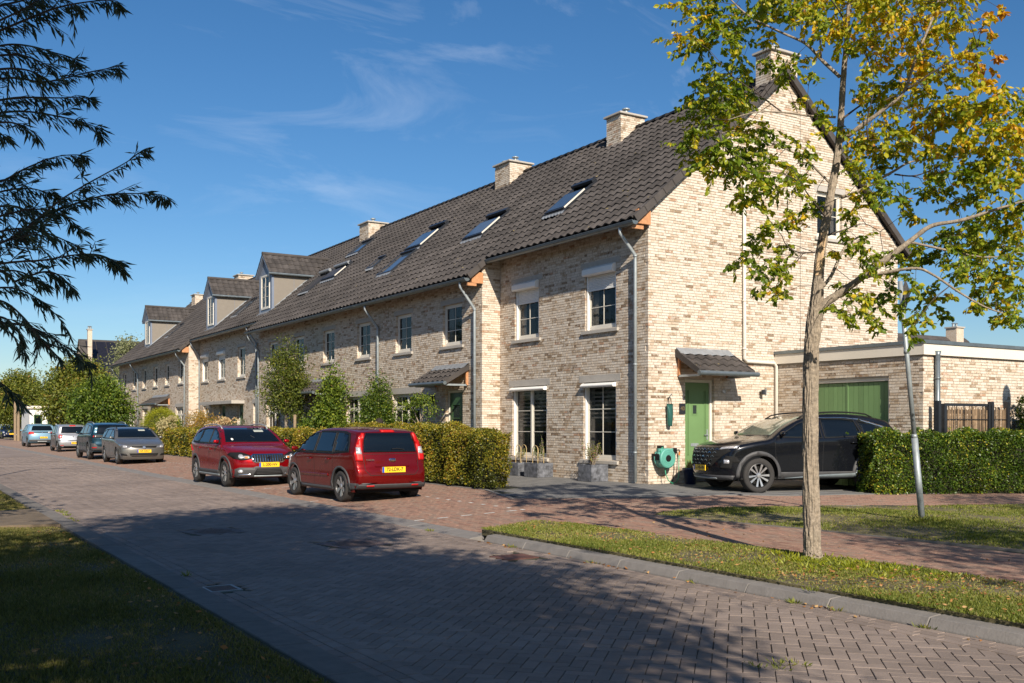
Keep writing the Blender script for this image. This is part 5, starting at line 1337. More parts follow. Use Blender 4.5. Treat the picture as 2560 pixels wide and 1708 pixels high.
# --- 2: bright red crossover facing the camera
S = dict(L=4.30, W=1.785, wb=2.60, ro=.80, R=.334, paint=P_RED1, belt=(.98, 1.08), tum=.20, sill=.23, arch=.06, rim='multi', rad=.085, bowf=.34, bowr=.22,
  prof=[(4.20,.24),(4.27,.34),(4.30,.50),(4.285,.70),(4.22,.82),(4.10,.90),(3.85,.97),(3.5,1.035),(3.25,1.07),(3.05,1.16),(2.75,1.34),(2.5,1.46),(2.25,1.53),(1.8,1.565),(1.3,1.56),(.8,1.52),(.48,1.46),(.30,1.34),(.14,1.12),(.06,1.02),(.03,.90),(.0,.62),(.03,.45),(.09,.33)],
  wins=[[(3.02,1.085),(2.92,1.16),(2.62,1.34),(2.36,1.435),(2.14,1.46),(2.12,1.07)], [(2.05,1.07),(2.07,1.465),(1.5,1.47),(1.30,1.455),(1.18,1.09)], [(1.12,1.10),(1.25,1.445),(.85,1.40),(.62,1.30),(.55,1.18),(.62,1.12)]],
  seams=[[(3.08,1.03),(3.05,.7),(2.98,.34),(2.1,.32)],[(2.1,.32),(2.08,1.06)],[(2.08,.32),(1.32,.32),(1.22,.60),(1.14,1.07)],[(4.0,.86),(3.3,.99),(3.1,1.06)]],
  handles=[(2.28,.93),(1.32,.96)], mirror=(2.98,1.08), flare=.062, clad=TRIM, sillh=.40, rails=(.65, 2.42), railmat=ZINC_L, frame=BLACK, dlo=[(3.08,1.07),(2.94,1.19),(2.64,1.375),(2.37,1.47),(2.12,1.495),(1.3,1.49),(.85,1.43),(.60,1.32),(.50,1.19),(.56,1.09),(1.2,1.06)],
  side=[([(1.18,.255),(3.02,.255),(3.02,.30),(1.18,.30)], ZINC_L, 'sill_strip', .03)],
  patches=[([(-.73,1.12),(.73,1.12),(.66,1.32),(.58,1.485),(-.58,1.485),(-.66,1.32)], 'F', .010, CGLASS, 'windscreen', False),
           ([(.42,.70),(.66,.68),(.80,.72),(.86,.82),(.83,.87),(.62,.87),(.44,.80)], 'F', .014, BLACK, 'headlight_housing', True),
           (rr(.60,.71,.715,.815,.05,5), 'F', .026, CLRL, 'headlight', True), (rr(.47,.60,.72,.78,.02), 'F', .024, CLRL, 'headlight', True), (rr(.50,.57,.725,.76,.01), 'F', .028, AMBER, 'indicator', True),
           ([(-.42,.66),(-.35,.615),(.35,.615),(.42,.66),(.44,.78),(.38,.83),(-.38,.83),(-.44,.78)], 'F', .020, CHROME, 'grille_surround', False),
           ([(-.39,.67),(-.33,.64),(.33,.64),(.39,.67),(.41,.77),(.36,.805),(-.36,.805),(-.41,.77)], 'F', .024, UNDER, 'grille', False),
           ([(-.86,.255),(.86,.255),(.87,.42),(.70,.50),(.40,.50),(.32,.53),(-.32,.53),(-.40,.50),(-.70,.50),(-.87,.42)], 'F', .018, TRIM, 'bumper_cladding', False),
           ([(-.34,.32),(.34,.32),(.38,.34),(.30,.475),(-.30,.475),(-.38,.34)], 'F', .026, UNDER, 'lower_grille', False),
           (rr(-.36,.36,.275,.305,.012), 'F', .03, ZINC_L, 'skid_plate', False),
           (rr(.62,.72,.36,.45,.045,5), 'F', .032, CLRL, 'fog_light', True),
           ([(.42,.34),(.48,.31),(.70,.31),(.70,.335),(.50,.34)], 'F', .032, CHROME, 'fog_trim', True),
           ([(.7,.85),(.86,.86),(.84,1.02),(.66,1.0)], 'B', .014, REDL, 'tail_light', True), ([(-.58,1.08),(.58,1.08),(.5,1.38),(-.5,1.38)], 'B', .01, CGLASS, 'rear_window', False),
           (rr(.16,.42,1.375,1.43,.012), 'F', .013, mat('sun_visor', (.30,.33,.30), .7), 'sun_visor', False), (rr(-.56,-.50,1.165,1.215,.024,5), 'F', .013, WHITE, 'sticker', False),
           ([(1.0,-.42),(2.15,-.42),(2.15,.42),(1.0,.42)], 'T', .006, CGLASS, 'sunroof', False)],
  strips=[([(y, .64), (y, .80)], 'F', .016, .034, CHROME, 'grille_bar') for y in np.linspace(-.35, .35, 12)]+[([(-.30, z), (.30, z)], 'F', .012, .034, TRIM, 'grille_slat') for z in (.355, .39, .425, .455)]
        +[([(.30,.86),(.44,.99)], 'F', .01, .002, SEAM, 'seam'), ([(-.10,1.125),(.50,1.13)], 'F', .022, .016, BLACK, 'wiper'), ([(-.60,1.125),(-.15,1.13)], 'F', .022, .016, BLACK, 'wiper'),
          ([(.08,1.22),(.0,1.28)], 'F', .012, .013, TRIM, 'seam')],
  plates=[('F', 0, .565, 'L-200-NV')])
c2 = build_car(S, 'bright red crossover facing the camera, chrome grille, number plate L-200-NV', (8.20, 26.78, .055), R_(-90+1.0), 2, (0, 0))
k = MB()
for P in ([(-.055,.012),(-.02,.05),(.055,.05),(.03,.03),(-.005,.03),(-.02,.012),(.03,-.028),(.02,-.04)], [(.055,-.012),(.02,-.05),(-.055,-.05),(-.03,-.03),(.005,-.03),(.02,-.012),(-.03,.028),(-.02,.04)]):
    k.extr([(2.10+.105, a, .725+b) for a, b in P], (.012, 0, 0))
k.build('badge', [CHROME], c2)
# --- 3: grey estate facing the camera
S = dict(L=4.56, W=1.80, wb=2.635, ro=1.05, R=.32, paint=P_GREY, belt=(.90, .97), tum=.20, sill=.19, arch=.045, rim='five', rad=.08, bowf=.25, bowr=.2, dlo=[(3.24,.97),(3.05,1.12),(2.74,1.295),(2.5,1.37),(2.28,1.385),(1.4,1.38),(.9,1.355),(.62,1.30),(.44,1.08),(.5,1.0),(1.2,.965)],
  prof=[(4.48,.18),(4.54,.28),(4.56,.42),(4.55,.60),(4.50,.73),(4.38,.79),(4.1,.87),(3.7,.95),(3.42,.995),(3.3,1.03),(3.1,1.14),(2.75,1.31),(2.5,1.40),(2.2,1.445),(1.6,1.455),(1.0,1.44),(.55,1.40),(.38,1.32),(.20,1.08),(.10,.96),(.05,.85),(.0,.6),(.0,.42),(.06,.28)],
  wins=[[(3.18,1.0),(3.02,1.09),(2.72,1.26),(2.48,1.335),(2.28,1.35),(2.26,.98)], [(2.19,.98),(2.21,1.355),(1.6,1.36),(1.36,1.345),(1.22,.99)], [(1.15,1.0),(1.28,1.34),(.9,1.32),(.66,1.27),(.5,1.08),(.55,1.02)]],
  seams=[[(3.2,.95),(3.14,.6),(3.08,.3),(2.24,.28)],[(2.24,.28),(2.22,.97)],[(2.22,.28),(1.5,.28),(1.38,.55),(1.2,.97)]],
  handles=[(2.42,.84),(1.4,.86)], mirror=(3.1,.97), rails=(.8, 2.5), railmat=BLACK,
  patches=[([(-.74,1.035),(.74,1.035),(.67,1.22),(.60,1.385),(-.60,1.385),(-.67,1.22)], 'F', .010, CGLASS, 'windscreen', False), (rr(.14,.40,1.285,1.34,.012), 'F', .013, mat('sun_visor_pale', (.36,.38,.34), .7), 'sun_visor', False),
           ([(.45,.64),(.70,.61),(.84,.65),(.86,.77),(.78,.77),(.52,.70)], 'F', .014, LAMPG, 'headlight', True), (rr(.62,.76,.64,.73,.04,4), 'F', .02, CLRL, 'headlight_lens', True),
           ([(-.44,.64),(.44,.64),(.50,.70),(-.50,.70)], 'F', .012, BLACK, 'grille', False), (rr(-.07,.07,.585,.705,.069,7), 'F', .022, CHROME, 'badge', False), (rr(-.055,.055,.598,.692,.05,7), 'F', .026, SLATE, 'badge', False),
           ([(-.50,.33),(-.44,.30),(.44,.30),(.50,.33),(.54,.42),(-.54,.42)], 'F', .012, UNDER, 'lower_grille', False), ([(.60,.33),(.80,.34),(.82,.42),(.66,.41)], 'F', .012, BLACK, 'fog_light', True),
           ([(.6,.85),(.82,.84),(.8,.98),(.62,.98)], 'B', .014, REDL, 'tail_light', True), ([(-.58,1.0),(.58,1.0),(.5,1.3),(-.5,1.3)], 'B', .01, CGLASS, 'rear_window', False)],
  strips=[([(-.48,.335),(.48,.335)], 'F', .012, .02, CHROME, 'chrome_strip'), ([(-.52,.672),(-.8,.78)], 'F', .008, .002, SEAM, 'seam'), ([(.52,.672),(.8,.78)], 'F', .008, .002, SEAM, 'seam'), ([(-.78,.30),(-.84,.40)], 'F', .015, .02, CHROME, 'chrome_strip'),
          ([(.04,.67),(0,.61),(-.04,.67)], 'F', .010, .031, CHROME, 'badge_letter')],
  plates=[('F', -.0, .505, 'NF-320-F')])
build_car(S, 'grey estate car facing the camera, number plate NF-320-F', (8.66, 43.05, .075), R_(-90), 1)
# --- 4: deep teal SUV from behind
SUV = dict(L=4.64, W=1.85, wb=2.84, ro=.93, R=.355, paint=P_TEAL, belt=(1.02, 1.10), tum=.17, sill=.26, arch=.06, rim='five', rad=.08, bowf=.3, bowr=.14,
  prof=[(4.56,.27),(4.62,.42),(4.64,.6),(4.6,.82),(4.45,.96),(4.1,1.04),(3.6,1.10),(3.35,1.16),(3.0,1.36),(2.7,1.52),(2.4,1.60),(2.0,1.64),(1.3,1.64),(.7,1.60),(.35,1.55),(.22,1.48),(.14,1.2),(.08,1.08),(.05,.98),(.03,.8),(.0,.62),(.02,.45),(.08,.34)],
  wins=[[(3.15,1.13),(3.0,1.22),(2.72,1.42),(2.5,1.51),(2.3,1.53),(2.28,1.11)], [(2.2,1.11),(2.22,1.535),(1.55,1.54),(1.38,1.52),(1.28,1.12)], [(1.2,1.13),(1.3,1.52),(.7,1.48),(.5,1.42),(.42,1.2),(.48,1.15)]],
  seams=[[(3.2,1.06),(3.15,.7),(3.05,.38),(2.26,.36)],[(2.26,.36),(2.24,1.1)],[(2.24,.36),(1.5,.36),(1.4,.7),(1.25,1.1)]],
  handles=[(2.42,.98),(1.45,1.0)], mirror=(3.1,1.1), flare=.06, clad=TRIM, sillh=.40, rails=(.7,2.6), railmat=ZINC_L,
  patches=[([(-.66,1.12),(.66,1.12),(.60,1.45),(.54,1.53),(-.54,1.53),(-.60,1.45)], 'B', .012, CGLASS, 'rear_window', False),
           ([(-.84,.96),(.84,.96),(.80,1.08),(-.80,1.08)], 'B', .014, BLACK, 'lamp_band', False),
           ([(.70,.98),(.73,.98),(.71,1.06),(.68,1.06)], 'B', .02, CLRL, 'tail_light', True), ([(.78,.98),(.81,.98),(.79,1.06),(.76,1.06)], 'B', .02, REDL, 'tail_light', True),
           ([(-.88,.30),(.88,.30),(.88,.72),(.72,.70),(.60,.56),(-.60,.56),(-.72,.70),(-.88,.72)], 'B', .016, TRIM, 'bumper_cladding', False), (rr(.66,.84,.50,.54,.015), 'B', .026, REDL, 'reflector', True),
           ([(-.6,1.2),(.6,1.2),(.52,1.5),(-.52,1.5)], 'F', .01, CGLASS, 'windscreen', False), ([(.5,.8),(.85,.8),(.85,.92),(.5,.9)], 'F', .01, CLRL, 'headlight', True), (rr(-.45,.45,.6,.86,.05), 'F', .01, BLACK, 'grille', False)],
  strips=[([(-.74,.93),(-.72,.62)], 'B', .01, .003, SEAM, 'seam'), ([(.74,.93),(.72,.62)], 'B', .01, .003, SEAM, 'seam'), ([(.50,.90),(.30,.90)], 'B', .02, .008, CHROME, 'lettering_bar')],
  plates=[('B', 0, .78, 'R-548-XN')])
build_car(SUV, 'deep teal SUV with roof rails seen from behind, beyond the grey estate', (8.66, 49.55, .075), R_(90), 1)
# --- 5: small silver and black car from behind
S = dict(L=3.50, W=1.67, wb=2.49, ro=.48, R=.295, paint=P_SILV, belt=(.95, 1.0), tum=.14, sill=.20, arch=.045, rim='five', rad=.09, bowf=.26, bowr=.16, tw=.20,
  prof=[(3.42,.22),(3.48,.4),(3.48,.62),(3.38,.82),(3.1,.95),(2.85,1.06),(2.55,1.32),(2.3,1.46),(1.9,1.54),(1.3,1.55),(.8,1.53),(.45,1.47),(.36,1.40),(.26,1.12),(.20,1.0),(.10,.90),(.04,.72),(.0,.52),(.02,.38),(.08,.27)],
  wins=[[(2.72,1.02),(2.45,1.28),(2.2,1.41),(1.9,1.45),(1.5,1.46),(1.48,1.0)], [(1.4,1.0),(1.42,1.46),(1.0,1.45),(.82,1.38),(.74,1.1),(.8,1.02)]],
  seams=[[(1.44,.3),(1.44,1.0)]], handles=[(1.6,.86)], mirror=(2.6,1.0),
  side=[([(2.72,.26),(2.80,.60),(2.74,.98),(1.5,.97),(.84,.98),(.80,.80),(.96,.50),(1.02,.26)], P_BLK, 'door_panel', .012)],
  patches=[([(-.62,1.04),(.62,1.04),(.60,1.28),(.52,1.40),(-.52,1.40),(-.60,1.28)], 'B', .012, CGLASS, 'rear_window', False),
           (rr(-.16,.16,1.43,1.47,.015), 'B', .02, REDL, 'brake_light', False), (rr(.56,.74,.74,.93,.06,4), 'B', .02, REDL, 'tail_light', True), (rr(.60,.70,.78,.89,.04,4), 'B', .026, CLRL, 'tail_light', True),
           ([(-.78,.60),(.78,.60),(.76,.635),(-.76,.635)], 'B', .012, BLACK, 'seam_band', False), (rr(-.5,.5,.24,.32,.03), 'B', .012, BLACK, 'diffuser', False), (rr(.50,.66,.335,.36,.01), 'B', .02, REDL, 'reflector', True), (rr(-.03,.03,.81,.87,.029,4), 'B', .014, CHROME, 'badge', False),
           ([(-.6,1.12),(.6,1.12),(.5,1.42),(-.5,1.42)], 'F', .01, CGLASS, 'windscreen', False)],
  plates=[('B', -.10, .49, 'ZN-905-K')])
build_car(S, 'small silver city car with black doors and round red tail lights', (9.05, 62.5, .09), R_(90), 1)
# --- 6: pale blue hatchback from behind
S = dict(L=4.26, W=1.81, wb=2.77, ro=.72, R=.345, paint=P_BLUE, belt=(.98, 1.06), tum=.19, sill=.24, arch=.05, rim='five', rad=.09, bowf=.3, bowr=.18,
  prof=[(4.18,.25),(4.24,.45),(4.22,.7),(4.05,.9),(3.7,1.0),(3.4,1.08),(3.0,1.32),(2.6,1.5),(2.2,1.56),(1.5,1.56),(.9,1.52),(.5,1.46),(.36,1.38),(.2,1.16),(.12,1.04),(.05,.9),(.0,.65),(.03,.45),(.1,.32)],
  wins=[[(3.1,1.08),(2.7,1.36),(2.4,1.45),(2.1,1.47),(2.08,1.06)], [(2.0,1.06),(2.02,1.47),(1.3,1.45),(1.1,1.1)]],
  seams=[[(2.05,.3),(2.04,1.05)]], handles=[(2.2,.94)], mirror=(3.05,1.05),
  patches=[([(-.66,1.10),(.66,1.10),(.60,1.32),(.54,1.42),(-.54,1.42),(-.60,1.32)], 'B', .012, CGLASS, 'rear_window', False), ([(-.80,.96),(.80,.96),(.78,1.03),(-.78,1.03)], 'B', .012, BLACK, 'lamp_band', False),
           ([(.50,.86),(.84,.86),(.80,1.02),(.54,1.02)], 'B', .018, REDL, 'tail_light', True), (rr(-.80,.80,.26,.50,.05), 'B', .014, TRIM, 'bumper_cladding', False), (rr(-.3,.3,.30,.40,.03), 'B', .02, ZINC_L, 'bumper_insert', False),
           ([(-.6,1.2),(.6,1.2),(.5,1.45),(-.5,1.45)], 'F', .01, CGLASS, 'windscreen', False), (rr(-.05,.05,.93,1.03,.049,5), 'B', .02, CHROME, 'badge', False)],
  plates=[('B', -.05, .64, 'G-731-TB')])
build_car(S, 'pale blue hatchback seen from behind with a black band across its tail', (9.1, 76.3, .09), R_(90), 1)
# --- 7: small navy car facing the camera, and the ones beyond
def far_car(P, W=1.75, H=1.45, L_=4.1):
    s = H/1.45
    return dict(L=L_, W=W, wb=2.5, ro=.75, R=.31, paint=P, belt=(.92*s, .98*s), tum=.18, sill=.2, arch=.045, rim='five', rad=.08,
      prof=[(L_-.08,.22),(L_-.01,.42),(L_-.03,.66*s),(L_-.2,.80*s),(L_-.7,.93*s),(L_-.95,1.0*s),(L_-1.35,1.26*s),(L_-1.7,1.40*s),(2.0,1.45*s),(1.2,1.44*s),(.6,1.38*s),(.4,1.3*s),(.2,1.05*s),(.08,.92*s),(.0,.66*s),(.0,.45),(.07,.28)],
      wins=[[(L_-1.15,1.0*s),(L_-1.5,1.24*s),(L_-1.85,1.35*s),(1.9,1.36*s),(1.88,.98*s)], [(1.8,.98*s),(1.82,1.36*s),(1.1,1.34*s),(.85,1.22*s),(.8,1.02*s)]],
      mirror=(L_-1.2, .98*s),
      patches=[([(-.6,1.04*s),(.6,1.04*s),(.5,1.34*s),(-.5,1.34*s)], 'F', .01, CGLASS, 'windscreen', False), ([(-.58,1.0*s),(.58,1.0*s),(.5,1.28*s),(-.5,1.28*s)], 'B', .01, CGLASS, 'rear_window', False),
               ([(.55,.80*s),(.80,.78*s),(.78,.95*s),(.60,.95*s)], 'B', .014, REDL, 'tail_light', True)])
S = far_car(P_NAVY, 1.73, 1.41, 3.84)
S['patches'] += [(rr(.53,.76,.60,.80,.09,5), 'F', .018, CHROME, 'headlight_ring', True), (rr(.56,.73,.63,.77,.065,5), 'F', .024, CLRL, 'headlight', True), ([(-.42,.48),(.42,.48),(.36,.68),(-.36,.68)], 'F', .012, BLACK, 'grille', False), (rr(.52,.64,.36,.46,.045,4), 'F', .018, CLRL, 'fog_light', True)]
S['strips'] = [([(-.42,.48),(.42,.48),(.36,.69),(-.36,.69),(-.42,.48)], 'F', .02, .02, CHROME, 'chrome_strip')]
S['plates'] = [('F', .05, .53, None)]
build_car(S, 'small navy car with round headlights facing the camera at the far end of the street', (10.9, 114.5, .1), R_(-90), 0)
S = far_car(P_WHT, 1.78, 1.5); build_car(S, 'white car just behind the small navy one, only its roof showing', (11.3, 124, .1), R_(90), 0)
S = far_car(P_BLK, 1.8, 1.55); S['plates'] = [('B', 0, .6, None)]; build_car(S, 'dark car with red tail lights half hidden by the staked tree trunks', (13.0, 119, .1), R_(90), 0)
S = far_car(P_NAVY, 1.8, 1.6); build_car(S, 'dark blue car behind the pale blue hatchback, second row back', (14.6, 121, .1), R_(90), 0)
S = far_car(P_BLK, 1.75, 1.45); build_car(S, 'black car at the left edge of the view beyond the road', (6.6, 121, .03), R_(-90), 0)
# --- black SUV on the driveway
S = dict(L=4.50, W=1.865, wb=2.68, ro=.95, R=.358, paint=P_BLK, belt=(1.04, 1.16), tum=.21, sill=.27, arch=.055, rim='star', rad=.08, bowf=.36, bowr=.2, tw=.235,
  prof=[(4.40,.26),(4.47,.36),(4.50,.52),(4.49,.72),(4.44,.90),(4.34,.98),(4.1,1.04),(3.75,1.09),(3.45,1.13),(3.3,1.18),(3.0,1.36),(2.7,1.50),(2.45,1.58),(2.1,1.63),(1.6,1.645),(1.1,1.62),(.7,1.56),(.42,1.49),(.28,1.36),(.14,1.18),(.06,1.05),(.02,.85),(0,.6),(.03,.45),(.09,.36)],
  wins=[[(3.22,1.14),(3.05,1.22),(2.7,1.41),(2.45,1.49),(2.2,1.515),(2.18,1.12)], [(2.11,1.12),(2.13,1.52),(1.6,1.515),(1.34,1.49),(1.20,1.16)], [(1.13,1.17),(1.27,1.475),(1.0,1.44),(.72,1.37),(.55,1.29),(.68,1.24)]],
  seams=[[(3.28,1.08),(3.25,.75),(3.12,.36),(2.16,.36)],[(2.16,.36),(2.14,1.12)],[(2.14,.36),(1.45,.36),(1.35,.70),(1.2,1.10)],[(4.2,.95),(3.6,1.06),(3.3,1.12)]],
  handles=[(2.36,.98),(1.42,1.02)], mirror=(3.12,1.15), flare=.085, clad=TRIM, sillh=.42, rails=(.8, 2.6), railmat=BLACK,
  side=[([(1.05,.30),(3.05,.30),(2.2,.36),(1.05,.40)], ZINC, 'sill_strip', .028), ([(1.25,1.50),(1.6,1.535),(2.2,1.535),(2.2,1.545),(1.6,1.55),(1.2,1.515),(.62,1.36),(.42,1.20),(.50,1.24),(.70,1.34)], CHROME, 'chrome_strip', .014),
        ([(4.02,.62),(4.32,.62),(4.30,.76),(4.12,.74)], UNDER, 'lamp_recess', .010)],
  patches=[([(-.68,1.18),(.68,1.18),(.62,1.40),(.54,1.56),(-.54,1.56),(-.62,1.40)], 'F', .010, None, 'windscreen', False),
           ([(-.62,.72),(.62,.72),(.80,.86),(.70,.92),(-.70,.92),(-.80,.86)], 'F', .014, UNDER, 'grille', False), ([(-.40,.52),(.40,.52),(.62,.72),(-.62,.72)], 'F', .014, UNDER, 'grille', False),
           ([(.62,.50),(.82,.50),(.84,.72),(.70,.72)], 'F', .012, UNDER, 'headlight_recess', True), (rr(.70,.80,.60,.68,.02), 'F', .018, CLRL, 'headlight', True),
           ([(.56,.88),(.84,.92),(.84,.96),(.60,.93)], 'F', .018, CLRL, 'running_light', True),
           ([(-.80,.28),(.80,.28),(.84,.36),(-.84,.36)], 'F', .02, TRIM, 'bumper_cladding', False), (rr(-.5,.5,.29,.32,.012), 'F', .028, ZINC_L, 'skid_plate', False),
           ([(-.82,.98),(.82,.98),(.80,1.06),(-.80,1.06)], 'B', .012, REDL, 'tail_light', False), ([(-.6,1.16),(.6,1.16),(.5,1.42),(-.5,1.42)], 'B', .01, CGLASS, 'rear_window', False)],
  strips=[([(y-.045+o, z), (y, z+.028), (y+.045+o, z)], 'F', .013, .026, CHROME if (i+j) % 3 == 0 else ZINC, 'grille_stud') for j, z in enumerate((.58, .65, .73, .81, .87)) for i, y in enumerate(np.linspace(-.36-.04*j, .36+.04*j, 5+j)) for o in (0,)],
  plates=[('F', 0, .50, 'L-140-HN')])
WSC = mat('dusty_windscreen', (.20, .22, .16), .12, var=.35, scale=2.2, coat=1)
S['patches'] = [(p[0], p[1], p[2], p[3] or WSC, p[4], p[5]) for p in S['patches']]
ax = Vector((-.959, .284, 0)); side = Vector((.284, .959, 0)); wc = Vector((15.1, 14.47, 0))+side*.93-ax*1.34
build_car(S, 'black SUV parked on the driveway in front of the green garage doors', (wc.x, wc.y, .238), math.atan2(ax.y, ax.x), 2, group=None)
# ------------------------------------------------------------------ things by the house
PLNT = mat('fibre_clay', (.10, .105, .12), .85, var=.75, scale=9, bump=.3)
def planter(x, y, w, d, h, label, plant):
    z = gz(x, y)+.008
    t = empty('planter', (x, y, z), 0, label, 'planter', 'square grey planters by the front wall')
    m = MB(); m.box(-w/2, w/2, -d/2, d/2, 0, h); me = m.mesh('tub', [PLNT]); bm = bmesh.new(); bm.from_mesh(me)
    top = [f for f in bm.faces if f.calc_center_median().z > h-.001][0]
    bmesh.ops.inset_individual(bm, faces=[top], thickness=.03); 
    for v in top.verts: v.co.z -= .05
    bmesh.ops.bevel(bm, geom=[e for e in bm.edges if e.calc_face_angle(0) > .5], offset=.006, segments=2, affect='EDGES'); bm.to_mesh(me); bm.free(); link('tub', me, t)
    m = MB(); m.box(-w/2+.031, w/2-.031, -d/2+.031, d/2-.031, h-.12, h-.035); m.build('soil', [SOIL], t)
    return t, z+h-.03
pl1 = planter(14.20, 22.08, .46, .46, .34, 'dark grey square planter, the left one of the pair, canes in it', 'c')
pl2 = planter(14.14, 21.15, .48, .62, .36, 'dark grey square planter, the right one of the pair under the pointed bamboo hoops', 'c')
pl3 = planter(14.16, 18.86, .50, .52, .40, 'whitish weathered square planter with a flowering bush beside the downpipe', 'f')
CANE = mat('bamboo', (.45, .33, .15), .6, var=.2)
for (x, y, lab) in ((14.2, 22.05, 'bent bamboo hoops standing in the left planter'), (14.14, 21.15, 'bent bamboo hoops with a tomato-like climber in the middle planter')):
    t = empty('cane_hoop', (x, y, .58), 0, lab, 'plant support')
    for dx in (-.1, .08):
        m = MB(); P = [(dx, -.12, 0)]+[(dx, -.12+.12*(1-math.cos(a)), .40+.12*math.sin(a)) for a in np.linspace(0, math.pi, 9)]+[(dx, .12, 0)]
        m.tube(P, .008, 6); m.build('cane', [CANE], t)
# hose reel
t = wthing('hose_reel', (14.85, 17.2, .85), 'turquoise wall-mounted garden hose reel', 'hose reel')
TURQ = mat('turquoise_plastic', (.10, .33, .27), .5, var=.08)
m = MB(); m.lathe([(.0, 0), (.20, 0), (.225, .02), (.225, .05), (.205, .06), (.205, .20), (.225, .21), (.225, .24), (.20, .26), (.10, .27), (0, .27)], 36, c=(14.80, 16.92, .88), axis='y')
m.box(14.63, 14.97, 16.96, 17.13, .86, 1.10); m.box(14.60, 14.70, 16.98, 17.1, .76, 1.02)
o = m.build('drum', [TURQ], t, smooth=True); 
for p in o.data.polygons: p.use_smooth = len(p.vertices) == 4 and abs(p.normal.y) < .99
for r_ in (.19, .15, .11):
    m = MB(); m.lathe([(r_, 0), (r_, -.006), (r_-.012, -.006), (r_-.012, 0)], 36, c=(14.80, 16.92, .88), axis='y'); m.build('ridge_ring', [TURQ], t)
m = MB(); m.lathe([(0, -.012), (.07, -.012), (.078, 0)], 24, c=(14.80, 16.92, .88), axis='y'); m.build('hub', [BLACK], t)
m = MB(); m.box(14.58, 14.66, 17.0, 17.24, .84, .98); m.box(14.74, 14.84, 17.12, 17.243, .7, 1.16); m.build('bracket', [BLACK], t)
HOSE = mat('green_hose', (.03, .30, .16), .45)
m = MB(); m.tube([(14.62, 17.0, .90), (14.62, 16.97, 1.05), (14.68, 17.0, 1.12), (14.76, 17.05, 1.13)], .012, 8); m.build('short_hose', [HOSE], t, smooth=True)
m = MB(); m.tube([Vector(p) for p in ((14.78, 17.02, .66), (14.79, 17.0, .52), (14.85, 16.98, .38), (14.97, 16.98, .315), (15.10, 17.0, .34), (15.22, 17.05, .46), (15.30, 17.14, .66), (15.33, 17.17, .95))], .011, 8); m.build('hose', [HOSE], t, smooth=True)
t = wthing('garden_tap', (15.25, 17.2, 1.0), 'black outdoor tap with yellow hose connector between the reel and the door', 'tap')
m = MB(); m.box(15.20, 15.29, 17.19, 17.242, .98, 1.10); m.tube([(15.25, 17.2, 1.05), (15.31, 17.14, 1.06), (15.33, 17.15, 1.0)], .014, 8); m.build('tap_body', [BLACK], t)
m = MB(); m.tube([(15.33, 17.15, 1.02), (15.33, 17.165, .94)], .018, 10); m.build('connector', [AMBER], t)
m = MB(); m.tube([(15.24, 17.23, .99), (15.235, 17.23, .6), (15.18, 17.22, .33)], .007, 6); m.build('supply_pipe', [BLACK], t)
# green bag on a hook
t = wthing('hanging_bag', (15.05, 17.2, 2.0), 'dark green plastic-coated bag hanging from a hook on the gable wall', 'bag')
BAGM = mat('green_bag', (.02, .085, .07), .25, var=.2, bump=.4, bscale=18)
bm = bmesh.new(); N_ = 14; M_ = 12; G = []
for i in range(N_+1):
    s = i/N_; zz = 2.10-.50*s; hw_ = .095-.035*s; th = .015+.05*math.sin(min(1, s*1.1)*math.pi*.75); rowv = []
    for j in range(M_):
        a = 2*math.pi*j/M_; rowv.append(bm.verts.new((15.05+hw_*math.cos(a)+.004*math.sin(7*s+j), 17.16+th*math.sin(a), zz+.006*math.sin(j*2+i))))
    G.append(rowv)
for i in range(N_):
    for j in range(M_): bm.faces.new((G[i][j], G[i][(j+1) % M_], G[i+1][(j+1) % M_], G[i+1][j]))
bm.faces.new(G[-1]); bm.faces.new(G[0])
me = bpy.data.meshes.new('bag'); bm.to_mesh(me); bm.free(); me.materials.append(BAGM); me.polygons.foreach_set('use_smooth', np.ones(len(me.polygons), dtype=bool)); link('pouch', me, t)
m = MB(); m.tube([(15.0, 17.16, 2.09), (15.03, 17.17, 2.25), (15.05, 17.17, 2.27), (15.07, 17.17, 2.25), (15.10, 17.16, 2.08)], .007, 6); m.build('strap', [BLACK], t)
m = MB(); m.tube([(15.05, 17.24, 2.24), (15.05, 17.17, 2.25), (15.05, 17.15, 2.29), (15.09, 17.14, 2.33)], .01, 8); m.build('hook', [ZINC], t)
# blue pot by the door
t = wthing('flower_pot', (15.42, 16.9, gz(15.42, 16.9)), 'glossy dark blue flower pot beside the green front door', 'flower pot')
BPOT = mat('blue_glaze', (.008, .018, .07), .15, coat=1)
z = gz(15.42, 16.9)
m = MB(); m.lathe([(0, 0), (.12, 0), (.175, .33), (.195, .335), (.20, .37), (.185, .37), (.17, .32), (0, .31)], 28, c=(15.42, 16.88, z+.006)); m.build('pot', [BPOT], t, smooth=True)
m = MB(); m.lathe([(0, 0), (.16, 0)], 20, c=(15.42, 16.88, z+.325)); m.build('soil', [SOIL], t)
# garden chair at the end of the hedge
t = wthing('garden_chair', (13.75, 22.6, .29), 'grey mesh-backed garden chair half hidden behind the hedge', 'chair')
m = MB(); m.box(13.50, 13.99, 22.36, 22.40, .78, 1.12); m.build('backrest', [ANTH], t)
m = MB(); m.box(13.50, 13.99, 22.40, 22.86, .68, .72); m.build('seat', [ANTH], t)
for (x, y) in ((13.50, 22.37), (13.99, 22.37), (13.50, 22.84), (13.99, 22.84)):
    m = MB(); m.tube([(x, y, .29), (x, y, 1.12 if y < 22.5 else .70)], .012, 8); m.build('leg', [ZINC_L], t)
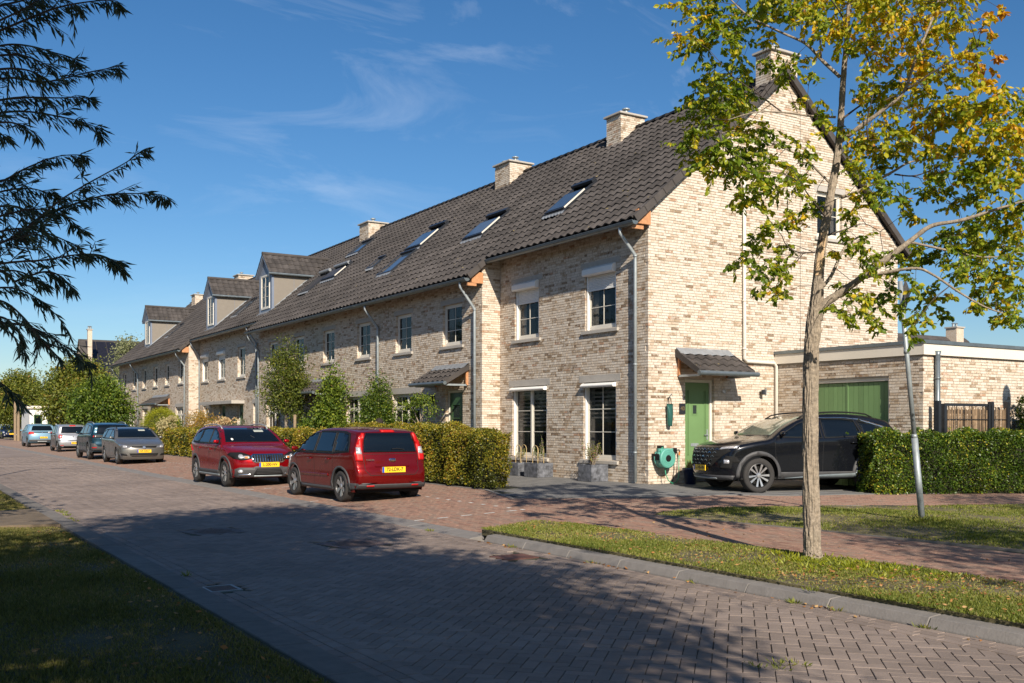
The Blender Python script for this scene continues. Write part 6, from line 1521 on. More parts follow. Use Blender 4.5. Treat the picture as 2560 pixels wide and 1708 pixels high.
# ------------------------------------------------------------------ gate of reed panels
t = wthing('garden_gate', (18.8, 12.85, .1), 'anthracite framed gate filled with upright reeds beside the garage', 'gate')
gy = 12.92; zt_ = 2.08
for x in (18.73, 18.93, 20.50, 20.62, 21.22):
    m = MB(); w_ = .045 if x != 20.50 else .03; m.box(x-w_, x+w_, gy-.05, gy+.05, .08, zt_+(.06 if x in (20.62, 21.22, 18.73) else 0)); m.build('post', [ANTH], t)
for z in (zt_-.02,):
    m = MB(); m.box(18.98, 20.47, gy-.02, gy+.02, z-.03, z+.03); m.build('rail', [ANTH], t)
for z in (1.75, 1.38, .98, .55):
    m = MB(); m.box(18.98, 20.47, gy-.038, gy-.026, z-.006, z+.006); m.box(20.67, 21.17, gy-.038, gy-.026, z-.006, z+.006); m.build('wire', [ANTH], t)
REED = mat('reed', (.20, .135, .08), .85, var=.4, scale=9, toned=.8)
m = MB(); x = 18.99
while x < 21.17:
    if not 20.46 < x < 20.68:
        h = zt_-.04-random.random()*.10; l = random.uniform(-.02, .02); r_ = random.uniform(.007, .012)
        m.tube([(x, gy+random.uniform(-.012, .012), .15), (x+l*.5, gy+random.uniform(-.015, .015), 1.1), (x+l, gy, h)], r_, 5, t=random.random())
    x += random.uniform(.013, .030)
o = m.build('reeds', [REED], t); o['kind'] = 'stuff'
# ------------------------------------------------------------------ posts
def sign_post(x, y, lean, label):
    z = gz(x, y); t = empty('sign_post', (x, y, z-.02), 0, label, 'sign post')
    dx = Vector((-RX, -RY, 0))*lean
    p = lambda s: tuple(dx*s+Vector((0, 0, s)))
    m = MB(); m.tube([p(0), p(1.25)], .046, 16); m.tube([p(1.25), p(1.31)], [.046, .034], 16); m.tube([p(1.31), p(3.55)], .034, 16); m.lathe([(.035, -.03), (.041, -.03), (.041, .03), (.035, .03)], 14, c=p(2.52)); m.build('pole', [ZINC_L], t, smooth=True)
    m = MB(); c = Vector(p(3.35)); n = Vector((FX*0+.80, -.60, 0)); s_ = Vector((.60, .80, 0)); up = Vector((0, 0, 1))
    P = [c+s_*a*.24+up*b*.24+n*.055 for a, b in ((-1, 0), (0, -1), (1, 0), (0, 1))]
    m.extr(P, n*.004); m.build('sign_plate', [ZINC], t)
    return t
sign_post(12.88, 9.14, .092, 'leaning galvanised sign post standing in the grass right of the tree')
def street_lamp(x, y, h, arm, label):
    t = empty('street_lamp', (x, y, gz(x, y)-.05 if x > 7 else 0), 0, label, 'street lamp', 'street lamps just outside the picture')
    m = MB(); m.tube([(0, 0, 0), (0, 0, 1.2)], .065, 14); m.tube([(0, 0, 1.2), (0, 0, h)], .045, 14)
    m.build('pole', [ZINC_L], t, smooth=True)
    m = MB()
    bm = bmesh.new(); bmesh.ops.create_icosphere(bm, subdivisions=3, radius=1)
    a = Vector(arm)
    for v in bm.verts: 
        v.co = Vector((v.co.x*.16, v.co.y*.16, v.co.z*.34)) if a.length < .1 else Vector((v.co.x*.35, v.co.y*.14, v.co.z*.07)); v.co += a+Vector((0, 0, h+(.2 if a.length < .1 else 0)))
    me = bpy.data.meshes.new('lamp_head'); bm.to_mesh(me); bm.free(); me.materials.append(ANTH); link('lamp_head', me, t)
    if a.length > .1: m.tube([(0, 0, h-.02), (a.x*.5, a.y*.5, h+.03), (a.x, a.y, h)], .03, 8); m.build('arm', [ZINC_L], t)
street_lamp(20.35, 9.30, 4.35, (0, 0, 0), 'slim street lamp beyond the right edge, its oval head shading the garage wall')
street_lamp(1.55, 30.8, 5.9, (.9, .1, 0), 'street lamp with side arm beyond the left edge, its shadow on the road')
# wooden stakes
STK = mat('weathered_stake', (.26, .19, .12), .9, var=.25, scale=12, bump=.4)
for (x, y, h, lab) in ((12.55, 34.6, 1.75, 'pale wooden stake beside the small street tree behind the red cars'),):
    t = empty('tree_stake', (x, y, gz(x, y)), 0, lab, 'stake'); m = MB(); m.tube([(0, 0, 0), (0, 0, h)], .055, 10); m.build('stake', [STK], t)
for (px_, F_, h) in ((38, 90, 3.6), (46, 88, 3.6)):
    p = at(px_, 1060, F_); t = empty('tree_stake', (p.x, p.y, gz(p.x)), 0, ['brown stake nearest the small navy car', 'brown stake left of the pale tree trunk'][px_ > 40], 'stake', 'stakes at the far trees')
    m = MB(); m.tube([(0, 0, 0), (0, 0, h)], .12, 8); m.build('stake', [STK], t)
# ------------------------------------------------------------------ a person behind the dark red car
def person(loc, head, label):
    t = empty('person', loc, head, label, 'person'); t.scale = (.895, .895, .895)
    J = dict(pel=(0, 0, .93), wst=(0, .0, 1.08), chs=(.01, 0, 1.30), nck=(0, 0, 1.46), hd0=(.02, 0, 1.54), hd1=(.03, 0, 1.66),
             ls=(0, .17, 1.40), le=(-.02, .22, 1.14), lw=(.06, .22, .92), rs=(0, -.17, 1.40), re=(.05, -.22, 1.15), rw=(.16, -.18, .98),
             lh=(0, .09, .90), lk=(.10, .10, .50), la=(.02, .10, .09), lt=(.17, .11, .035), rh=(0, -.09, .90), rk=(.02, -.10, .49), ra=(-.16, -.10, .11), rt=(-.02, -.11, .035))
    rad = dict(pel=.135, wst=.12, chs=.14, nck=.052, hd0=.075, hd1=.088, ls=.062, le=.043, lw=.028, rs=.062, re=.043, rw=.028, lh=.088, lk=.06, la=.04, lt=.03, rh=.088, rk=.06, ra=.04, rt=.03)
    E_ = [('pel','wst'),('wst','chs'),('chs','nck'),('nck','hd0'),('hd0','hd1'),('chs','ls'),('ls','le'),('le','lw'),('chs','rs'),('rs','re'),('re','rw'),('pel','lh'),('lh','lk'),('lk','la'),('la','lt'),('pel','rh'),('rh','rk'),('rk','ra'),('ra','rt')]
    for sd, w_, e_ in (('l', 'lw', 'le'), ('r', 'rw', 're')):
        W_ = Vector(J[w_]); d = (W_-Vector(J[e_])).normalized()
        for i, (off, l) in enumerate(((-.03, .085), (-.01, .095), (.01, .09), (.028, .075))):
            a, b, c = W_+d*.05+Vector((off, 0, 0)), W_+d*(.05+l*.5)+Vector((off, 0, 0)), W_+d*(.05+l)+Vector((off+.012, 0, 0))
            J[sd+'p'+str(i)] = a; J[sd+'q'+str(i)] = b; J[sd+'r'+str(i)] = c
            rad[sd+'p'+str(i)] = .014; rad[sd+'q'+str(i)] = .009; rad[sd+'r'+str(i)] = .007
            E_ += [(w_, sd+'p'+str(i)), (sd+'p'+str(i), sd+'q'+str(i)), (sd+'q'+str(i), sd+'r'+str(i))]
        s_ = -1 if sd == 'l' else 1
        J[sd+'th'] = W_+d*.04+Vector((.045, 0, 0)); J[sd+'tj'] = W_+d*.075+Vector((.06, 0, 0)); rad[sd+'th'] = .010; rad[sd+'tj'] = .008; E_ += [(w_, sd+'th'), (sd+'th', sd+'tj')]
    names = list(J); me = bpy.data.meshes.new('body'); me.from_pydata([tuple(J[n]) for n in names], [(names.index(a), names.index(b)) for a, b in E_], [])
    o = link('body', me, t); md = o.modifiers.new('skin', 'SKIN'); sv = me.skin_vertices[0].data
    for i, n in enumerate(names): sv[i].radius = (rad[n], rad[n]*(.8 if n in ('chs', 'pel', 'wst') else 1)); sv[i].use_root = n == 'pel'
    o.modifiers.new('sub', 'SUBSURF').levels = 2; o.modifiers[-1].render_levels = 2
    dg = bpy.context.evaluated_depsgraph_get(); m2 = bpy.data.meshes.new_from_object(o.evaluated_get(dg)); o.modifiers.clear(); o.data = m2
    SK = mat('skin', (.36, .20, .13), .5); JK = mat('dark_jacket', (.03, .035, .05), .8); JN = mat('blue_jeans', (.05, .075, .14), .9); SH = mat('shoe', (.02, .02, .02), .6)
    m2.materials.clear()
    for q in (SK, JK, JN, SH): m2.materials.append(q)
    for p in m2.polygons:
        c = p.center; p.use_smooth = True
        p.material_index = 3 if c.z < .09 else (2 if c.z < .95 and abs(c.y) < .19 and not (c.z > .8 and abs(c.y) > .165) else (0 if (c.z > 1.47 or (abs(c.y) > .155 and c.z < 1.0)) else 1))
    HR = mat('dark_hair', (.018, .012, .010), .8, var=.4, scale=40, bump=.8, bscale=60)
    bm = bmesh.new(); bmesh.ops.create_icosphere(bm, subdivisions=4, radius=.128)
    for v in bm.verts:
        n = v.co.normalized(); v.co *= 1+.07*math.sin(n.x*23)*math.sin(n.y*21+1)*math.sin(n.z*25+2)+random.uniform(-.03, .03); v.co += Vector((-.015, 0, 1.665))
    bmesh.ops.delete(bm, geom=[v for v in bm.verts if v.co.z < 1.53 or (v.co.x > .055 and v.co.z < 1.69)], context='VERTS')
    me = bpy.data.meshes.new('hair'); bm.to_mesh(me); bm.free(); me.materials.append(HR); link('hair', me, t)
    m = MB(); WT = mat('eye_white', (.7, .7, .68), .3)
    for s in (1, -1): m.lathe([(0, .006), (.010, .003), (.012, 0)], 8, c=(.118, s*.032, 1.625), axis='x')
    m.build('eyes', [WT], t); m = MB(); m.add([(.118, 0, 1.635), (.118, -.014, 1.59), (.118, .014, 1.59), (.142, 0, 1.59)], [(0, 1, 3), (0, 3, 2), (1, 2, 3)]); m.build('nose', [SK], t)
    m = MB(); m.box(.106, .116, -.022, .022, 1.555, 1.563); m.build('mouth', [mat('lips', (.30, .10, .09), .5)], t)
    for s in (1, -1): m = MB(); m.lathe([(0, .012), (.022, .006), (.026, 0)], 10, c=(.02, s*.088, 1.61), axis='y'); m.build('ear', [SK], t)
    return t
p = at(948, 1060, 28.6); person((p.x, p.y, gz(p.x, p.y)), R_(75), 'person with dark curly hair walking behind the dark red car')
# ------------------------------------------------------------------ houses further off
def far_house(name, label, x0, x1, y0, y1, ze, zr, roofm, chim=None, solar=False, group=None):
    t = wthing(name, ((x0+x1)/2, (y0+y1)/2, 0), label, 'house', group); ym = (y0+y1)/2
    m = MB(); m.box(x0, x1, y0, y1, 0, ze); m.add([(x0, y0, ze), (x0, y1, ze), (x0, ym, zr)], [(0, 1, 2)]); m.add([(x1, y0, ze), (x1, y1, ze), (x1, ym, zr)], [(0, 1, 2)]); m.build('wall', [BR], t)
    m = MB(); e = .5; k_ = (zr-ze)/(ym-y0); n = 12
    for (ya, yb) in ((y0-e, ym), (y1+e, ym)):
        for i in range(n):
            p0 = ya+(yb-ya)*i/n; p1 = ya+(yb-ya)*(i+1)/n; z0_ = ze-e*k_+(zr-ze+e*k_)*i/n+.12; z1_ = ze-e*k_+(zr-ze+e*k_)*(i+1)/n+.08
            m.quad((x0-.15, p0, z0_), (x1+.15, p0, z0_), (x1+.15, p1, z1_), (x0-.15, p1, z1_), 0, random.random()); m.quad((x0-.15, p0, z0_), (x1+.15, p0, z0_), (x1+.15, p0, z0_-.05), (x0-.15, p0, z0_-.05))
    rf = m.build('roof', [roofm], t)
    if solar:
        L_ = x1-x0-1; nn = int(L_/1.05)
        for i in range(nn):
            for j in range(3):
                a0, a1 = (.08+j*.29), (.08+j*.29+.275); f_ = lambda s: (y0-e+(ym-y0+e)*s, ze-e*k_+(zr-ze+e*k_)*s+.2)
                (ya, za), (yb, zb) = f_(a0), f_(a1); xa = x0+.5+i*1.05
                q = MB(); q.extr([(xa, ya, za), (xa+1.0, ya, za), (xa+1.0, yb, zb), (xa, yb, zb)], (0, 0, .05)); q.build('solar_panel', [BLIND], t)
    if chim:
        cx, cy, w_, zt__ = chim; q = MB(); q.box(cx-w_/2, cx+w_/2, cy-w_/2, cy+w_/2, ze, zt__); c = q.build('chimney', [BR], t)
        q = MB(); q.box(cx-w_/2-.08, cx+w_/2+.08, cy-w_/2-.08, cy+w_/2+.08, zt__, zt__+.1); q.build('cap', [CONC], c)
        for s in (-1, 1): q = MB(); q.lathe([(.09, 0), (.09, .25), (.16, .26), (0, .34)], 10, c=(cx+s*w_*.22, cy, zt__+.1)); q.build('flue', [ZINC_L], c)
    i = 0
    for xx in np.arange(x0+1.2, x1-1, 2.6):
        for zz in (1.0, 3.7):
            q = MB(); q.box(xx, xx+1.1, y0-.06, y0-.005, zz, zz+1.5); w_ = q.build('window', [CREAM], t); q = MB(); q.box(xx+.1, xx+1.0, y0-.075, y0-.061, zz+.1, zz+1.4); q.build('pane', [CGLASS], w_)
    return t
far_house('detached_house', 'brick house with solar-panelled dark roof behind the far trees', 17.9, 34, 111, 121, 5.2, 10.75, TILE, (18.15, 111.4, .42, 11.45), True)
far_house('detached_house', 'distant house with dark roof and brick chimney behind the flat garage roof', 60, 71, 42.5, 51, 4.6, 8.25, TILE, (69.2, 46.3, .9, 8.95), False)
far_house('detached_house', 'tiled roof seen just under the terrace beyond the far left trees', 36, 50, 126, 136, 5, 9.5, TILE)
t = wthing('low_building', (13.6, 88, 0), 'low white and brick annex under the trees at the end of the terrace', 'building')
m = MB(); m.box(12.0, 17, 88, 94, 0, 3.0); m.build('wall', [BR], t)
m = MB(); m.box(9.9, 12.0, 88.4, 94, 0, 2.9); m.build('white_wall', [WHITE], t); m = MB(); m.box(9.7, 12.1, 88.2, 94, 2.9, 3.1); m.build('flat_roof', [FASC], t)
for x in (10.2, 11.2): m = MB(); m.box(x, x+.6, 88.33, 88.395, .9, 2.4); w_ = m.build('window', [DGREEN], t); m = MB(); m.box(x+.08, x+.52, 88.31, 88.329, 1.0, 2.3); m.build('pane', [CGLASS], w_)
# ------------------------------------------------------------------ plants
def norm(a): return a/np.maximum(1e-9, np.linalg.norm(a, axis=1, keepdims=True))
def leaf_arrays(P, D, S, asp, fancy=False, up=None):
    """P base points, D directions, S lengths; folded leaf blades"""
    n = len(P); D = norm(D); rn = rng.normal(size=(n, 3)); 
    if up is not None: rn = rn*.55+np.array(up)
    W = norm(np.cross(D, rn)); N = np.cross(W, D); S = np.asarray(S).reshape(-1, 1)*np.ones((n, 1)); w = S*asp*.5
    if fancy:
        V = np.stack([P, P+D*S*.28+W*w*.85-N*w*.05, P+D*S*.58+W*w-N*w*.25, P+D*S-N*S*.12, P+D*S*.58-W*w-N*w*.25, P+D*S*.28-W*w*.85-N*w*.05, P+D*S*.45+N*w*.25], 1).reshape(-1, 3)
        q = np.array([(0, 1, 6), (1, 2, 6), (2, 3, 6), (3, 4, 6), (4, 5, 6), (5, 0, 6)]); k = 7
    else:
        V = np.stack([P, P+D*S*.5+W*w-N*w*.3, P+D*S-N*S*.1, P+D*S*.5-W*w-N*w*.3], 1).reshape(-1, 3)
        q = np.array([(0, 1, 2), (0, 2, 3)]); k = 4
    F = (np.arange(n)[:, None, None]*k+q[None]).reshape(-1, 3)
    return V, F, len(q)
def leaves(name, P, D, S, asp, tone, m, parent, fancy=False, up=None, kind='stuff'):
    V, F, k = leaf_arrays(np.asarray(P), np.asarray(D), S, asp, fancy, up)
    o = link(name, mkmesh(name, V, F, [m], tone=np.repeat(tone, k)), parent)
    if kind: o['kind'] = kind
    return o
LM_HEDGE = leaf_mat('hedge_leaf', [(0, (.03, .035, .008)), (.25, (.09, .11, .015)), (.45, (.20, .19, .022)), (.70, (.38, .30, .03)), (.88, (.34, .17, .035)), (1, (.22, .09, .03))], .38, .3, 1.3, 1.3)
LM_HEDG2 = leaf_mat('hedge_leaf_green', [(0, (.02, .04, .008)), (.35, (.06, .11, .014)), (.65, (.13, .19, .02)), (.85, (.38, .34, .03)), (1, (.42, .33, .04))], .35, .25, 1.2, .8)
LM_FORE = leaf_mat('street_tree_leaf', [(0, (.09, .15, .014)), (.22, (.17, .245, .02)), (.42, (.31, .35, .027)), (.60, (.48, .44, .03)), (.8, (.72, .50, .03)), (1, (.58, .27, .03))], .38, .48)
LM_WIL = leaf_mat('willow_leaf', [(0, (.035, .062, .042)), (.6, (.07, .10, .065)), (1, (.15, .17, .10))], .45, .3)
LM_A = leaf_mat('autumn_green_leaf', [(0, (.04, .06, .010)), (.45, (.12, .15, .02)), (.8, (.24, .23, .035)), (1, (.32, .20, .05))], .5, .3, .5, .6)
LM_B = leaf_mat('fresh_green_leaf', [(0, (.022, .045, .008)), (.45, (.065, .115, .014)), (.8, (.17, .22, .025)), (1, (.28, .32, .04))], .45, .3)
LM_C = leaf_mat('dark_green_leaf', [(0, (.012, .03, .008)), (.5, (.035, .075, .015)), (1, (.09, .13, .03))], .45, .25)
LM_D = leaf_mat('silver_green_leaf', [(0, (.10, .12, .05)), (.5, (.20, .22, .10)), (1, (.34, .34, .18))], .55, .3)
LM_Y = leaf_mat('yellow_green_leaf', [(0, (.13, .16, .01)), (.5, (.26, .28, .015)), (1, (.38, .36, .03))], .45, .3)
LM_O = leaf_mat('orange_shrub_leaf', [(0, (.10, .10, .02)), (.4, (.28, .20, .03)), (1, (.45, .20, .04))], .5, .3)
LM_G = leaf_mat('grass_blade', [(0, (.09, .12, .018)), (.4, (.18, .205, .032)), (.70, (.28, .25, .065)), (1, (.36, .27, .13))], .55, .3, .55, .9)
LM_GS = leaf_mat('shade_grass_blade', [(0, (.07, .075, .016)), (.4, (.14, .14, .03)), (.7, (.22, .18, .06)), (1, (.30, .22, .11))], .6, .3, .55, .9)  # darker copy of the blades with the verge's shade in it, browner for dirt
LM_F = leaf_mat('fallen_leaf', [(0, (.20, .09, .03)), (.5, (.34, .15, .045)), (1, (.42, .27, .12))], .8, .1)
FLOW = leaf_mat('cream_flower', [(0, (.36, .30, .14)), (.5, (.52, .46, .24)), (1, (.55, .36, .20))], .7, .3)
PINK = leaf_mat('pink_flower', [(0, (.5, .10, .13)), (1, (.6, .25, .28))], .6, .3)
BARK = mat('bark', (.25, .205, .155), .95, var=.45, scale=26, bump=1.0, bscale=45)
BARKD = mat('dark_bark', (.07, .052, .042), .95, var=.3, scale=20, bump=.6)
# --- grass
def grass(name, poly, n, h, hz_fn, parent=None, dist_pow=1.0, rngx=None, m=LM_G, wid=.004, cover=.55):
    xs = [p[0] for p in poly]; ys = [p[1] for p in poly]; tot = []; need = n
    while need > 0:
        k = n*4; u = rng.random(k); X = rng.uniform(min(xs), max(xs), k); Y = rng.uniform(min(ys), max(ys), k)
        F = X*FX+Y*FY; R = X*RX+Y*RY
        ok = inpoly_np(X, Y, poly) & (F > 4.2) & (np.abs(R) < F*.56+.6) & (rng.random(k) < np.minimum(1, (7.0/np.maximum(F, 1))**dist_pow))
        X, Y = X[ok][:need], Y[ok][:need]; tot.append(np.stack([X, Y], 1)); need -= len(X)
        if len(X) == 0: break
    XY = np.concatenate(tot)
    # bare and lush patches
    f = np.sin(XY[:, 0]*2.1+1.3*np.sin(XY[:, 1]*1.1))+np.sin(XY[:, 1]*2.7+XY[:, 0]*1.7)+.6*np.sin(XY[:, 0]*6.1-XY[:, 1]*4.3)
    keep = rng.random(len(XY)) < np.clip(cover+.30*f, .12, 1); XY = XY[keep]; f = f[keep]
    Z = np.array([hz_fn(a, b) for a, b in XY]); n = len(XY)
    F = XY[:, 0]*FX+XY[:, 1]*FY
    hh = h*(.5+rng.random(n)*.9)*(1+.15*f); ww = wid*(1+F*.10); a = rng.random(n)*6.283
    B = np.stack([XY[:, 0], XY[:, 1], Z-.004], 1); s = np.stack([np.cos(a)*ww, np.sin(a)*ww, a*0], 1)
    ln = np.stack([rng.normal(0, .45, n)*hh, rng.normal(0, .45, n)*hh, hh], 1)
    V = np.stack([B-s, B+s, B+ln], 1).reshape(-1, 3); Fc = np.arange(n*3).reshape(-1, 3)
    tone = np.clip(.40-.10*f+rng.normal(0, .2, n), 0, 1)
    o = link(name, mkmesh(name, V, Fc, [m], tone=tone), parent); o['kind'] = 'stuff'; return o
gv1 = lambda x, y: max(gz(x, y), .10)+.045
tag(grass('verge_grass', [(max(7.262, p[0]-.04) if p[0] < 7.5 else p[0], p[1]) for p in VERGE1], 110000, .021, gv1, None, .9), 'sunlit short grass with fallen leaves between the kerb and the brick path', 'grass')
tag(grass('lawn_grass', VERGE2, 70000, .023, lambda x, y: gz(x, y)+.015, None, .6), 'short grass on the far side of the brick path around the sign post', 'grass')
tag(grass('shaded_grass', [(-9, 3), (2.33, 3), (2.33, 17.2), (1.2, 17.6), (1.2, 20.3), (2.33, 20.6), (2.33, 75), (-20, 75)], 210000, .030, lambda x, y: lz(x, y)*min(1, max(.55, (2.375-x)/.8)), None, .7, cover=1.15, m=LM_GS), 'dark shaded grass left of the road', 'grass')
def litter(name, poly, n, fn, size, label, clump=None):
    P = []
    while len(P) < n:
        x = random.uniform(min(p[0] for p in poly), max(p[0] for p in poly)); y = random.uniform(min(p[1] for p in poly), max(p[1] for p in poly))
        if inpoly(x, y, poly) and (clump is None or random.random() < clump(x, y)): P.append((x, y, fn(x, y)+random.uniform(.006, .03)))
    P = np.array(P); D = rng.normal(size=P.shape)*np.array((1, 1, .12))
    o = leaves(name, P, D, rng.uniform(size*.6, size*1.3, n), .55, rng.random(n), LM_F, None, False, (0, 0, 1)); tag(o, label, 'fallen leaves')
litter('fallen_leaves', VERGE1, 3600, gv1, .038, 'dry orange-brown leaves scattered over the sunlit grass strip', lambda x, y: .25+.75*(y < 7.2))
litter('fallen_leaves', [(-3, 5), (2.3, 5), (2.3, 17), (-3, 17)], 900, lambda x, y: lz(x, y)*.8, .05, 'dry leaves lying in the shaded grass on the left')
litter('fallen_leaves', [(7.0, 3), (7.1, 3), (7.1, 12), (7.0, 12)], 90, lambda x, y: .0, .05, 'dry leaves gathered in the gutter under the right kerb', lambda x, y: .2+.8*(math.sin(y*2.3) > .3))
litter('fallen_leaves', [(9.2, 5), (10.8, 6), (10.6, 13), (9, 12)], 50, lambda x, y: gz(x, y), .045, 'a few dry leaves on the red brick path', None)
def weeds(name, pts, label, n=26, h=.06, m=LM_G):
    P = []; D = []
    for (x, y, z) in pts:
        for i in range(n): a = random.random()*6.28; r = random.random()*.05; P.append((x+r*math.cos(a), y+r*2*math.sin(a), z)); D.append((math.cos(a)*.7, math.sin(a)*.7, random.uniform(.3, 1.2)))
    o = leaves(name, P, D, rng.uniform(h*.5, h*1.2, len(P)), .22, rng.random(len(P))*.6+.1, m, None); return tag(o, label, 'weeds')
weeds('kerb_weeds', [(7.09, y, .0) for y in (5.0, 5.9, 6.35, 7.7, 9.4, 11.2, 13.6)]+[(7.22, 6.28, .11), (7.08, 6.33, .0)], 'green weed tufts sprouting along the right kerb')
weeds('kerb_weeds', [(2.72+random.uniform(-.03, .1), y, 0) for y in (11.0, 18.2, 18.6, 19.4, 20.0, 20.3)], 'weeds in the joints beside the left kerb')
weeds('road_weeds', [(5.1, 4.72, 0), (5.2, 4.8, 0), (5.3, 4.72, 0), (5.0, 4.83, 0)], 'dry grass tuft growing between the road stones at the bottom edge', 20, .05)
PP = [(8.84+random.gauss(-.25, .45), 7.67+random.gauss(-.55, .55)) for _ in range(150)]
weeds('clover_patch', [(x, y, gv1(x, y)) for x, y in PP if 7.45 < x < 9.1], 'bright green broad-leaved weeds around the foot of the street tree', 10, .065, LM_Y)
weeds('post_weeds', [(12.88+random.gauss(0, .15), 9.14+random.gauss(-.05, .1), gz(12.9, 9.1)) for _ in range(14)], 'taller grass around the foot of the sign post', 22, .12)
# --- hedges
def hedge(label, boxes, dens, lsize, m, nobj=0, lumps=.085, cat='hedge', name='hedge'):
    """boxes: (x0,y0,x1,y1 of the centre line, half width, top z)"""
    b0 = boxes[0]; t = wthing(name, (b0[0], b0[1], gz(b0[0], b0[1])), label, cat)
    P = []; D = []; Nn = []
    core = MB()
    for (xa, ya, xb, yb, hw, zt) in boxes:
        d = Vector((xb-xa, yb-ya, 0)); ln = d.length; d.normalize(); s = Vector((-d.y, d.x, 0)); c = .15
        za, zb = gz(xa, ya), gz(xb, yb)
        A = Vector((xa, ya, 0))+d*c; B_ = Vector((xb, yb, 0))-d*c
        q = [A-s*(hw-c), B_-s*(hw-c), B_+s*(hw-c), A+s*(hw-c)]
        core.add([(p.x, p.y, min(za, zb)-.02) for p in q]+[(p.x, p.y, zt-c) for p in q], [(4,5,6,7),(0,1,5,4),(1,2,6,5),(2,3,7,6),(3,0,4,7)])
        zg = min(za, zb)
        for (area, f) in ((ln*(zt-zg), 's'), (ln*(zt-zg), 'S'), (ln*hw*2, 't'), (hw*2*(zt-zg), 'a'), (hw*2*(zt-zg), 'b')):
            n = int(area*dens*(.8 if f == 'S' else 1)); u = rng.random(n)*ln; v = rng.random(n)
            if f in 'sS': w = np.full(n, -hw if f == 's' else hw); z = zg+.05+v*(zt-zg-.05); nv = np.array(s)*(-1 if f == 's' else 1)
            elif f == 't': w = (v*2-1)*hw; z = np.full(n, zt); nv = np.array((0, 0, 1.))
            else: w = (v*2-1)*hw; z = zg+.05+rng.random(n)*(zt-zg-.05); u = np.full(n, 0 if f == 'a' else ln); nv = np.array(d)*(-1 if f == 'a' else 1)
            base = np.array((xa, ya, 0))+u[:, None]*np.array(d)+w[:, None]*np.array(s); base[:, 2] = z
            bumpy = lumps*(np.sin(base[:, 0]*5+base[:, 2]*4)*np.sin(base[:, 1]*4.3+base[:, 2]*3)+.5*np.sin(base[:, 1]*11+base[:, 2]*9))
            dep = rng.exponential(.05, n)
            base = base+nv*(bumpy-dep+.02)[:, None]
            hol = np.sin(base[:, 0]*7.3+base[:, 2]*9.1)+np.sin(base[:, 1]*6.7-base[:, 2]*5.3+1.7)+.7*np.sin(base[:, 1]*15+base[:, 0]*13+base[:, 2]*11)
            kp = (hol < 1.35) | (rng.random(n) < .35); base = base[kp]; n = len(base)
            P.append(base); D.append(nv+rng.normal(0, .9, (n, 3))+np.array((0, 0, -.25))); Nn.append(np.tile(nv, (n, 1)))
    core.build('shade_core', [mat('hedge_shade', (.022, .022, .010), .95)], t)  # near-black box stands in for the shade inside the hedge
    for (xa, ya, xb, yb, hw, zt) in boxes:              # stray shoots above the cut
        for _ in range(int(math.hypot(xb-xa, yb-ya)*9)):
            f = random.random(); c = np.array((xa+(xb-xa)*f+random.uniform(-hw, hw), ya+(yb-ya)*f+random.uniform(-hw, hw), zt)); hh = random.uniform(.03, .13); k = 7
            P.append(c+np.stack([rng.normal(0, .01, k), rng.normal(0, .01, k), np.linspace(0, hh, k)], 1)); D.append(rng.normal(0, 1, (k, 3))+np.array((0, 0, .6)))
    P = np.concatenate(P); D = np.concatenate(D); n = len(P)
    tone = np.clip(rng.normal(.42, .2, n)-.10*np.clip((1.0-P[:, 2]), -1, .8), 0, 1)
    if nobj:
        vis = inview(P[:, 0], P[:, 1]); d = P[:, 0]**2+P[:, 1]**2+np.where(vis, 0, 1e5)-P[:, 2]*1.0
        order = np.argsort(d); sel = order[:nobj]; rest = order[nobj:]
        obj_leaves(t, P[sel], D[sel], lsize, .6, tone[sel], m)
        P, D, tone = P[rest], D[rest], tone[rest]; n = len(P)
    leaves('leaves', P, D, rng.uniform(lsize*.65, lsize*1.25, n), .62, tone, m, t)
    return t
def obj_leaves(parent, P, D, size, asp, tone, m, fancy=False):
    ms = []
    for k in range(8):
        V, F, c = leaf_arrays(np.zeros((1, 3)), np.array([[0, 1., 0]]), [1.0], asp, fancy, (0, 0, 3)); ms.append(mkmesh('leaf', V, F, [m], tone=[(k+.5)/8]*c))
    for p, d, tn in zip(P, D, tone):
        q = Vector(d).to_track_quat('Y', 'Z'); o = link('leaf', ms[min(7, int(tn*8))], parent, p, (q @ __import__('mathutils').Euler((0, random.uniform(-1, 1), 0)).to_quaternion()).to_euler())
        s = size*random.uniform(.75, 1.25); o.scale = (s, s, s)
hedge('clipped beech hedge turning yellow and brown beside the corner house drive', [(11.63, 19.02, 11.63, 20.9, .32, 1.44), (11.75, 20.95, 11.75, 27.2, .42, 1.56)], 3400, .048, LM_HEDGE)
hedge('long clipped hedge behind the bright red crossover, below the small street tree', [(11.8, 28.2, 11.8, 42.5, .45, 1.40)], 1500, .06, LM_HEDGE)
hedge('green and yellow hedge behind the grey estate car', [(11.8, 43, 11.8, 56, .5, 1.35)], 900, .08, LM_HEDGE)
hedge('low green hedge with yellow leaves in front of the black SUV', [(17.22, 13.55, 23.4, 11.15, .38, 1.43)], 3000, .052, LM_HEDG2, 0)
hedge('tall green hedge at the right edge beside the reed gate', [(21.45, 12.55, 26.5, 10.6, .42, 2.2)], 1500, .055, LM_HEDG2)
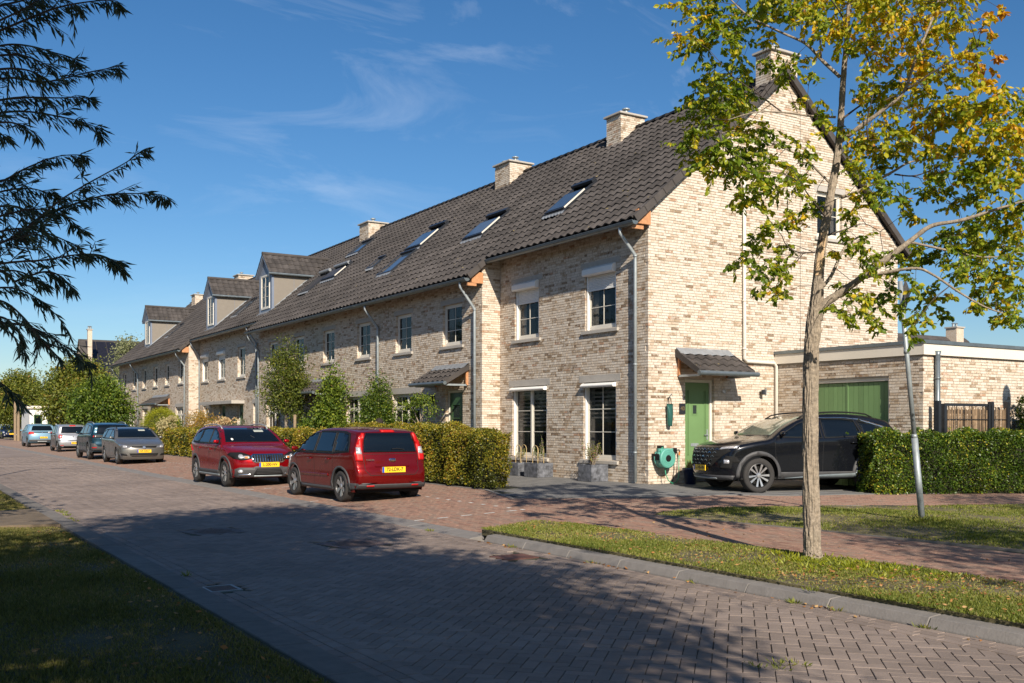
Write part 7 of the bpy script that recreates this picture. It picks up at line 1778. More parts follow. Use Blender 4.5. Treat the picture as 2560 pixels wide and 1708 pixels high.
# --- general tree
def crown(blobs, n, lsize, tone0=.45, tsd=.22, shell=.55, keep=None):
    """blobs: (x,y,z,rx,rz); leaf points gathered in small clumps"""
    vol = np.array([b[3]**2*b[4] for b in blobs])**.8; vol = vol/vol.sum(); P = []; D = []; T = []
    for b, v in zip(blobs, vol):
        k = int(n*v); nc = max(3, k//22)
        d = norm(rng.normal(size=(nc, 3))); r = shell+(1-shell)*rng.random((nc, 1))**.7
        C = np.array(b[:3])+d*r*np.array((b[3], b[3], b[4])); tc = rng.normal(0, tsd*.6, nc)
        idx = rng.integers(0, nc, k); cs_ = lsize*2.1
        pts = C[idx]+rng.normal(0, cs_, (k, 3))*np.array((1, 1, .7))
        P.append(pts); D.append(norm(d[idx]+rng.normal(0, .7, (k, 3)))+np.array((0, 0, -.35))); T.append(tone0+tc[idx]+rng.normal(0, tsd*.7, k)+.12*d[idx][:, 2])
    P = np.concatenate(P); D = np.concatenate(D); T = np.clip(np.concatenate(T), 0, 1)
    if keep is not None: k = keep(P); P, D, T = P[k], D[k], T[k]
    return P, D, T
def tree(label, x, y, hz_, blobs, n, lsize, m, tr=.09, cat='tree', name='street_tree', group=None, tone0=.45, tsd=.22, bark=None, asp=.6, keep=None, shell=.5, lean=(0, 0), core=0):
    z0 = gz(x, y) if x > 7.3 else .03
    t = wthing(name, (x, y, z0), label, cat, group)
    mb = MB(); top = (x+lean[0], y+lean[1], hz_)
    mb.tube([(x, y, z0-.03), (x+lean[0]*.3, y+lean[1]*.3, z0+(hz_-z0)*.35), (x+lean[0]*.7, y+lean[1]*.7, z0+(hz_-z0)*.7), top], [tr*1.25, tr, tr*.8, tr*.4], 10)
    for b in blobs:
        zb = max(z0+.5, min(b[2]-.4*b[4], hz_*.8)); f = (zb-z0)/(hz_-z0)
        a = Vector((x+lean[0]*f, y+lean[1]*f, zb)); e = Vector(b[:3])
        mb.tube([a, a.lerp(e, .5)+Vector((0, 0, -.05*b[3])), e], [tr*.45, tr*.3, tr*.15], 6)
        for _ in range(3):
            e2 = e+Vector((random.gauss(0, .5)*b[3], random.gauss(0, .5)*b[3], random.uniform(-.2, .7)*b[4])); mb.tube([e, e2], [tr*.15, tr*.06], 4)
    mb.build('trunk', [bark or BARK], t, smooth=True)
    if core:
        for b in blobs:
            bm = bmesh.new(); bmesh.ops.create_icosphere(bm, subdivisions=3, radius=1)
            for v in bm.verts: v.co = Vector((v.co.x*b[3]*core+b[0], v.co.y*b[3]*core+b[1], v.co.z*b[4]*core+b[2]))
            me = bpy.data.meshes.new('shade_core'); bm.to_mesh(me); bm.free(); me.materials.append(mat('bush_shade', (.03, .035, .01), .95)); link('shade_core', me, t)  # dark ball stands in for the shade inside the bush
    P, D, T = crown(blobs, n, lsize, tone0, tsd, shell, keep)
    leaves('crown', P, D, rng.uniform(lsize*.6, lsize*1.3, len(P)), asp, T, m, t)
    return t
def blobs_for(x, y, zb, zt, r, k=9, sq=1.0):
    B = [(x, y, (zb+zt)/2, r*.7, (zt-zb)*.42)]
    for i in range(k):
        a = i*2.4; h = (i+.5)/k; rr_ = r*(.62 if h < .8 else .3)*math.sin(math.pi*min(.93, .18+h*.8))**.6
        B.append((x+rr_*math.cos(a), y+rr_*math.sin(a), zb+(zt-zb)*(.12+.78*h), r*.42*sq, (zt-zb)*.17))
    return B
# plants in the front gardens
tree('small bushy street tree with fine green leaves behind the hedge and the two red cars', 12.75, 36.1, 3.2, blobs_for(12.75, 36.1, 1.75, 4.4, .95, 14)+[(12.75, 36.0, 4.5, .28, .5), (12.95, 35.6, 4.2, .3, .4), (12.6, 36.6, 4.15, .3, .35)], 15000, .075, LM_A, .06, name='garden_tree', cat='tree', tone0=.3, tsd=.25)
tree('narrow ivy-clad column of lobed light green leaves against the house wall', 13.3, 32.9, 3.0, [(13.3, 32.9, 3.25, .12, .45), (13.3, 32.9, 2.7, .30, .45), (13.25, 33.0, 2.1, .40, .4), (13.3, 32.8, 1.6, .36, .35), (13.0, 34.0, 1.6, .40, .15), (13.1, 33.6, 1.45, .4, .2)], 9000, .085, LM_B, .05, name='ivy_column', cat='shrub', tone0=.6, asp=.9)
tree('glossy evergreen cone shrub standing under the drainpipe, behind the dark red car', 13.35, 29.2, 2.4, [(13.35, 29.3, 1.1, .50, .5), (13.35, 29.3, 1.7, .46, .45), (13.35, 29.3, 2.2, .36, .4), (13.4, 29.3, 2.65, .20, .35), (13.45, 29.35, 3.05, .06, .28)], 20000, .075, LM_B, .05, name='evergreen_shrub', cat='shrub', tone0=.42, asp=.5, shell=.75, tsd=.3)
tree('cloud-pruned little tree with tiered leaf pads by the dark green door', 12.95, 25.3, 1.9, [(12.95, 25.2, 2.28, .16, .07), (12.9, 25.9, 2.18, .18, .05), (12.9, 26.0, 1.86, .14, .04), (13.0, 24.9, 1.98, .10, .04), (12.95, 25.5, 2.40, .10, .04)], 1700, .06, LM_B, .05, name='pruned_tree', cat='tree', tone0=.6, asp=.7, lean=(0, .1))
tree('leafy light green shrub poking over the beech hedge below the pruned tree', 12.9, 24.9, 1.2, [(12.9, 24.9, 1.40, .36, .15), (12.9, 25.7, 1.32, .34, .15)], 1500, .06, LM_B, .02, name='shrub', cat='shrub', tone0=.65)
tree('clipped yellow-green dome bush in front of the eighth house', 12.4, 54.3, 1.2, [(12.4, 54.3, 1.30, .92, 1.12)], 26000, .05, LM_Y, .05, name='dome_bush', cat='bush', tone0=.5, shell=.93, tsd=.15, core=.86)
tree('orange-brown autumn shrub between the dome bush and the doors', 12.5, 46.8, 1.5, [(12.5, 46.8, 1.5, .75, .65), (12.6, 47.8, 1.75, .5, .5), (12.5, 45.9, 1.3, .6, .4)], 5000, .07, LM_O, .04, name='autumn_shrub', cat='shrub')
def hydrangea(label, x, y, r, h, nf, tonef):
    t = tree(label, x, y, h*.6, [(x, y, gz(x, y)+h*.5, r, h*.5), (x, y+r*.8, gz(x)+h*.45, r*.8, h*.45), (x, y-r*.8, gz(x)+h*.45, r*.8, h*.45)], 3500, .08, LM_C, .03, name='hydrangea', cat='shrub', tone0=.5)
    P = []; 
    for i in range(nf):
        a = random.uniform(1.8, 4.5); e = random.uniform(.15, 1.35); yy = y+random.uniform(-1, 1)*r*1.3
        c = Vector((x+math.cos(a)*math.cos(e)*r*.95, yy+math.sin(a)*.3*r, gz(x)+h*.5+math.sin(e)*h*.52))
        n = 45; d = norm(rng.normal(size=(n, 3))); P.append((np.array(c)+d*np.array((.10, .10, .085)), d, np.clip(tonef+rng.normal(0, .15, n), 0, 1)))
    for (p, d, tn) in P: leaves('flower_head', p, d+rng.normal(0, .5, d.shape), rng.uniform(.055, .08, len(p)), 1.0, tn, FLOW, t, kind=None)
    return t
hydrangea('cream-headed hydrangea beside the dome bush', 11.9, 49.9, .8, 1.70, 40, .3)
hydrangea('hydrangea with faded peach heads above the bright red crossover', 12.3, 41.9, .9, 1.62, 34, .85)
# plants in pots
def potplant(x, y, z, n, r, h, label, m=LM_B, flowers=0, tone=.6, cat='plant'):
    t = wthing('pot_plant', (x, y, z), label, cat); st = MB(); P = []; D = []
    for i in range(n):
        a = random.random()*6.28; tip = Vector((x+math.cos(a)*r*random.random(), y+math.sin(a)*r*random.random(), z+h*random.uniform(.5, 1.05)))
        b = Vector((x+random.uniform(-.05, .05), y+random.uniform(-.05, .05), z)); mid = b.lerp(tip, .5)+Vector((random.uniform(-.04, .04), random.uniform(-.04, .04), .05)); st.tube([b, mid, tip], [.005, .004, .002], 5)
        for s in np.linspace(.3, 1, 14):
            p = b.lerp(mid, s*2) if s < .5 else mid.lerp(tip, s*2-1); P.append(p+Vector((random.gauss(0, .02), random.gauss(0, .02), random.gauss(0, .02)))); D.append(Vector((random.gauss(0, 1), random.gauss(0, 1), random.gauss(.1, .5))))
    st.build('stems', [BARK], t)
    leaves('leaves', np.array(P), np.array(D), rng.uniform(.025, .05, len(P)), .55, np.clip(rng.normal(tone, .2, len(P)), 0, 1), m, t)
    if flowers: k = rng.choice(len(P), flowers); leaves('flowers', np.array(P)[k]+rng.normal(0, .02, (flowers, 3)), rng.normal(size=(flowers, 3)), rng.uniform(.02, .035, flowers), .9, rng.random(flowers), PINK, t)
    return t
potplant(14.16, 18.86, .66, 44, .36, .56, 'straggly bush with small pink flowers in the whitish planter', LM_A, 60)
potplant(14.14, 21.15, .68, 16, .22, .38, 'low green leaves in the planter with the right-hand hoops', LM_B)
potplant(14.14, 21.0, .68, 5, .05, .70, 'single leafy climber between the right-hand hoops', LM_B)
potplant(14.2, 22.05, .66, 12, .18, .36, 'sparse green shoots in the left planter', LM_A)
t = wthing('dry_grass', (15.42, 16.88, .6), 'dried straw-coloured grass in the blue pot', 'plant')
P = np.array([(15.42+random.gauss(0, .05), 16.88+random.gauss(0, .05), .60) for _ in range(90)]); D = rng.normal(0, .28, P.shape)+np.array((0, 0, 1)); leaves('blades', P, D, rng.uniform(.12, .28, 90), .07, rng.random(90)*.4+.6, LM_G, t)
# far trees
def ftree(px_, F_, half, y0_, y1_, label, n, m, ls, tone0=.45, **k):
    p = at(px_, 1060, F_); r = half*F_/2489; zt = CAMZ+(1060-y0_)*F_/2489; zb = CAMZ+(1060-y1_)*F_/2489
    return tree(label, p.x, p.y, zb+(zt-zb)*.7, blobs_for(p.x, p.y, zb, zt, r, 16, 1.05), n, ls, m, .11, tone0=tone0, **k)
ftree(53, 93, 58, 935, 1070, 'pale green street tree with a slim light trunk at the far left', 26000, LM_A, .2, .45, group=None)
ftree(200, 74, 88, 905, 1070, 'large olive-yellow tree left of the last terrace house', 42000, LM_A, .19, .5)
ftree(252, 61, 72, 955, 1085, 'bright mid green maple overlapping the end of the terrace', 24000, LM_B, .16, .5)
ftree(100, 112, 42, 985, 1062, 'dark green round tree between the pale tree and the olive tree', 14000, LM_C, .24, .5)
ftree(322, 100, 44, 842, 1010, 'silvery green tall tree rising above the terrace roof at the left', 7000, LM_D, .2, .5)
ftree(12, 130, 34, 960, 1075, 'small grey-green tree at the extreme left edge of the street', 12000, LM_A, .26, .4)
ftree(142, 150, 45, 975, 1062, 'yellowish tree far behind the white annex', 12000, LM_A, .28, .6)
# distant belt of woodland all round
P = []; D = []
for k in range(46):
    a = R_(-75+k*5.2); d = 240+30*math.sin(k*1.7); x, y = math.sin(a)*d, math.cos(a)*d
    for _ in range(900): P.append((x+random.gauss(0, 10), y+random.gauss(0, 10), (7.0+2.0*math.sin(k))*random.random()**1.3)); D.append((random.gauss(0, 1), random.gauss(0, 1), random.gauss(0, 1)))
o = leaves('far_woodland', np.array(P), np.array(D), rng.uniform(.7, 1.5, len(P)), .9, rng.random(len(P))*.7, LM_C, None); tag(o, 'belt of distant woodland along the horizon', 'woodland')
# --- the street tree in front
ft = wthing('street_tree', (8.84, 7.67, .12), 'slender street tree in the right foreground, green and golden leaves, torn bark', 'tree')
def C4(x, y): return (1600+x/1.743, y/1.743)
F0 = 11.2
def bark_tube(pts, rads, name, parent, n=56, seg=.022, amp=.10, m=None):
    """trunk with raised vertical ridges"""
    pts = [Vector(p) for p in pts]; S = [0]
    for a, b in zip(pts[:-1], pts[1:]): S.append(S[-1]+(b-a).length)
    L_ = S[-1]; k = max(4, int(L_/seg)); V = []
    from mathutils import noise as nz
    sp = catm3(pts, rads, k)
    for i, (p, r) in enumerate(sp):
        d = (sp[min(i+1, len(sp)-1)][0]-sp[max(0, i-1)][0]).normalized(); a = d.cross(Vector((0, 1, 0))).normalized(); b = d.cross(a); s = i*L_/k
        for j in range(n):
            w_ = 2*math.pi*j/n; c, e = math.cos(w_), math.sin(w_)
            q = 1.1*nz.noise(Vector((c*6.5, e*6.5, s*6.5)))+.6*nz.noise(Vector((c*13, e*13, s*16+7)))
            q = abs(q)**.7*(1 if q > 0 else -1)
            V.append(p+(a*c+b*e)*r*(1+amp*q))
    n2 = len(sp); F = [(i*n+j, i*n+(j+1) % n, (i+1)*n+(j+1) % n, (i+1)*n+j) for i in range(n2-1) for j in range(n)]
    return link(name, mkmesh(name, V, F, [m or BARK], smooth=True), parent)
def catm3(pts, rads, k):
    out = []; n = len(pts)-1; 
    for i in range(k+1):
        t = i/k*n; a = min(n-1, int(t)); s = t-a; p0, p1, p2, p3 = pts[max(0, a-1)], pts[a], pts[a+1], pts[min(n, a+2)]
        p = .5*((2*p1)+(p2-p0)*s+(2*p0-5*p1+4*p2-p3)*s*s+(-p0+3*p1-3*p2+p3)*s**3); out.append((p, rads[a]+(rads[a+1]-rads[a])*s))
    return out
trunk_px = [(2032, 1410, 0, .135), (2032, 1392, 0, .102), (2031, 1370, 0, .090), (2029, 1300, 0, .086), (2026, 1150, 0, .083), (2026, 1000, 0, .080), (2029, 880, 0, .078), (2035, 800, 0, .076), (2043, 740, -.03, .066), (2046, 690, -.04, .056), (2052, 630, -.04, .050), (2064, 560, -.02, .047), (2078, 480, 0, .043), (2092, 400, .03, .038), (2102, 300, .05, .034), (2108, 200, .05, .030), (2116, 110, .05, .026), (2122, 0, .04, .020), (2126, -150, .04, .012)]
bark_tube([at(x, y, F0+d) for x, y, d, r in trunk_px], [q[3] for q in trunk_px], 'trunk', ft, 80, .014, .17)
BRL = []
def branch(pts, r0, r1, rough=True):
    Q = [at(x, y, F0+d) for x, y, d in pts]; n = len(Q)
    rr_ = [r0+(r1-r0)*i/(n-1) for i in range(n)]
    sp = catm3(Q, rr_, max(6, n*5)); mb = MB(); mb.tube([p for p, r in sp], [r*(1+random.uniform(-.08, .08)) for p, r in sp], 10); mb.build('branch', [BARK if r0 > .012 else BARKD], ft, smooth=True)
    for p, r in sp: BRL.append((p, r))
branch([(2046,800,0),(2056,765,-.05),(2093,738,-.10),(2151,697,-.2),(2231,637,-.3),(2277,602,-.35),(2329,565,-.4),(2403,551,-.5),(2495,522,-.6),(2570,500,-.7)], .052, .010)
branch([(2151,697,-.2),(2208,683,-.3),(2288,671,-.45),(2334,688,-.5),(2403,734,-.6),(2466,769,-.7),(2530,790,-.8)], .020, .006)
branch([(2277,606,-.35),(2403,633,-.2),(2472,643,-.1),(2552,631,0)], .014, .004)
branch([(2058,715,-.02),(2078,690,.1),(2099,643,.25),(2116,614,.3),(2150,590,.4)], .022, .010)
branch([(2105,493,.02),(2151,476,.2),(2231,430,.4),(2288,402,.5),(2403,390,.7),(2495,344,.9)], .020, .005)
branch([(2237,436,.4),(2290,439,.5),(2352,413,.6),(2400,380,.7)], .010, .004)
branch([(2099,356,.03),(2151,316,-.1),(2208,275,-.2),(2260,229,-.3),(2288,149,-.4),(2329,52,-.4),(2346,0,-.4),(2370,-120,-.4)], .026, .006)
branch([(2260,229,-.3),(2346,172,-.5),(2403,138,-.6),(2444,118,-.7)], .010, .004)
branch([(2105,298,.05),(2162,258,.3),(2208,252,.4),(2290,215,.6)], .012, .004)
branch([(2099,192,.05),(2053,149,.2),(2013,109,.3),(1944,77,.4),(1864,34,.5),(1800,-30,.6)], .022, .006)
branch([(2053,149,.2),(2050,100,.1),(2040,34,0),(2046,-40,0)], .010, .004)
branch([(2013,109,.3),(2003,60,.4),(2025,0,.5)], .008, .003)
branch([(2088,293,.03),(2024,290,-.2),(1956,281,-.4),(1887,281,-.6),(1820,300,-.7)], .014, .004)
branch([(1956,281,-.4),(1930,262,-.4),(1880,225,-.5),(1830,190,-.5)], .008, .003)
branch([(2076,459,0),(2042,425,.2),(2002,390,.4),(1921,356,.6),(1847,327,.8),(1780,340,.9)], .014, .004)
branch([(2066,545,-.02),(2030,500,-.3),(1990,450,-.5),(1930,430,-.7),(1870,430,-.8)], .009, .003)
branch([(2036,631,-.03),(1996,631,-.2),(1967,614,-.3),(1955,590,-.4)], .010, .004)
branch([(2010,631,-.15),(1990,655,-.2),(1970,665,-.3),(1930,700,-.3)], .006, .003)
branch([(2066,590,0),(2110,575,.2),(2160,560,.4),(2200,580,.4)], .010, .003)
branch([(2120,-20,.04),(2180,-80,.3),(2250,-160,.5)], .010, .004); branch([(2118,60,.04),(2070,-10,-.3),(1990,-90,-.5)], .010, .004)
branch([(2170,350,-.1),(2168,300,-.2),(2185,215,-.3),(2165,130,-.3)], .008, .003)
SCAR = mat('torn_heartwood', (.48, .33, .19), .85, var=.4, scale=14, bump=.5)
def scar():
    # torn strip laid just proud of the trunk, on the side facing the road
    pts = [(2028, 690, .030), (2032, 650, .032), (2038, 612, .030), (2043, 592, .022), (2046, 583, .012)]; mb = MB(); V = []
    cx = {690: 2046, 650: 2050, 612: 2056, 592: 2058, 583: 2060}
    for (x, y, w_) in pts:
        c = at(cx[y], y, F0-.04); r = .056 if y > 640 else .050
        for a in np.linspace(-2.45, -1.25, 8):
            d = Vector((RX, RY, 0))*math.cos(a)+Vector((FX, FY, 0))*math.sin(a); V.append(c+d*(r*1.10+.004*math.sin(a*9+y)))
    F = [(i*8+j, i*8+j+1, (i+1)*8+j+1, (i+1)*8+j) for i in range(4) for j in range(7)]
    link('bark_scar', mkmesh('bark_scar', V, F, [SCAR], smooth=True), ft)
    mb = MB(); c = at(2052, 598, F0-.095); bm = bmesh.new(); bmesh.ops.create_icosphere(bm, subdivisions=2, radius=.03)
    for v in bm.verts: v.co = Vector((v.co.x*.7, v.co.y*.7, v.co.z*1.25))+c
    me = bpy.data.meshes.new('knot_hole'); bm.to_mesh(me); bm.free(); me.materials.append(BARKD); link('knot_hole', me, ft)
scar()
CL = """250,40,80 200,150,60 330,110,90 450,70,80 420,190,55 280,190,60 600,40,90 690,20,80 560,160,35 720,60,60 780,40,60 860,110,80 800,130,40 340,320,70 300,360,60 440,280,55 540,270,40 250,430,65 340,410,80 440,370,60 230,560,60 320,520,90 420,480,70 210,650,50 250,680,60 350,630,90 450,580,60 380,740,75 480,690,80 560,650,60 300,720,50 480,820,65 560,770,70 640,720,60 720,640,45 640,300,40 700,270,35 620,350,35 540,560,45 780,470,38 810,560,35 740,330,35 700,440,30 460,870,40 540,850,55 640,810,50 700,780,40 560,1000,45 620,950,50 700,940,55 750,900,45 500,1050,55 580,1080,65 450,1120,45 540,1160,55 610,1220,55 650,1160,35 520,1270,28 600,1290,25 410,1160,25 960,100,60 1030,50,70 1000,180,60 940,210,45 1080,120,50 1120,50,50 1170,150,75 1220,60,50 1200,230,60 1290,110,60 1260,20,50 1350,150,55 1390,70,40 1420,270,60 1350,320,60 1290,270,50 1190,330,65 1000,290,45 1060,250,45 1100,340,45 960,400,45 1030,420,55 1110,430,45 1240,400,50 980,570,60 1010,620,60 930,640,40 1080,560,55 1100,640,65 1160,600,45 1230,560,60 1300,500,65 1380,450,70 1480,470,75 1570,440,75 1640,480,50 1560,560,65 1460,600,65 1360,640,45 1250,660,45 960,720,45 1050,700,50 1010,780,50 990,860,50 1080,820,50 920,930,40 1150,880,40 1200,940,35 1250,820,40 1290,750,45 1390,760,60 1470,720,60 1560,680,65 1640,640,50 1540,780,50 1440,850,50 1380,880,40 1620,790,50 1650,720,40 1500,950,65 1600,940,65 1420,1010,55 1330,1050,50 1530,1060,70 1630,1050,60 1260,1120,50 1220,1070,40 1400,1150,60 1500,1180,65 1600,1170,65 1640,1270,45 1560,1320,50 1450,1340,30 1640,1390,35 1600,1370,35 900,1030,38 970,1060,45 860,1100,28 990,1150,50 1070,1110,45 1130,1170,45 880,1250,35 960,1280,50 860,1330,42 920,1380,32 1000,1330,50 1080,1280,50 1120,1330,35 1010,1400,35 1030,1440,22 1200,1240,35 1270,1290,42 1310,1370,35 1220,1390,42 1180,1440,32 1350,1290,28 1520,60,22 1500,100,26 1535,145,16 1585,45,15 1500,300,30 1530,350,14 1450,190,35 1560,250,10 1180,480,30 880,560,30 1300,840,30 1480,1260,35 1660,900,45 1660,560,45 1390,1060,40 1560,1400,20"""
CL = [tuple(map(float, q.split(','))) for q in CL.split()]
CL += [(x, y, 80) for x in range(330, 1500, 105) for y in (-40, -120) if random.random() < .8]
P = []; D = []; T = []; tw = MB()
bp = np.array([tuple(p) for p, r in BRL])
for (cx, cy, r) in CL:
    sx, sy = C4(cx, cy); c = at(sx, sy, F0+random.gauss(0, .55)); R3 = r/1.743*F0/2489*1.55
    i = int(np.argmin(((bp-np.array(c))**2).sum(1))); root = Vector(bp[i])
    if .05 < (root-c).length < .9: tw.tube([root, root.lerp(c, .5)+Vector((0, 0, .06)), c], [.0045, .003, .002], 5)
    nt_ = max(5, int(r/(3.6 if cx > 1180 and cy > 380 else (4.8 if cx > 900 else 5.6))))
    gold = .31+.30*sstep(350, 1300, cx)*sstep(1150, 200, cy)+random.gauss(0, .09)+(.15 if 150 < cx < 480 and 350 < cy < 800 and random.random() < .35 else 0)+(.3 if cx > 1480 and cy < 400 else 0)
    for _ in range(nt_):
        d = Vector((random.gauss(0, 1), random.gauss(0, 1), random.gauss(-.25, .55))).normalized(); ln = R3*random.uniform(.7, 1.25)
        a = c-d*ln*.15+Vector((random.gauss(0, .3), random.gauss(0, .3), random.gauss(0, .3)))*R3; e = a+d*ln+Vector((0, 0, -.15*ln)); mid = a.lerp(e, .5)+Vector((0, 0, .05*ln)); tw.tube([a, mid, e], [.0035, .0028, .0016], 4)
        nl = max(6, int(ln/.018)); tg = gold+random.gauss(0, .10)
        for j in range(nl):
            s = (j+.5)/nl; p = a.lerp(mid, 2*s) if s < .5 else mid.lerp(e, 2*s-1)
            side_ = d.cross(Vector((0, 0, 1)))*(1 if j % 2 else -1)
            P.append(p); D.append(d*.5+side_*.7+Vector((random.gauss(0, .3), random.gauss(0, .3), -.55+random.gauss(0, .35)))); T.append(tg+random.gauss(0, .15)+(.25 if random.random() < .07 else 0))
P = np.array([tuple(p) for p in P]); D = np.array([tuple(d) for d in D]); T = np.clip(np.array(T), 0, 1)
tw.build('twigs', [BARKD], ft)['kind'] = 'stuff'
pj = P[:, 0]*FX+P[:, 1]*FY; rt = P[:, 0]*RX+P[:, 1]*RY
sx = 1280+2489*rt/pj; sy = 1060-2489*(P[:, 2]-CAMZ)/pj; inn = (sx > 0) & (sx < 2560) & (sy > 0)
order = np.argsort(pj+np.where(inn, 0, 100)); sel = order[:300]; rest = order[300:]
obj_leaves(ft, P[sel], D[sel], .072, .62, T[sel], LM_FORE, True)
leaves('foliage', P[rest], D[rest], rng.uniform(.05, .082, len(rest)), .60, T[rest], LM_FORE, ft, True)
# --- willow branches reaching in from the left
wt = wthing('willow_tree', (-2.3, 2.6, .05), 'willow with long narrow dark leaves reaching in from the upper left', 'tree')
mb = MB(); mb.tube([(-2.3, 2.6, 0), (-2.2, 2.7, 1.5), (-2.0, 2.8, 3.2), (-1.6, 2.9, 5.0), (-1.2, 2.9, 6.8)], [.24, .2, .17, .12, .05], 14); mb.build('trunk', [BARK], wt, smooth=True)
FW = 5.6
WB_ = [
 [(-60,150),(60,100),(150,62),(240,30),(330,12),(420,2),(478,6),(494,28)],
 [(-60,40),(60,10),(170,-12),(290,10),(330,50)],
 [(-60,200),(40,182),(130,190),(220,215),(290,235),(322,262)],
 [(-60,232),(80,225),(180,260),(250,300)],
 [(-60,330),(60,318),(170,335),(260,320),(350,298),(430,282),(480,272),(492,290)],
 [(-60,290),(60,280),(150,300),(215,350)],
 [(-60,420),(60,400),(150,398),(240,400),(310,398),(372,405)],
 [(-60,470),(60,455),(150,460),(250,478),(330,497),(390,520),(412,552)],
 [(-60,505),(40,500),(100,520),(150,545)],
 [(-60,760),(20,735),(80,700),(150,668),(230,640),(310,632),(368,640)],
 [(-60,1015),(20,985),(90,945),(170,880),(250,815),(340,760),(430,710),(520,660),(580,615),(612,602)],
 [(90,945),(180,880),(270,845),(360,815),(440,795),(520,790),(600,792),(668,798),(698,822)],
 [(-60,800),(40,775),(120,770),(190,785),(240,805)],
 [(-60,900),(40,872),(130,855),(220,862),(290,900),(335,945)],
 [(-60,960),(60,935),(150,940),(250,975),(330,1020),(370,1075)],
 [(-60,1085),(60,1070),(180,1062),(300,1042),(400,1040),(470,1070),(515,1118)],
 [(60,1150),(180,1110),(250,1130),(290,1175)],
 [(-60,1180),(40,1175),(120,1200),(190,1250),(250,1310),(292,1380)],
 [(-60,1220),(20,1235),(90,1290),(150,1360),(180,1400)],
 [(-60,1320),(60,1322),(160,1350),(250,1405),(320,1450),(362,1500),(385,1560)],
 [(-60,1290),(20,1300),(70,1350),(105,1440)],
 [(120,1340),(200,1420),(250,1470)],
 [(-60,850),(30,840),(90,850),(140,890)], [(-60,1120),(50,1105),(130,1130),(190,1180)], [(-60,560),(-10,540),(20,560)],
 [(-60,110),(50,60),(130,20),(180,-20)], [(-60,1540),(10,1570),(55,1610),(95,1665)]]
P = []; D = []; T = []; tw = MB()
hub = Vector((-1.6, 3.0, 3.6))
for k, b in enumerate(WB_):
    dF = ((k*7) % 5-2)*.22; Q = [at(x/1.633, y/1.633, FW+dF+.10*i) for i, (x, y) in enumerate(b)]
    sp = catm3(Q, [.0075-.0058*i/(len(Q)-1) for i in range(len(Q))], len(Q)*6)
    if b[0][0] < 0: st_ = Vector((-1.7, 3.0, max(1.6, Q[0].z*.7+.6))); tw.tube([st_, st_.lerp(Q[0], .5)+Vector((0, 0, .1)), Q[0]], [.03, .02, .011], 6)
    tw.tube([p for p, r in sp], [r for p, r in sp], 6)
    n = len(sp); L_ = sum((sp[i+1][0]-sp[i][0]).length for i in range(n-1)); m_ = int(L_/.0078)
    for j in range(m_):
        s = (j+random.random())/m_*(n-1)*.97; i = min(n-2, int(s)); p = sp[i][0].lerp(sp[i+1][0], s-i); d = (sp[i+1][0]-sp[i][0]).normalized()
        sd_ = d.cross(Vector((0, 0, 1))).normalized()*random.choice((-1, 1))
        P.append(p); D.append(d*.75+sd_*.45+Vector((random.gauss(0, .25), random.gauss(0, .25), -.75+random.gauss(0, .3)))); T.append(random.random()**2)
        if random.random() < .09:      # side shoots
            e = p+(d*.6+Vector((random.gauss(0, .3), random.gauss(0, .3), random.gauss(-.1, .4)))).normalized()*random.uniform(.12, .28)*(1.05-j/m_); tw.tube([p, e], [.003, .0015], 4)
            dd = (e-p).normalized()
            for q in np.linspace(.1, 1, 13): P.append(p.lerp(e, q)); D.append(dd*.8+Vector((random.gauss(0, .4), random.gauss(0, .4), -.6+random.gauss(0, .3)))); T.append(random.random()**2)
tw.build('branches', [BARKD], wt)
P = np.array([tuple(p) for p in P]); D = np.array([tuple(d) for d in D]); T = np.array(T)
order = np.argsort(P[:, 0]*FX+P[:, 1]*FY); sel = order[:300]; rest = order[300:]
obj_leaves(wt, P[sel], D[sel], .07, .165, T[sel], LM_WIL)
leaves('foliage', P[rest], D[rest], rng.uniform(.05, .10, len(rest)), .15, T[rest], LM_WIL, wt)
def outside(P):
    F = P[:, 0]*FX+P[:, 1]*FY; R = P[:, 0]*RX+P[:, 1]*RY; u = 1280+2489*R/np.maximum(F, .05); v = 1060-2489*(P[:, 2]-CAMZ)/np.maximum(F, .05)
    return (F < .3) | (u < -60) | (u > 2620) | (v < -60)
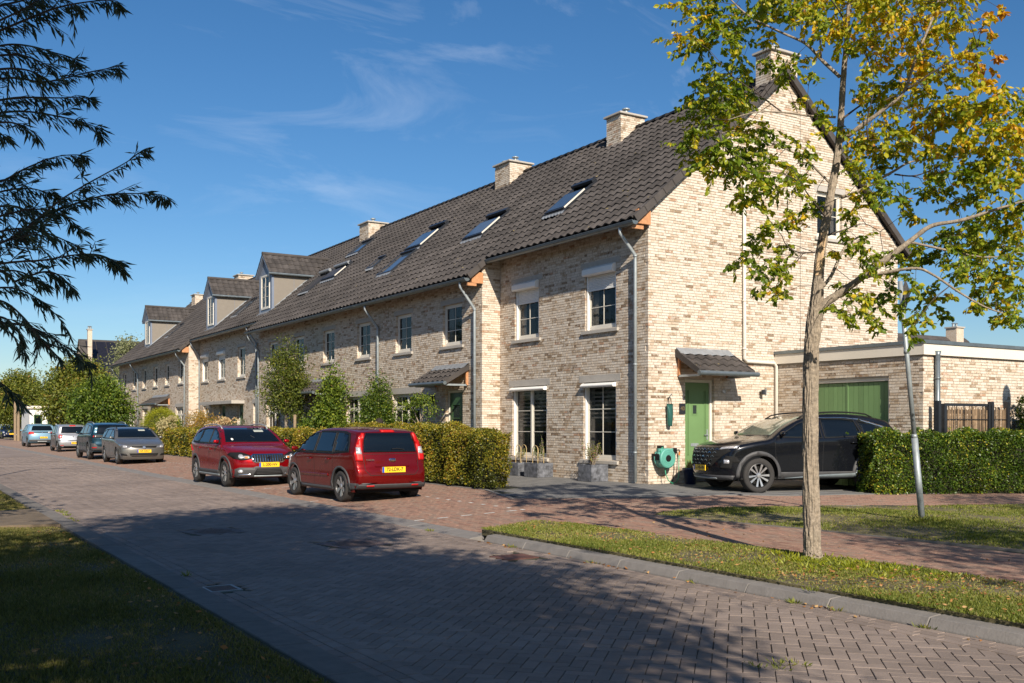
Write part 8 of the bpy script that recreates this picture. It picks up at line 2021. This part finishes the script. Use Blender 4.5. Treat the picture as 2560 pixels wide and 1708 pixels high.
BL = [(-1.2, 3.0, 6.4, 2.2, 1.8), (.6, 2.0, 6.2, 2.3, 1.7), (.9, 3.6, 7.2, 2.2, 1.4), (-.6, 1.0, 5.6, 2.2, 1.6), (1.6, 4.6, 7.4, 1.8, 1.1), (.2, 4.2, 8.2, 1.9, 1.0), (-2.6, 1.8, 5.6, 2.0, 1.6), (.5, .2, 4.8, 1.9, 1.2), (2.4, 5.8, 7.6, 1.3, .8), (1.4, 1.2, 5.4, 1.6, 1.1), (1.3, -.8, 6.2, 2.2, 1.3), (.6, -3.0, 6.2, 2.0, 1.4), (2.2, -.2, 6.3, 1.2, .9), (.2, -1.6, 4.6, 1.8, 1.1)]
Pc, Dc, Tc = crown(BL, 72000, .14, .4, .3, .15, outside)
leaves('crown', Pc, Dc, rng.uniform(.14, .26, len(Pc)), .36, Tc, LM_WIL, wt)
mb = MB()
for b in BL:
    a = Vector((-1.8, 2.85, 3.2+.25*(b[2]-5))); e = Vector(b[:3]); Q = [a, a.lerp(e, .5)+Vector((0, 0, .2)), e]
    if all(outside(np.array([tuple(q)]))[0] for q in Q): mb.tube(Q, [.07, .05, .02], 8)
mb.build('limbs', [BARK], wt)
tree('leafy tree behind the camera on the left verge, shading the grass', -4.2, -1.5, 5.0, [(-4.2, -1.5, 6, 2.6, 2.0), (-2.6, -2.4, 5.4, 2.0, 1.6), (-5.6, .2, 5.6, 2.0, 1.6), (-1.6, -1.0, 5.8, 1.8, 1.4), (-3.2, 1.2, 6.6, 1.8, 1.3)], 17000, .17, LM_WIL, .16, name='shade_tree', keep=outside, asp=.35)
tree('street tree beyond the right edge whose crown shades the brick path', 8.9, -1.2, 5.4, blobs_for(8.9, -1.2, 3.0, 7.2, 2.2, 14), 8000, .10, LM_FORE, .11, keep=outside, name='shade_tree', tone0=.4)
for i_, (x_, y_) in enumerate(((-2.6, 14.5), (-2.8, 23.5), (-2.4, 33.0), (-2.7, 43.0), (-2.5, 54.0))):
    tree(['first', 'second', 'third', 'fourth', 'fifth'][i_]+' of the row of street trees left of the road, outside the picture', x_, y_, 5.4, blobs_for(x_, y_, 2.4, 7.6, 2.4, 14), 7000, .22, LM_C, .12, keep=outside, name='street_tree', tone0=.4)
tree('second street tree far beyond the right edge', 15.5, 2.0, 5.4, blobs_for(15.5, 2.0, 3.2, 7.0, 1.9, 12), 5000, .10, LM_FORE, .11, keep=outside, name='shade_tree', tone0=.4)
print('tris', sum(len(o.data.polygons) for o in bpy.data.objects if o.type == 'MESH'), 'objects', len(bpy.data.objects))
